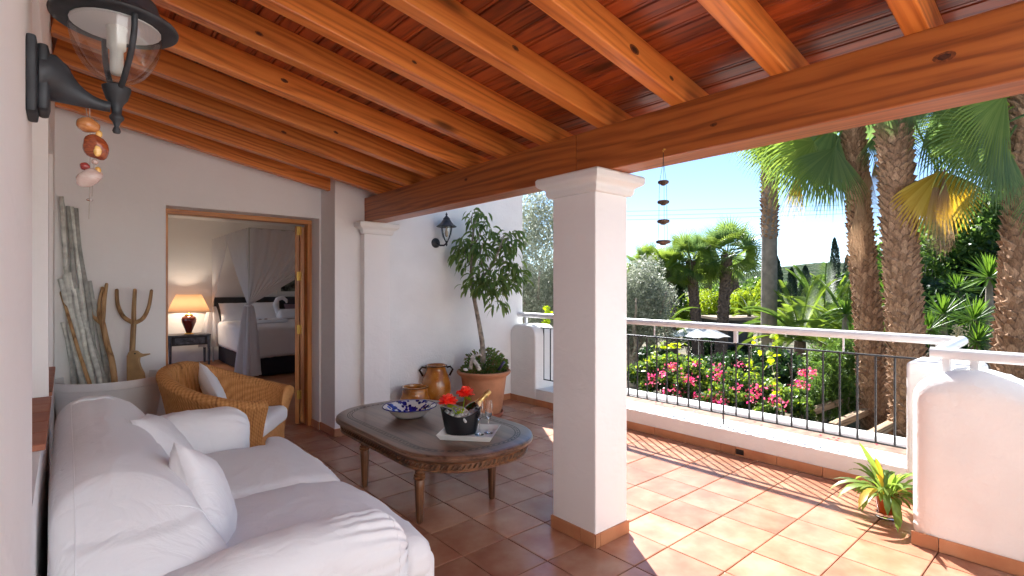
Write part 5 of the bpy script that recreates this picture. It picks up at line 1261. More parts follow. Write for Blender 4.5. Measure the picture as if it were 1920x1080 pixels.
# net
m, n, l, b = new_mat('white voile'); b.inputs['Base Color'].default_value = (0.86, 0.85, 0.87, 1); setin(b, rough=0.9)
ts = n.new('ShaderNodeBsdfTranslucent'); ts.inputs[0].default_value = (0.8, 0.78, 0.8, 1); mx = n.new('ShaderNodeMixShader'); mx.inputs[0].default_value = 0.45; l.new(b.outputs[0], mx.inputs[1]); l.new(ts.outputs[0], mx.inputs[2])
tp = n.new('ShaderNodeBsdfTransparent'); m2 = n.new('ShaderNodeMixShader'); m2.inputs[0].default_value = 0.92; l.new(tp.outputs[0], m2.inputs[1]); l.new(mx.outputs[0], m2.inputs[2]); l.new(m2.outputs[0], n['Material Output'].inputs['Surface']); M['voile'] = m
net = thing('canopy_net', 'sheer white bed curtain tied in at the near bed post', 'curtain', (2.14, 8.70, 1.1))
def drape(a, b_, tie, fan, name, amp=0.035, fr_=9, seed=0):
    """cloth hung along a->b, swept in to a tie point; free edge belly given by fan"""
    a, b_, tie = Vector(a), Vector(b_), Vector(tie); nrm = (b_ - a).normalized().cross(Vector((0, 0, 1)))
    def f(u, v):
        top = a.lerp(b_, u); 
        # path from top point to the tie: falls first, then swings in
        mid = top + Vector((0, 0, -(CZ - tie.z) * 0.62 * (0.55 + 0.45 * (1 - u)))) ; mid = mid.lerp(Vector((tie.x, tie.y, mid.z)), 0.22)
        p = (top * (1 - v) ** 2 + mid * 2 * v * (1 - v) + tie * v ** 2)
        w_ = amp * math.sin(u * fr_ * 2 * PI + 1.5 * mnoise.noise(Vector((u * 4, v * 2, seed)))) * (0.35 + 0.65 * (1 - v)) * (1 - 0.55 * v)
        return p + nrm * w_
    q = MB(); q.grid(f, 90, 26); return q.build(name, M['voile'], net, smooth=True)
tie = (2.12, 8.66, 1.13)
drape(c00 + Vector((0.02, -0.02, 0)), c10 + Vector((-0.2, -0.02, 0)), tie, 0, 'net_panel', 0.03, 10, 1)
drape(c00 + Vector((-0.02, 0.02, 0)), (c00.lerp(c01, 0.55)) + Vector((-0.02, 0, 0)), tie, 0, 'net_panel', 0.03, 6, 2)
drape(c01 + Vector((-0.02, -0.1, 0)), (c00.lerp(c01, 0.5)) + Vector((-0.02, 0, 0)), (2.10, 11.15, 1.05), 0, 'net_panel', 0.03, 6, 3)
def tail(cx, cyy, z0, z1, r0, r1, name, seed):
    def f(u, v):
        a = u * 2 * PI; r = (r0 + (r1 - r0) * v ** 0.8) * (1 + 0.30 * math.sin(a * 7 + seed + v * 1.5) + 0.12 * math.sin(a * 13))
        return Vector((cx + r * math.cos(a) * 1.25, cyy + r * math.sin(a) * 0.8, z0 + (z1 - z0) * v))
    q = MB(); q.grid(f, 90, 20); return q.build(name, M['voile'], net, smooth=True)
tail(2.12, 8.66, 1.13, 0.06, 0.045, 0.125, 'net_tail', 1); tail(2.10, 11.15, 1.05, 0.3, 0.04, 0.13, 'net_tail', 4)
q = MB(); q.lathe((2.12, 8.66, 1.115), [(0.052, 0), (0.056, 0.015), (0.052, 0.03)], 20, close=True); q.build('tie_band', M['fabric'], net)
pillow('pillow', 'large white pillow at the head of the bed, left one', (2.45, 11.0, 0.93), (0.50, 0.45), (R(55), 0, 0), M['fabric'], 51, 0.2)
pillow('pillow', 'white pillow on the bed beside the mauve cushion', (2.98, 10.95, 0.93), (0.60, 0.45), (R(60), 0, 0), M['fabric'], 52, 0.2)
pillow('cushion', 'small mauve cushion on the bed behind the towel swan', (3.50, 10.8, 0.93), (0.38, 0.34), (R(65), 0, R(5)), M['mauve'], 53, 0.12, 'cushion')
pillow('pillow', 'dark navy pillow at the head of the bed', (3.72, 11.08, 0.98), (0.6, 0.48), (R(72), 0, 0), M['navy'], 54, 0.14)
# folded towel and swan
sw = at(520, 612, 9.3); sw.z = 0.80
q = MB(); q.soft(tuple(sw + Vector((-0.55, -0.15, -0.01))), tuple(sw + Vector((0.15, 0.18, 0.05))), 0.02, 8); tag(q.build('towel', M['fabric'], None, smooth=True), 'folded white towel laid in front of the towel swan', 'towel')
q = MB(); q.soft(tuple(sw + Vector((0.0, -0.15, 0.052))), tuple(sw + Vector((0.42, 0.14, 0.22))), 0.06, 12)
q.tube([sw + Vector(p) for p in [(0.08, 0, 0.12), (0.0, 0, 0.20), (-0.04, 0, 0.30), (0.0, 0, 0.40), (0.09, 0, 0.43), (0.15, 0, 0.38), (0.16, 0, 0.33)]], [0.06, 0.05, 0.045, 0.04, 0.04, 0.03, 0.012], 12)
tag(q.build('towel_swan', M['fabric'], None, smooth=True), 'white towel folded as a swan on the bed', 'towel swan')
q = MB(); q.ball(sw + Vector((-0.30, -0.05, 0.055)), (0.03, 0.02, 0.008), 8, 4); q.ball(sw + Vector((-0.20, -0.03, 0.055)), (0.03, 0.02, 0.008), 8, 4); tag(q.build('petals', plain('dark red petals', (0.12, 0.01, 0.02), 0.6), None), 'dark red petals on the folded white towel', 'petals')
pf = thing('picture', 'white framed picture on the wall above the headboard', 'picture', (3.85, 11.43, 1.5))
q = MB(); q.box(3.35, 4.05, 11.42, 11.448, 1.26, 1.72); q.build('frame', M['tray_white'], pf, bevel=0.006)
q = MB(); q.box(3.42, 3.98, 11.412, 11.419, 1.33, 1.65); q.build('print', plain('grey green print', (0.18, 0.20, 0.17), 0.5, 0.5, 6), pf)
# ================================================================ garden terrain
def gz(x, y):
    """garden level: a bank just outside, falling to the pool level, then a plain"""
    d = x * FW.x + y * FW.y
    t = min(1, max(0, (d - 8.0) / 14.0)); t = t * t * (3 - 2 * t)
    z = -0.62 - 2.1 * t + 0.05 * mnoise.noise(Vector((x * 0.5, y * 0.5, 0)))
    if d > 60: z += 0.0
    return z
gr = MB()
xs = [5.2, 5.6, 6, 6.5, 7, 7.5, 8, 9, 10, 11, 12, 14, 16, 18, 20, 23, 26, 30, 36, 45, 60, 90, 140, 220, 350, 600, 1000, 1500]
ysg = [-1500, -700, -300, -120, -60, -30, -15, -8, -4, -2, -1, 0, 1, 2, 3, 4, 5, 6, 7, 8, 10, 12, 14, 17, 20, 25, 32, 42, 60, 90, 140, 220, 400, 800, 1500]
vs = [(x, y, gz(x, y)) for y in ysg for x in xs]; n_ = len(xs)
gr.add(vs, [(j * n_ + i, j * n_ + i + 1, (j + 1) * n_ + i + 1, (j + 1) * n_ + i) for j in range(len(ysg) - 1) for i in range(n_ - 1)])
m, n, l, b = new_mat('garden ground'); setin(b, rough=0.95); mp = coords(n, l)
t1 = n.new('ShaderNodeTexNoise'); t1.inputs['Scale'].default_value = 0.7; t1.inputs['Detail'].default_value = 8; l.new(mp.outputs[0], t1.inputs['Vector'])
r = ramp(n, [(0.35, (0.05, 0.065, 0.02)), (0.5, (0.13, 0.105, 0.06)), (0.7, (0.20, 0.16, 0.10))]); l.new(t1.outputs['Fac'], r.inputs[0]); l.new(r.outputs[0], b.inputs['Base Color'])
t2 = n.new('ShaderNodeTexNoise'); t2.inputs['Scale'].default_value = 18; t2.inputs['Detail'].default_value = 5; l.new(mp.outputs[0], t2.inputs['Vector']); bump(n, l, b, t2.outputs['Fac'], 0.8, 0.05)
tag(gr.build('garden_ground', m, None, smooth=True), kind='structure')
q = MB(); q.add([(-1500, -1500, -0.7), (5.3, -1500, -0.7), (5.3, 1500, -0.7), (-1500, 1500, -0.7)], [(0, 1, 2, 3)]); tag(q.build('ground', M['gravelly']), kind='structure')
# wooded hills on the horizon
def hill_h(u):
    return float(np.interp(u, [700, 1000, 1180, 1300, 1400, 1425, 1460, 1500, 1560, 1620, 1700, 1900, 2300], [4, 8, 12, 17, 27, 31, 37, 41, 45, 43, 38, 28, 10]))
q = MB(); NU, NV = 260, 14
def hf(i, j):
    u = 600 + 1800 * i; t = j; D = 560 + 420 * t; base = at(u, 540, D); 
    h = hill_h(u) * 0.62 * math.sin(min(1, t * 1.1) * PI / 2) * (560 + 420 * t) / 600
    h += 2.2 * mnoise.noise(Vector((base.x * 0.02, base.y * 0.02, 0))) + 1.4 * mnoise.noise(Vector((base.x * 0.12, base.y * 0.12, 5)))
    return Vector((base.x, base.y, -3 + h * 1.15 * (t > 0)))
q.grid(hf, NU, NV)
m, n, l, b = new_mat('far wooded hillside'); setin(b, rough=1.0, spec=0.0); mp = coords(n, l)
t1 = n.new('ShaderNodeTexNoise'); t1.inputs['Scale'].default_value = 0.05; t1.inputs['Detail'].default_value = 9; t1.inputs['Roughness'].default_value = 0.7; l.new(mp.outputs[0], t1.inputs['Vector'])
r = ramp(n, [(0.38, (0.035, 0.055, 0.032)), (0.52, (0.075, 0.10, 0.062)), (0.66, (0.17, 0.165, 0.12))]); l.new(t1.outputs['Fac'], r.inputs[0]); l.new(r.outputs[0], b.inputs['Base Color'])
v = n.new('ShaderNodeTexVoronoi'); v.inputs['Scale'].default_value = 0.28; l.new(mp.outputs[0], v.inputs['Vector']); bump(n, l, b, v.outputs['Distance'], 1.0, 3.0)
tag(q.build('hills', m, None, smooth=True), kind='structure')

# ================================================================ foliage helpers
def leaf_cloud(name, mat, parent, centers, size, rng_seed, dirs=None, asp=0.5, flat=0.0, smooth=False):
    """many small folded leaves (two triangles each)"""
    rg = np.random.RandomState(rng_seed); N = len(centers); Cn = np.asarray(centers, float)
    d = rg.normal(size=(N, 3)) if dirs is None else np.asarray(dirs, float) + rg.normal(size=(N, 3)) * 0.35
    if flat: d[:, 2] *= (1 - flat)
    d /= np.linalg.norm(d, axis=1, keepdims=True) + 1e-9
    r_ = rg.normal(size=(N, 3)); s = np.cross(d, r_); s /= np.linalg.norm(s, axis=1, keepdims=True) + 1e-9
    nn = np.cross(d, s)
    L = (np.asarray(size) * rg.uniform(0.65, 1.35, N))[:, None]
    V = np.empty((N, 4, 3)); V[:, 0] = Cn - d * L * 0.5; V[:, 1] = Cn + s * L * asp * 0.5 + nn * L * 0.08; V[:, 2] = Cn + d * L * 0.5; V[:, 3] = Cn - s * L * asp * 0.5 + nn * L * 0.08
    me = bpy.data.meshes.new(name); me.vertices.add(N * 4); me.vertices.foreach_set('co', V.reshape(-1))
    me.loops.add(N * 4); me.polygons.add(N)
    me.loops.foreach_set('vertex_index', np.arange(N * 4)); me.polygons.foreach_set('loop_start', np.arange(0, N * 4, 4)); me.polygons.foreach_set('loop_total', np.full(N, 4))
    me.update(); me.validate(); return link(name, me, mat, parent)
def blob_points(c, r, n_, seed, lumps=9, hollow=0.35, keep=None):
    """points on the skins of many lobes spread through an ellipsoid"""
    rg = np.random.RandomState(seed); c = np.array(c); r = np.array(r if hasattr(r, '__len__') else (r, r, r), float); out = []
    L = []
    for k in range(lumps):
        d = rg.normal(size=3); d /= np.linalg.norm(d); rr_ = rg.uniform(0.35, 0.78); L.append((d * rr_, rg.uniform(0.26, 0.46)))
    for k in range(n_):
        p, s = L[rg.randint(lumps)]; d = rg.normal(size=3); d /= np.linalg.norm(d); q_ = p + d * s * rg.uniform(hollow, 1.0) ** 0.5
        out.append(c + q_ * r)
    return np.array(out)
def limbs(q, base, top, r0, spread, n_, seed, crown_r):
    rg = random.Random(seed); base = Vector(base); top = Vector(top)
    def bend(a, b_, k): return [a.lerp(b_, t) + Vector((mnoise.noise(Vector((k, t * 2, 1))), mnoise.noise(Vector((k, t * 2, 7))), 0)) * (b_ - a).length * 0.12 * math.sin(PI * t) for t in [i / 6 for i in range(7)]]
    P = bend(base, top, seed); q.tube(P, [r0 * (1.15 - 0.5 * i / 6) for i in range(7)], 9)
    for k in range(n_):
        a = 2 * PI * k / n_ + rg.uniform(-0.4, 0.4); s = P[rg.choice((3, 4, 5, 6))]; e = top + Vector((math.cos(a) * crown_r * spread, math.sin(a) * crown_r * spread, rg.uniform(0.1, 0.9) * crown_r)); B = bend(s, e, seed + k + 1)
        q.tube(B, [r0 * 0.5 * (1 - 0.75 * i / 6) for i in range(7)], 6)

# ================================================================ fan palms
def fan_frond(name, mat, el, petiole, Rf, nseg=34, droop=0.55, span=205, tipdrop=1.0, seed=0, split=0.50, pr=0.011, vert=False):
    """one fan leaf heading +X at the elevation el, gravity along -Z"""
    rg = random.Random(seed); q = MB(); p = Vector((0, 0, 0)); d = Vector((math.cos(R(el)), 0, math.sin(R(el)))); P = [p.copy()]
    for k in range(6):
        p = p + d * petiole / 6; d = (d + Vector((0, 0, -droop * 0.10))).normalized(); P.append(p.copy())
    q.tube(P, [pr * (1.5 - 0.7 * k / 6) for k in range(7)], 5)
    hub = p; axis = d.copy(); side = Vector((0, 1, 0)); up = axis.cross(side) * -1
    if up.z < 0: up = -up
    if vert: side, up = up, Vector((0, 1, 0))
    for k in range(nseg):
        th_ = R(span) * ((k + 0.5) / nseg - 0.5); L = Rf * (1.0 - 0.22 * abs(th_ / R(span / 2)) ** 2) * rg.uniform(0.92, 1.06)
        dd = (axis * math.cos(th_) + side * math.sin(th_) + up * 0.10 * math.cos(th_)).normalized(); w_dir = (side * math.cos(th_) - axis * math.sin(th_)).normalized()
        half = Rf * R(span) / nseg * 0.5; pos = hub.copy(); vs = []; seg = 6; fall = rg.uniform(0.7, 1.3)
        for s_ in range(seg + 1):
            t = s_ / seg; 
            wdt = half * t * 1.06 if t <= split else half * split * 1.06 * (1 - ((t - split) / (1 - split)) ** 1.2) + 0.0008
            nr = dd.cross(w_dir); nr = nr if nr.z > 0 else -nr
            vs += [pos - w_dir * wdt, pos - nr * wdt * 0.45, pos + w_dir * wdt]
            pos = pos + dd * L / seg
            g_ = 0.05 * droop if t < split else 0.34 * tipdrop * fall * (t - split + 0.15) / 0.5
            dd = (dd + Vector((0, 0, -g_))).normalized()
        q.add(vs, [f for s_ in range(seg) for f in ((s_ * 3, s_ * 3 + 1, s_ * 3 + 4, s_ * 3 + 3), (s_ * 3 + 1, s_ * 3 + 2, s_ * 3 + 5, s_ * 3 + 4))])
    me = q.mesh(name); me.materials.append(mat); me.polygons.foreach_set('use_smooth', [True] * len(me.polygons)); return me
FR = {}
for e_ in (78, 52, 28, 5, -20, -45):
    FR[e_] = [fan_frond('frond', M['leaf_palm'] if s_ % 2 else M['leaf_palm_bright'], e_, 0.85, 0.95, 34, 0.7 + 0.1 * s_, 205, 1.0 + 0.15 * s_, s_ * 7 + e_) for s_ in range(2)]
FR_low = {e_: fan_frond('frond', M['leaf_palm'], e_, 0.72, 0.88, 24, 0.4, 210, 1.1, e_ + 3, pr=0.014, vert=(i_ in (3, 5)), split=0.38) for i_, e_ in enumerate((84, 62, 40, 20, 0, -22, -45))}
FR_low2 = {e_: fan_frond('frond', M['leaf_palm_bright'], e_, 0.72, 0.88, 24, 0.4, 210, 1.1, e_ + 9, pr=0.014, vert=(i_ in (4, 6)), split=0.38) for i_, e_ in enumerate((84, 62, 40, 20, 0, -22, -45))}
def put_frond(parent, me, loc, az, sc=1.0, roll=0):
    o = bpy.data.objects.new('frond', me); C.objects.link(o); o.parent = parent; o.location = Vector(loc) - parent.location; o.rotation_euler = (roll, 0, az); o.scale = (sc, sc, sc); return o
def boots_trunk(path, rads, mat, rows, around, proud=0.045, seed=0, rough_from=0.0):
    """trunk skinned with overlapping leaf-base wedges"""
    rg = random.Random(seed); q = MB(); P = [Vector(p) for p in path]
    def evalp(t):
        f = t * (len(P) - 1); i = min(int(f), len(P) - 2); u = f - i; return P[i].lerp(P[i + 1], u), rads[i] + (rads[i + 1] - rads[i]) * u, (P[i + 1] - P[i]).normalized()
    fine = [evalp(k / 24) for k in range(25)]; q.tube([f[0] for f in fine], [f[1] * 0.94 for f in fine], 18)
    H_ = sum((P[i + 1] - P[i]).length for i in range(len(P) - 1)); dz = H_ / rows
    for r_ in range(int(rows * rough_from), rows):
        for k in range(around):
            t = (r_ + 0.5 * (k % 2) + rg.uniform(-0.08, 0.08)) / rows
            if t > 1 or t < 0: continue
            c, rad, ax = evalp(t); a = 2 * PI * (k + 0.5 * 0) / around + rg.uniform(-0.05, 0.05) + r_ * 0.06
            o_ = Vector((math.cos(a), math.sin(a), 0)); s_ = Vector((-math.sin(a), math.cos(a), 0)); wd = rad * PI / around * rg.uniform(0.98, 1.25); hh = dz * rg.uniform(0.80, 1.15)
            b0 = c + o_ * rad * 0.93; pr_ = proud * rg.uniform(0.6, 1.25)
            tipv = b0 + o_ * pr_ * 1.5 + ax * hh * rg.uniform(0.35, 1.0) + s_ * wd * rg.uniform(-0.5, 0.5)
            vs = [b0 - s_ * wd, b0 - ax * hh * 0.9 + o_ * 0.004, b0 + s_ * wd, b0 + ax * hh * 0.75, tipv + s_ * wd * 0.30, tipv - s_ * wd * 0.30, b0 - ax * hh * 0.1 + o_ * pr_ * 0.45]
            q.add(vs, [(0, 1, 6), (1, 2, 6), (6, 2, 4), (6, 4, 5), (0, 6, 5), (2, 3, 4), (3, 0, 5), (3, 5, 4)])
            if rg.random() < 0.5:   # loose fibre
                e = tipv + o_ * rg.uniform(0.005, 0.02) + Vector((0, 0, rg.uniform(-0.03, 0.02))); q.add([tipv - s_ * 0.003, tipv + s_ * 0.003, e], [(0, 1, 2)])
    return q
def palm(label, basepx, toppx, d0, d1, r0, r1, rows, around, fronds, group=None, proud=0.04, mat=None, low=False, crown_sc=1.0, seed=1, rough_from=0.0, nskirt=0, base_z=None):
    A = at(*basepx, d0); B = at(*toppx, d1); A.z = gz(A.x, A.y) - 0.1 if base_z is None else base_z
    mid = A.lerp(B, 0.5) + Vector((mnoise.noise(Vector((seed, 0, 0))), mnoise.noise(Vector((0, seed, 0))), 0)) * 0.12
    t = thing('fan_palm', label, 'palm tree', (A.x, A.y, A.z), group)
    path = [A, A.lerp(mid, 0.5), mid, mid.lerp(B, 0.5), B]
    rr_ = [r0 * 1.12, r0 * 1.0, (r0 + r1) / 2, r1, r1 * 1.05]
    tk = boots_trunk(path, rr_, mat or M['trunk_palm'], rows, around, proud, seed, rough_from); tk.build('trunk', mat or M['trunk_palm'], t)
    rg = random.Random(seed); keys = sorted(FR_low if low else FR)
    for k in range(fronds):
        f = k / fronds; el = (84 - 132 * f) if low else 80 - 70 * f; key = min(keys, key=lambda e: abs(e - el)); az = k * 2.39996 + seed
        me = (FR_low if rg.random() < 0.35 else FR_low2)[key] if low else FR[key][rg.randint(0, 1)]
        put_frond(t, me, B + Vector((math.cos(az) * r1 * 0.5, math.sin(az) * r1 * 0.5, 0.12 - 0.25 * f)), az, crown_sc * rg.uniform(0.85, 1.12), rg.uniform(-0.5, 0.5) if low else 0)
    return t, B
G1 = 'big fan palms just outside the terrace'
pA, tA = palm('thick fan palm with dry hanging fronds, the left of the two close palms', (1645, 815), (1594, 185), 7.3, 7.2, 0.165, 0.135, 58, 14, 18, None, 0.030, seed=3, crown_sc=0.78)
pB, tB = palm('thick fan palm trunk with a yellow fan frond, directly behind the rail end', (1710, 830), (1668, 110), 6.5, 6.4, 0.185, 0.172, 60, 15, 18, None, 0.034, seed=8, crown_sc=0.78)
pC, tC = palm('thick fan palm at the right edge of the view behind the white wall block', (1903, 800), (1945, 150), 6.0, 6.0, 0.245, 0.215, 52, 16, 18, None, 0.038, seed=14, crown_sc=0.8)
# the slimmer palm further out: ringed grey trunk, rough only near the crown
q = None
Ad = at(1441, 720, 13.2); Ad.z = gz(Ad.x, Ad.y) - 0.1; Bd = at(1444, 215, 13.0)
pD = thing('fan_palm', 'tall slim fan palm with smooth grey ringed trunk, standing alone left of the thick palms', 'palm tree', tuple(Ad))
q = MB(); pts = [Ad.lerp(Bd, k / 60) for k in range(61)]; q.tube(pts, [0.20 - 0.04 * k / 60 + 0.004 * (k % 2) for k in range(61)], 18); q.build('trunk', M['trunk_smooth'], pD, smooth=True)
boots_trunk([Ad.lerp(Bd, t) for t in (0.56, 0.7, 0.85, 1.0)], [0.165, 0.175, 0.18, 0.17], None, 28, 10, 0.05, 5).build('boots', M['trunk_palm'], pD)
rg = random.Random(6)
for k in range(30):
    f = k / 30; el = 78 - 120 * f; key = min(FR, key=lambda e: abs(e - el)); az = k * 2.4; put_frond(pD, FR[key][k % 2], Bd + Vector((0, 0, 0.35 - 0.4 * f)), az, rg.uniform(0.7, 0.85))
# individual fronds that hang below the beam in the photograph
def aimed(parent, me, loc, az, sc, roll=0): return put_frond(parent, me, loc, az, sc, roll)
azL = math.atan2(-RT.y, -RT.x); azR = math.atan2(RT.y, RT.x); azF = math.atan2(-FW.y, -FW.x)
def curtain(mt, el, R_, sp, td, seed, nseg=40, split=0.42, pet=0.30, pr=0.010): return fan_frond('frond', mt, el, pet, R_, nseg, 0.5, sp, td, seed, split, pr, True)
HG = [curtain(M['leaf_palm'], -18, 0.98, 150, 1.5, 1), curtain(M['leaf_palm_bright'], -30, 0.92, 160, 1.7, 2), curtain(M['leaf_palm'], -48, 0.85, 150, 1.3, 3), curtain(M['leaf_palm_bright'], -8, 1.0, 140, 1.9, 4), curtain(M['leaf_palm'], -65, 0.8, 120, 0.9, 5)]
def hang_at(parent, k, u, v, d, az, sc=1.0, roll=0): return put_frond(parent, HG[k], at(u, v, d), az, sc, roll)
for k_, u, v, d, az_, sc_ in ((0, 1612, 215, 7.0, azL, 1.25), (1, 1590, 235, 7.3, azL - 0.35, 1.2), (2, 1600, 225, 7.5, azL + 0.4, 1.25), (3, 1560, 215, 7.6, azL + 0.1, 1.2), (4, 1585, 230, 6.9, azL, 1.2), (2, 1545, 250, 7.7, azL + 0.5, 1.1), (1, 1530, 205, 7.9, azL + 0.25, 1.2), (4, 1640, 205, 6.9, azR - 0.4, 0.85), (2, 1500, 225, 8.0, azL - 0.2, 1.05), (1, 1560, 240, 7.0, azL + 0.15, 1.1), (3, 1480, 215, 8.2, azL, 1.0)):
    hang_at(pA, k_, u, v, d, az_, sc_)
for k_, u, v, d, az_, sc_ in ((0, 1705, 180, 6.2, azR, 1.12), (3, 1725, 165, 6.4, azR - 0.3, 1.15), (3, 1720, 190, 6.6, azR + 0.3, 1.05), (1, 1760, 185, 6.7, azR - 0.15, 0.95), (4, 1668, 165, 6.2, azL + 0.3, 0.62), (4, 1700, 160, 6.2, azR - 0.4, 0.62), (3, 1800, 180, 6.8, azR + 0.2, 1.0)):
    hang_at(pB, k_, u, v, d, az_, sc_)
for k_, u, v, d, az_, sc_ in ((0, 1925, 215, 5.6, azL, 1.05), (2, 1905, 235, 5.8, azL + 0.35, 1.0), (1, 1900, 200, 6.0, azL - 0.3, 1.0), (4, 1885, 240, 5.7, azL, 0.9), (3, 1930, 165, 5.5, azL + 0.15, 1.0), (2, 1930, 300, 5.8, azR - 0.4, 0.9)):
    hang_at(pC, k_, u, v, d, az_, sc_)
for k_, u, v, az_, sc_ in ((1, 1450, 245, azL, 0.62), (2, 1445, 262, azL + 0.4, 0.62), (0, 1440, 235, azR, 0.65), (2, 1448, 262, azR - 0.4, 0.6), (4, 1440, 270, azL, 0.55)):
    hang_at(pD, k_, u, v, 12.8, az_, sc_)
dead = curtain(M['leaf_tan'], -80, 0.90, 42, 0.8, 11, 34, 0.15, 0.10, 0.007); dead2 = curtain(M['leaf_tan'], -84, 0.85, 30, 0.5, 12, 30, 0.12, 0.08, 0.007)
for me_, u, v, d, az_, sc_ in ((dead, 1630, 300, 6.95, azL + 0.2, 1.0), (dead2, 1612, 350, 6.9, azR, 1.0), (dead, 1607, 395, 6.9, azL, 0.75), (dead2, 1640, 290, 7.0, azR, 1.0)):
    o = put_frond(pA, me_, at(u, v, d), az_, sc_); tag(o, 'dry tan frond hanging down the trunk')
# yellow fan hanging on a long stalk to the right of the second trunk
yh = at(1757, 318, 6.2)
q = MB(); P0_ = tB + Vector((0, 0, -0.35)); q.tube([P0_, P0_.lerp(yh, 0.45) + Vector((0, 0, 0.12)), yh], [0.016, 0.012, 0.010], 6); tag(q.build('frond_stalk', M['leaf_vine'], pB), 'yellow green stalk of the hanging yellow frond')
yf = curtain(M['leaf_yellow'], -86, 0.80, 138, 1.0, 17, 34, 0.62, 0.02, 0.006)
yo = put_frond(pB, yf, yh - FW * 0.05, azR, 1.05); tag(yo, 'yellow drooping fan frond')
for k_ in range(3):
    o = put_frond(pB, dead2, yh + RT * (0.03 * k_ - 0.02) - FW * (0.02 + 0.02 * k_), azR if k_ % 2 else azL, 1.12); tag(o, 'dry tan strands hanging inside the yellow frond')
yl = curtain(M['leaf_yellow'], -72, 0.85, 40, 0.8, 23, 18, 0.3, 0.05, 0.006)
o = put_frond(pA, yl, at(1500, 322, 7.4), azL, 1.0); tag(o, 'frond with yellowed hanging tips')

# ---- distant palms
G2 = 'fan palms beyond the pool'
palm('fan palm beyond the pool left of centre, its trunk leaning to the left', (1312, 640), (1296, 488), 26.5, 26.5, 0.25, 0.23, 26, 9, 40, G2, 0.05, M['trunk_dark'], True, 1.05, 31)
palm('fan palm beyond the pool with the fullest round crown, next to the lone slim palm', (1349, 640), (1363, 478), 26, 26, 0.27, 0.24, 26, 9, 44, G2, 0.05, M['trunk_dark'], True, 1.20, 37)
palm('fan palm half hidden behind the silvery olive tree', (1222, 640), (1214, 505), 28, 28, 0.22, 0.2, 20, 9, 38, G2, 0.05, M['trunk_dark'], True, 0.98, 41)
palm('low bright fan palm between the olive tree and the leaning palm', (1262, 640), (1255, 508), 27, 27, 0.22, 0.2, 18, 9, 36, G2, 0.05, M['trunk_dark'], True, 0.92, 43)
palm('small far fan palm behind, its short trunk just left of the full-crowned palm', (1327, 560), (1327, 508), 40, 40, 0.30, 0.28, 14, 8, 26, G2, 0.06, M['trunk_dark'], True, 0.8, 47)
palm('small far fan palm behind, its short trunk just right of the full-crowned palm', (1377, 560), (1377, 505), 40, 40, 0.30, 0.28, 14, 8, 26, G2, 0.06, M['trunk_dark'], True, 0.8, 49)

# ================================================================ olive trees
def olive(label, c, r, n_, seed, base, leaf=0.052):
    B = Vector(base); t = thing('olive_tree', label, 'olive tree', (B.x, B.y, B.z))
    q = MB(); limbs(q, B, Vector(c) - Vector((0, 0, r[2] * 0.45)), 0.13, 0.75, 9, seed, min(r)); q.build('trunk', M['bark_grey'], t, smooth=True)
    tag(leaf_cloud('crown', M['leaf_olive'], t, blob_points(c, r, n_, seed, 34, 0.15), leaf, seed, asp=0.26), kind='stuff'); return t
cA = at(1000, 515, 10.0); olive('tall silvery olive tree behind the wall end, left of the column', cA, (1.0, 1.0, 1.75), 26000, 5, (cA.x, cA.y, -0.8), 0.075)
cB = at(1185, 575, 10.5); olive('round silvery olive tree right of the column', cB, (1.0, 1.0, 1.20), 22000, 9, (cB.x, cB.y, -0.8), 0.075)

# ================================================================ shrubs and hedge
def bush(name, label, cat, items, mat, leaf, seed, asp=0.45, group=None, lumps=14):
    c0 = Vector(items[0][0]); b = thing(name, label, cat, (c0.x, c0.y, gz(c0.x, c0.y)), group); pts = []
    for k, (c, r, n_) in enumerate(items): pts.append(blob_points(c, r, n_, seed + k, lumps, 0.2))
    P = np.vstack(pts); o = leaf_cloud('foliage', mat, b, P, leaf, seed, asp=asp); tag(o, kind='stuff')
    q = MB(); rg = random.Random(seed)
    for c, r, n_ in items:
        c = Vector(c)
        for k in range(5):
            a = rg.uniform(0, 6.28); e = c + Vector((math.cos(a) * r[0] * 0.5, math.sin(a) * r[1] * 0.5, rg.uniform(0, 0.4) * r[2])); g0 = Vector((c.x + rg.uniform(-.1, .1), c.y + rg.uniform(-.1, .1), gz(c.x, c.y) - 0.05)); q.tube([g0, g0.lerp(e, 0.5) + Vector((0.05, 0, 0)), e], [0.03, 0.02, 0.008], 5)
    q.build('stems', M['bark_grey'], b); return b
def AT(u, v, d): return tuple(at(u, v, d))
# lime green bamboo-like hedge
it = [(AT(1290, 590, 33), (1.5, 1.3, 1.9), 5200), (AT(1325, 580, 34), (1.4, 1.2, 1.9), 5200), (AT(1375, 590, 33), (1.4, 1.2, 2.0), 5600), (AT(1400, 575, 34), (1.3, 1.1, 1.9), 5200), (AT(1425, 570, 33), (1.2, 1.0, 1.9), 5200), (AT(1265, 600, 33), (1.4, 1.2, 1.6), 4600)]
bush('hedge', 'bright lime green feathery hedge behind the pool terrace', 'hedge', it, M['leaf_lime'], 0.20, 61, 0.22)
it = [(AT(1310, 650, 30), (1.6, 1.6, 0.9), 4000), (AT(1215, 675, 17), (0.8, 0.8, 0.6), 3500), (AT(1400, 660, 29), (1.2, 1.2, 0.6), 3000)]
bush('shrub', 'mixed dark shrubs round the parasol', 'shrub', it, M['leaf_dark'], 0.16, 62)
it = [(AT(1220, 560, 30), (2.6, 2.6, 2.6), 9000), (AT(1160, 560, 34), (4, 4, 3), 8000), (AT(1050, 560, 30), (3, 3, 2.4), 7000)]
bush('tree', 'dense dark green tree mass behind the round olive tree', 'tree', it, M['leaf_dark'], 0.24, 63)
it = [(AT(1480, 560, 60), (5, 5, 3), 7000), (AT(1540, 555, 60), (5, 5, 3), 7000), (AT(1430, 560, 60), (5, 5, 2.6), 7000), (AT(1350, 565, 60), (6, 6, 2.4), 7000)]
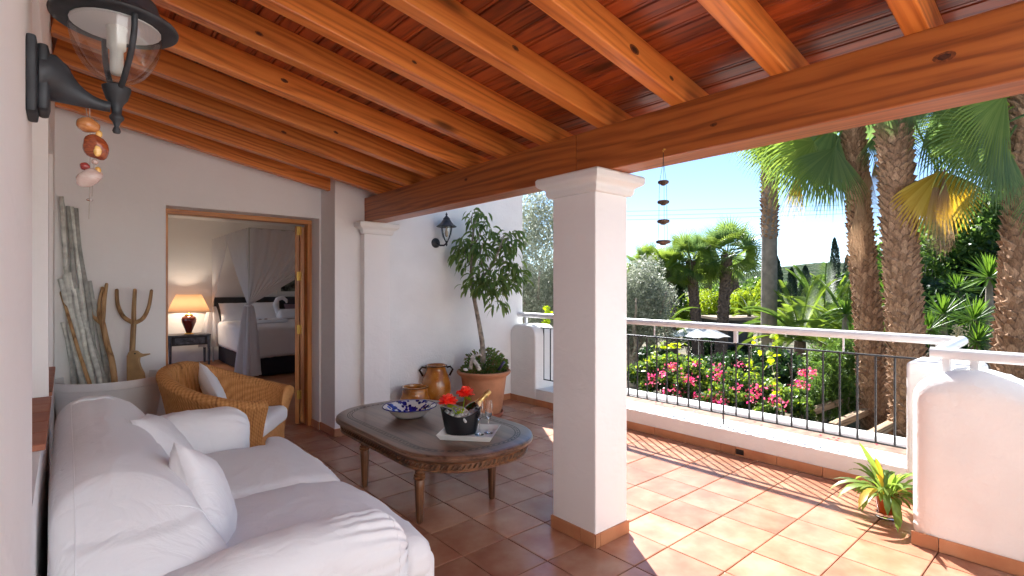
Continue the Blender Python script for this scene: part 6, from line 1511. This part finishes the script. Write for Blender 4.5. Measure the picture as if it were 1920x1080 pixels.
bush('tree_belt', 'hazy mid green belt of trees below the hill', 'trees', it, M['leaf_mid'], 0.5, 64)
# oleander
it = [(AT(1540, 715, 8.0), (0.55, 0.55, 0.62), 5200), (AT(1570, 690, 8.4), (0.50, 0.5, 0.60), 4200), (AT(1510, 745, 7.6), (0.42, 0.42, 0.42), 3000), (AT(1590, 740, 8.2), (0.4, 0.4, 0.5), 2800)]
bush('shrub', 'green narrow-leaved oleander shrub left of the thick palm trunks', 'shrub', it, M['leaf_mid'], 0.085, 65, 0.20)
# conifer-like dark mass behind the big palms
it = [(AT(1700, 560, 15), (1.6, 1.6, 2.2), 9000), (AT(1790, 510, 15), (1.7, 1.7, 2.3), 11000), (AT(1860, 500, 14), (1.6, 1.6, 2.4), 10000), (AT(1660, 590, 14), (1.2, 1.2, 1.8), 6000), (AT(1930, 520, 13), (1.5, 1.5, 2.0), 6000), (AT(1750, 640, 12), (1.6, 1.6, 1.6), 7000)]
bush('conifer', 'dense dark green conifers filling the space behind the thick palms', 'conifer', it, M['leaf_dark'], 0.15, 66, 0.5, lumps=30)
it = [(AT(1800, 450, 14), (1.3, 1.3, 1.4), 3800), (AT(1860, 440, 13.4), (0.9, 0.9, 1.2), 3000), (AT(1720, 520, 13.6), (0.8, 0.8, 1.4), 2600), (AT(1665, 520, 13), (0.6, 0.6, 1.5), 2400)]
bush('conifer', 'bright green conifer tips above the yuccas', 'conifer', it, M['leaf_mid'], 0.15, 67, 0.4, lumps=30)  # tips use a lighter leaf green than the mass behind
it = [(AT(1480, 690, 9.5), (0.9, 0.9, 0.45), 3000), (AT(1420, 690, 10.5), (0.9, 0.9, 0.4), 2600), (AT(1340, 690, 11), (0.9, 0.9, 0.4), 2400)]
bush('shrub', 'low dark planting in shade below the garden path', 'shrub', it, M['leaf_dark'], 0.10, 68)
# bougainvillea over the outer wall
def bougain():
    b = thing('bougainvillea', 'bougainvillea with bright pink flowers spilling over the outer white kerb', 'flowering shrub', tuple(at(1330, 760, 7.4)))
    pts = []; pk = []; rg = np.random.RandomState(71)
    spec = [(1205, 700, 8.2, .35), (1235, 690, 8.1, .42), (1275, 690, 8.0, .42), (1320, 705, 7.9, .42), (1290, 725, 7.6, .30), (1360, 715, 7.6, .40), (1400, 720, 7.4, .38), (1445, 730, 7.2, .34), (1480, 745, 7.0, .30), (1230, 725, 7.9, .30), (1380, 745, 7.1, .26), (1440, 765, 6.8, .22), (1340, 740, 7.3, .28), (1500, 765, 6.7, .22), (1195, 735, 8.0, .28)]
    for k, (u, v, d, r_) in enumerate(spec): pts.append(blob_points(AT(u, v, d), (r_, r_, r_ * 0.62), 1500, 200 + k, 12, 0.3))
    o = leaf_cloud('foliage', M['leaf_mid'], b, np.vstack(pts)[::2], 0.050, 72, asp=0.62); tag(o, kind='stuff')
    o = leaf_cloud('foliage', M['leaf_lime'], b, np.vstack(pts)[1::6], 0.048, 73, asp=0.62); tag(o, kind='stuff')
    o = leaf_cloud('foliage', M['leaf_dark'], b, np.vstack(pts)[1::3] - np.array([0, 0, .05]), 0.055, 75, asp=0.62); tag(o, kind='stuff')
    heads = [(1219, 704), (1258, 686), (1222, 717), (1288, 704), (1303, 683), (1297, 711), (1345, 689), (1352, 700), (1388, 682), (1342, 706), (1268, 733), (1278, 735), (1320, 742), (1333, 747), (1347, 742), (1340, 752), (1385, 727), (1415, 724), (1422, 729), (1412, 735), (1449, 728), (1415, 748), (1468, 757), (1460, 760), (1450, 748), (1498, 722), (1505, 720), (1506, 697), (1518, 700), (1240, 728), (1307, 744), (1360, 755), (1240, 700), (1262, 690), (1292, 715), (1248, 742)]
    for k, (u, v) in enumerate(heads):
        d = float(np.interp(u, [1180, 1300, 1400, 1500], [7.75, 7.45, 7.0, 6.5])) - (v - 700) * 0.004
        c = np.array(at(u, v, d)); pk.append(c + rg.normal(size=(rg.randint(9, 30), 3)) * np.array([0.042, 0.042, 0.030]))
    o = leaf_cloud('flowers', M['petal_pink'], b, np.vstack(pk), 0.035, 74, asp=0.85); tag(o, kind='stuff')
    q = MB()
    for (u, v, d, r_) in spec: c = at(u, v, d); q.tube([(c.x + 0.2, c.y, gz(c.x, c.y)), tuple(c)], [0.02, 0.008], 5)
    q.build('stems', M['bark_grey'], b)
bougain()
# vine tendrils with big yellow green leaves
def vine(label, pts, n_, seed, size=0.07):
    b = thing('vine', label, 'vine', tuple(at(*pts[0]))); P = [at(*p) for p in pts]; q = MB(); q.tube(P, 0.004, 5); q.build('stem', M['bark_grey'], b); rg = np.random.RandomState(seed); c = []
    for k in range(n_):
        f = rg.uniform(0, len(P) - 1.001); i = int(f); c.append(np.array(P[i].lerp(P[i + 1], f - i)) + rg.normal(size=3) * 0.03)
    rr_ = random.Random(seed)
    for p in c:
        q = MB(); d = Vector((rr_.uniform(-1, 1), rr_.uniform(-1, 1), rr_.uniform(-0.9, 0.1))).normalized(); s_ = d.cross(Vector((rr_.uniform(-.5, .5), rr_.uniform(-.5, .5), 1))).normalized(); nrm = d.cross(s_); L = size * rr_.uniform(0.7, 1.3); p = Vector(p)
        out = [(0, 0), (0.42, -0.08), (0.55, 0.25), (0.42, 0.55), (0.18, 0.82), (0, 1.0), (-0.18, 0.82), (-0.42, 0.55), (-0.55, 0.25), (-0.42, -0.08)]
        q.add([p + d * L * 0.4] + [p + s_ * x * L + d * y * L + nrm * abs(x) * L * 0.25 for x, y in out], [(0, k + 1, (k + 1) % 10 + 1) for k in range(10)]); q.build('leaf', M['leaf_vine'], b)
vine('yellow green vine shoot climbing in front of the slim palm trunk', [(1470, 800, 5.9), (1462, 740, 6.0), (1448, 690, 6.1), (1446, 650, 6.1), (1452, 622, 6.1)], 34, 1)
vine('yellowish vine shoot just left of the slim palm trunk', [(1420, 720, 6.5), (1412, 690, 6.5), (1408, 660, 6.5), (1412, 632, 6.5)], 22, 2, 0.055)
vine('bright vine arching above the pink flowers near the column', [(1210, 690, 7.0), (1228, 655, 7.0), (1245, 645, 7.0), (1265, 648, 7.0), (1290, 638, 7.0)], 30, 3, 0.06)
vine('bright green vine behind the railing at the far pier', [(1010, 715, 7.4), (1014, 680, 7.4), (1018, 640, 7.4), (1022, 605, 7.4), (1026, 575, 7.4)], 46, 4, 0.085)

# ================================================================ feathery palms and yuccas
def pinnate(name, mat, el, L, seed, leaf=0.32, pairs=58, droop=0.75):
    rg = random.Random(seed); q = MB(); p = Vector((0, 0, 0)); d = Vector((math.cos(R(el)), 0, math.sin(R(el)))); P = []; D = []
    for k in range(pairs + 1): P.append(p.copy()); D.append(d.copy()); p = p + d * L / pairs; d = (d + Vector((0, 0, -0.035 * droop * (0.4 + k / pairs)))).normalized()
    q.tube(P[::4] + [P[-1]], 0.010, 4)
    for k in range(6, pairs + 1):
        t = k / pairs; ll = leaf * (math.sin(PI * min(1, 0.15 + 0.8 * t)) ** 0.6) * rg.uniform(0.9, 1.1)
        for s_ in (-1, 1):
            sd = Vector((0, s_, 0)); dd = (D[k] * 0.65 + sd * 0.8 + Vector((0, 0, 0.25))).normalized(); up = dd.cross(D[k]).normalized(); w_ = 0.009; a = P[k]; m_ = a + dd * ll * 0.5; e = a + dd * ll + Vector((0, 0, -0.10 * ll))
            q.add([a - up * w_ * 0.4, a + up * w_ * 0.4, m_ + up * w_, m_ - up * w_, e], [(0, 1, 2, 3), (3, 2, 4)])
    me = q.mesh(name); me.materials.append(mat); return me
PN = {e_: pinnate('frond', M['leaf_feather'], e_, 1.75, e_, 0.34) for e_ in (75, 55, 35, 15)}
PN2 = {e_: pinnate('frond', M['leaf_mid'], e_, 1.75, e_ + 1, 0.34) for e_ in (75, 55, 35, 15)}
def feather(label, c, n_, sc, seed, group):
    c = Vector(c); t = thing('feather_palm', label, 'palm', tuple(c), group); q = MB(); q.tube([Vector((c.x, c.y, gz(c.x, c.y) - 0.1)), c], [0.16 * sc, 0.13 * sc], 10); q.build('trunk', M['trunk_dark'], t)
    rg = random.Random(seed)
    for k in range(n_):
        f = k / n_; el = 78 - 68 * f; key = min(PN, key=lambda e: abs(e - el)); put_frond(t, (PN if rg.random() < 0.65 else PN2)[key], c, k * 2.4 + seed, sc * rg.uniform(0.85, 1.1))
    return t
G3 = 'feathery palms between the slim palm and the thick palms'
feather('low feathery palm right of the slim palm trunk, in front', at(1500, 640, 12.5), 26, 0.95, 3, G3)
feather('feathery palm behind, with fronds rising in front of the hill', at(1545, 625, 14.5), 28, 1.15, 5, G3)
feather('feathery palm tucked against the left thick palm trunk', at(1590, 630, 12.0), 22, 0.85, 8, G3)
feather('small feathery palm below the bright hedge, left of the leaning palm', at(1250, 612, 19), 20, 0.72, 9, G3)
feather('small feathery palm just right of the full-crowned distant palm', at(1405, 590, 29), 18, 0.8, 12, G3)
# yucca rosettes
def rosette_mesh(name, n_, L, w_, seed, mat, lo=-35):
    rg = random.Random(seed); q = MB()
    for k in range(n_):
        f = k / n_; el = R(85 - (85 - lo) * f + rg.uniform(-6, 6)); az = k * 2.39996; d = Vector((math.cos(az) * math.cos(el), math.sin(az) * math.cos(el), math.sin(el))); s_ = Vector((-math.sin(az), math.cos(az), 0)); nrm = d.cross(s_); l_ = L * rg.uniform(0.85, 1.1) * (0.8 + 0.2 * math.sin(PI * f)); p = d * 0.03
        vs = []
        for t, ww in ((0, 0.6), (0.35, 1.0), (0.75, 0.7), (1.0, 0.03)):
            c = p + d * l_ * t - Vector((0, 0, 0.10 * l_ * t * t)); vs += [c - s_ * w_ * ww, c - nrm * w_ * ww * 0.4, c + s_ * w_ * ww]
        q.add(vs, [g_ for j in range(3) for g_ in ((j * 3, j * 3 + 1, j * 3 + 4, j * 3 + 3), (j * 3 + 1, j * 3 + 2, j * 3 + 5, j * 3 + 4))])
    me = q.mesh(name); me.materials.append(mat); me.polygons.foreach_set('use_smooth', [True] * len(me.polygons)); return me
YR = [rosette_mesh('leaf_rosette', 74, 0.62, 0.020, 3 + k, M['leaf_yucca']) for k in range(2)]
def yucca(label, heads, seed):
    b0 = at(*heads[0][:3]); t = thing('yucca', label, 'yucca', (b0.x, b0.y, gz(b0.x, b0.y)), 'yuccas behind the thick palms'); q = MB()
    for k, (u, v, d, s_) in enumerate(heads):
        c = at(u, v, d); q.tube([Vector((b0.x + 0.1 * k, b0.y, gz(b0.x, b0.y) - 0.1)), c.lerp(Vector((b0.x, b0.y, 0)), 0.4), c], [0.09, 0.07, 0.05], 8)
        o = bpy.data.objects.new('leaf_rosette', YR[k % 2]); C.objects.link(o); o.parent = t; o.location = c - t.location; o.rotation_euler = (random.uniform(-0.25, 0.25), random.uniform(-0.25, 0.25), seed + k); o.scale = (s_, s_, s_)
    q.build('trunk', M['trunk_smooth'], t)
yucca('yucca with two bright spiky heads just above the rail corner', [(1768, 590, 9.5, 0.80), (1742, 618, 9.2, 0.7)], 1)
yucca('yucca spiky head between the thick palm trunks at the right, by the wall block', [(1825, 600, 9.3, 0.85), (1830, 640, 8.8, 0.75)], 4)
yucca('tall yucca head higher up, before the dark conifers', [(1855, 520, 10.5, 1.0), (1795, 545, 11.5, 0.8)], 7)
yucca('yucca heads glimpsed between the two close palm trunks', [(1668, 560, 10.5, 0.9), (1660, 630, 10.0, 0.9), (1672, 500, 11.5, 0.8)], 9)
yucca('yucca heads just left of the left close palm trunk', [(1585, 590, 10.5, 0.75), (1600, 640, 10.0, 0.7)], 12)
q = MB(); rg = random.Random(3); c0 = at(1797, 625, 8.6)
for k in range(90):
    p = c0 + Vector((rg.gauss(0, 0.045), rg.gauss(0, 0.045), rg.uniform(-0.18, 0.14))); q.ball(p, rg.uniform(0.010, 0.018), 5, 3)
q.tube([(c0.x, c0.y, c0.z - 0.9), (c0.x, c0.y, c0.z + 0.1)], 0.012, 5)
tag(q.build('yucca_flower', plain('cream blossom', (0.55, 0.47, 0.28), 0.8, 0.1), None), 'cream coloured flower spike among the yuccas above the rail corner', 'flower')

# ================================================================ cypresses
def cypress(label, u, v0, v1, d, r_, seed):
    b0 = at(u, v1, d); top = at(u, v0, d); b0.z = gz(b0.x, b0.y); t = thing('cypress', label, 'cypress', tuple(b0), 'slim dark cypresses in the distance'); H_ = top.z - b0.z; rg = np.random.RandomState(seed); N = 5200
    h = rg.uniform(0.02, 1, N) ** 0.9; a = rg.uniform(0, 2 * PI, N); prof = np.sin(PI * np.clip(0.10 + h * 0.9, 0, 1)) ** 0.55 * r_ * (1 + 0.18 * np.sin(a * 3 + h * 14)) * rg.uniform(0.65, 1.0, N)
    P = np.stack([b0.x + prof * np.cos(a), b0.y + prof * np.sin(a), b0.z + h * H_], 1); tag(leaf_cloud('foliage', M['leaf_cypress'], t, P, 0.26 * max(0.6, r_), seed, dirs=np.tile([0, 0, 1.0], (N, 1)), asp=0.4), kind='stuff')
    q = MB(); q.tube([b0, top - Vector((0, 0, H_ * 0.2))], [0.12, 0.03], 6); q.build('trunk', M['bark_grey'], t)
cypress('tall dark cypress standing against the sky above the hill', 1565, 446, 560, 42, 0.48, 1)
cypress('cypress close behind the slim palm trunk', 1456, 480, 600, 30, 0.42, 2)
cypress('short dark cypress in front of the hill, left one', 1484, 502, 560, 42, 0.50, 3)
cypress('short dark cypress in front of the hill, right one', 1510, 498, 560, 46, 0.55, 4)
cypress('cypress peeping out beside the left thick palm trunk', 1589, 478, 560, 42, 0.5, 5)

# ================================================================ parasol, shelter, path, timbers, wires
um = thing('parasol', 'off white square parasol open in the garden below the terrace', 'parasol', tuple(at(1311, 700, 18.5)))
top = at(1311, 607, 18.5); gzz = gz(top.x, top.y); hub = Vector((top.x, top.y, top.z))
crn = []
for k in range(8):
    a = 2 * PI * k / 8 + 0.35; crn.append(hub + Vector((math.cos(a) * 1.04, math.sin(a) * 1.04, -0.42)))
for k in range(8):
    a_, b_ = crn[k], crn[(k + 1) % 8]; m_ = (a_ + b_) / 2 * 0.985 + hub * 0.015 + Vector((0, 0, 0.02)); q = MB(); q.add([hub, a_, m_, b_, (hub + a_) / 2 + Vector((0, 0, 0.03)), (hub + b_) / 2 + Vector((0, 0, 0.03)), hub.lerp(m_, 0.5) - Vector((0, 0, 0.03))], [(0, 4, 6), (0, 6, 5), (4, 1, 2, 6), (6, 2, 3, 5)]); q.build('canopy_panel', M['canvas'], um, smooth=False)
    q = MB(); q.tube([hub - Vector((0, 0, 0.03)), a_ - Vector((0, 0, 0.03))], 0.012, 5); q.build('rib', M['greywood'], um)
q = MB(); q.tube([(hub.x, hub.y, gzz), hub + Vector((0, 0, 0.06))], 0.03, 8); q.build('pole', M['rail_white'], um)
q = MB(); q.box(hub.x - 0.35, hub.x + 0.35, hub.y - 0.35, hub.y + 0.35, gzz - 0.05, gzz + 0.10); q.build('base', M['grout'], um)
# flat roofed shelter
sh0 = at(1395, 598, 28); sh = thing('garden_shelter', 'low flat-roofed dark garden shelter with a pale roof edge under the hedge', 'shelter', (sh0.x, sh0.y, gz(sh0.x, sh0.y)))
def oboxRT(q, c, wx, dy, hz): q.obox(c, (wx, dy, hz), (0, 0, -YAW))
gs = gz(sh0.x, sh0.y)
q = MB(); oboxRT(q, sh0 + FW * 1.2, 3.0, 2.6, 0.15); q.build('roof', M['asphalt_dark'], sh, bevel=0.01)
q = MB(); oboxRT(q, Vector((sh0.x, sh0.y, (gs + sh0.z) / 2 - 0.03)) + FW * 2.3, 2.9, 0.12, sh0.z - gs - 0.08); q.build('back_wall', M['blackwood'], sh)
for s_ in (-1.4, 1.4):
    for f_ in (0.05, 2.1):
        c = sh0 + RT * s_ + FW * f_; q = MB(); q.box(c.x - 0.05, c.x + 0.05, c.y - 0.05, c.y + 0.05, gs - 0.1, sh0.z - 0.067); q.build('post', M['blackwood'], sh)
q = MB(); oboxRT(q, Vector((sh0.x, sh0.y, gs + 0.35)) + FW * 1.3, 1.7, 0.7, 0.35); q.build('bench', M['greywood'], sh, bevel=0.04)
# pale stone border in the garden
wp = thing('stone_border', 'low pale stone border along the garden bed behind the pink flowers', 'wall', tuple(at(1430, 700, 11)))
a, b_ = at(1385, 682, 12.0), at(1520, 720, 10.0)
rg = random.Random(8); N = 16
for row in range(2):
    for k in range(N):
        p = a.lerp(b_, (k + 0.5 * row) / N); g0 = gz(p.x, p.y); q = MB(); q.soft((-0.085, -0.07, -0.055), (0.085, 0.07, 0.055), 0.03, 3, lambda v, u: v * (1 + 0.15 * mnoise.noise(v * 9 + Vector((k, row, 0))))); o = q.build('stone', M['pool_deck'], wp, smooth=True); o.location = o.location + Vector((p.x, p.y, max(g0, p.z - 0.16) + 0.06 + 0.11 * row)); o.rotation_euler = (0, 0, rg.uniform(0, 3))
# timbers laid as steps in the bank
for k, (u0, v0, u1, v1, d, lab) in enumerate([(1512, 775, 1548, 762, 7.0, 'grey brown garden timber edging, the left of three beside the palm trunks'), (1570, 795, 1606, 779, 6.7, 'grey brown garden timber edging, the middle of three beside the palm trunks'), (1640, 812, 1682, 790, 6.3, 'grey brown garden timber edging, the right of three beside the palm trunks')]):
    a, b_ = at(u0, v0, d), at(u1, v1, d + 0.35); dd = b_ - a; a = a - dd * 0.25; b_ = b_ + dd * 0.9; dd = (b_ - a); c = (a + b_) / 2; q = MB(); q.obox((0, 0, 0), (dd.length, 0.09, 0.085)); o = q.build('garden_timber', M['timber'], None, bevel=0.006); o.location = c; o.rotation_euler = (0, -math.asin(dd.z / dd.length) if dd.length else 0, math.atan2(dd.y, dd.x)); tag(o, lab, 'timber')
# sandy planting bank that carries the timbers and the near palms
q = MB()
def bank(u, v):
    x = 5.28 + u * 3.6; y = -2.5 + v * 9; z = -0.10 - 0.56 * u ** 1.4 + 0.03 * mnoise.noise(Vector((x * 2, y * 2, 0)))
    return Vector((x, y, z))
q.grid(bank, 30, 50); tag(q.build('planting_bank', M['gravelly'], None, smooth=True), kind='structure')
# overhead wires
for k, (va, vb) in enumerate([(390, 379), (398, 388), (405, 396)]):
    A = at(700, va + 12, 46); B = at(1900, vb - 8, 40); P = [A.lerp(B, t) - Vector((0, 0, 1.2 * 4 * t * (1 - t) * 0.25)) for t in [i / 20 for i in range(21)]]; q = MB(); q.tube(P, 0.011, 4, caps=False)
    tag(q.build('power_line', M['cable']), ('thin overhead wire across the sky, the highest of three', 'thin overhead wire across the sky, the middle of three', 'thin overhead wire across the sky, the lowest of three')[k], 'wire')
# petals fallen on the outer ledge
q = MB(); rg = random.Random(2)
for k in range(26):
    y = rg.uniform(1.2, 3.4); x = rg.uniform(4.62, 5.05); q.obox((x, y, 0.118), (0.02, 0.014, 0.002), (rg.uniform(-.4, .4), rg.uniform(-.4, .4), rg.uniform(0, 3)))
tag(q.build('fallen_petals', M['petal_pink']), 'pink petals fallen on the terracotta ledge outside the railing', 'petals', kind='stuff')
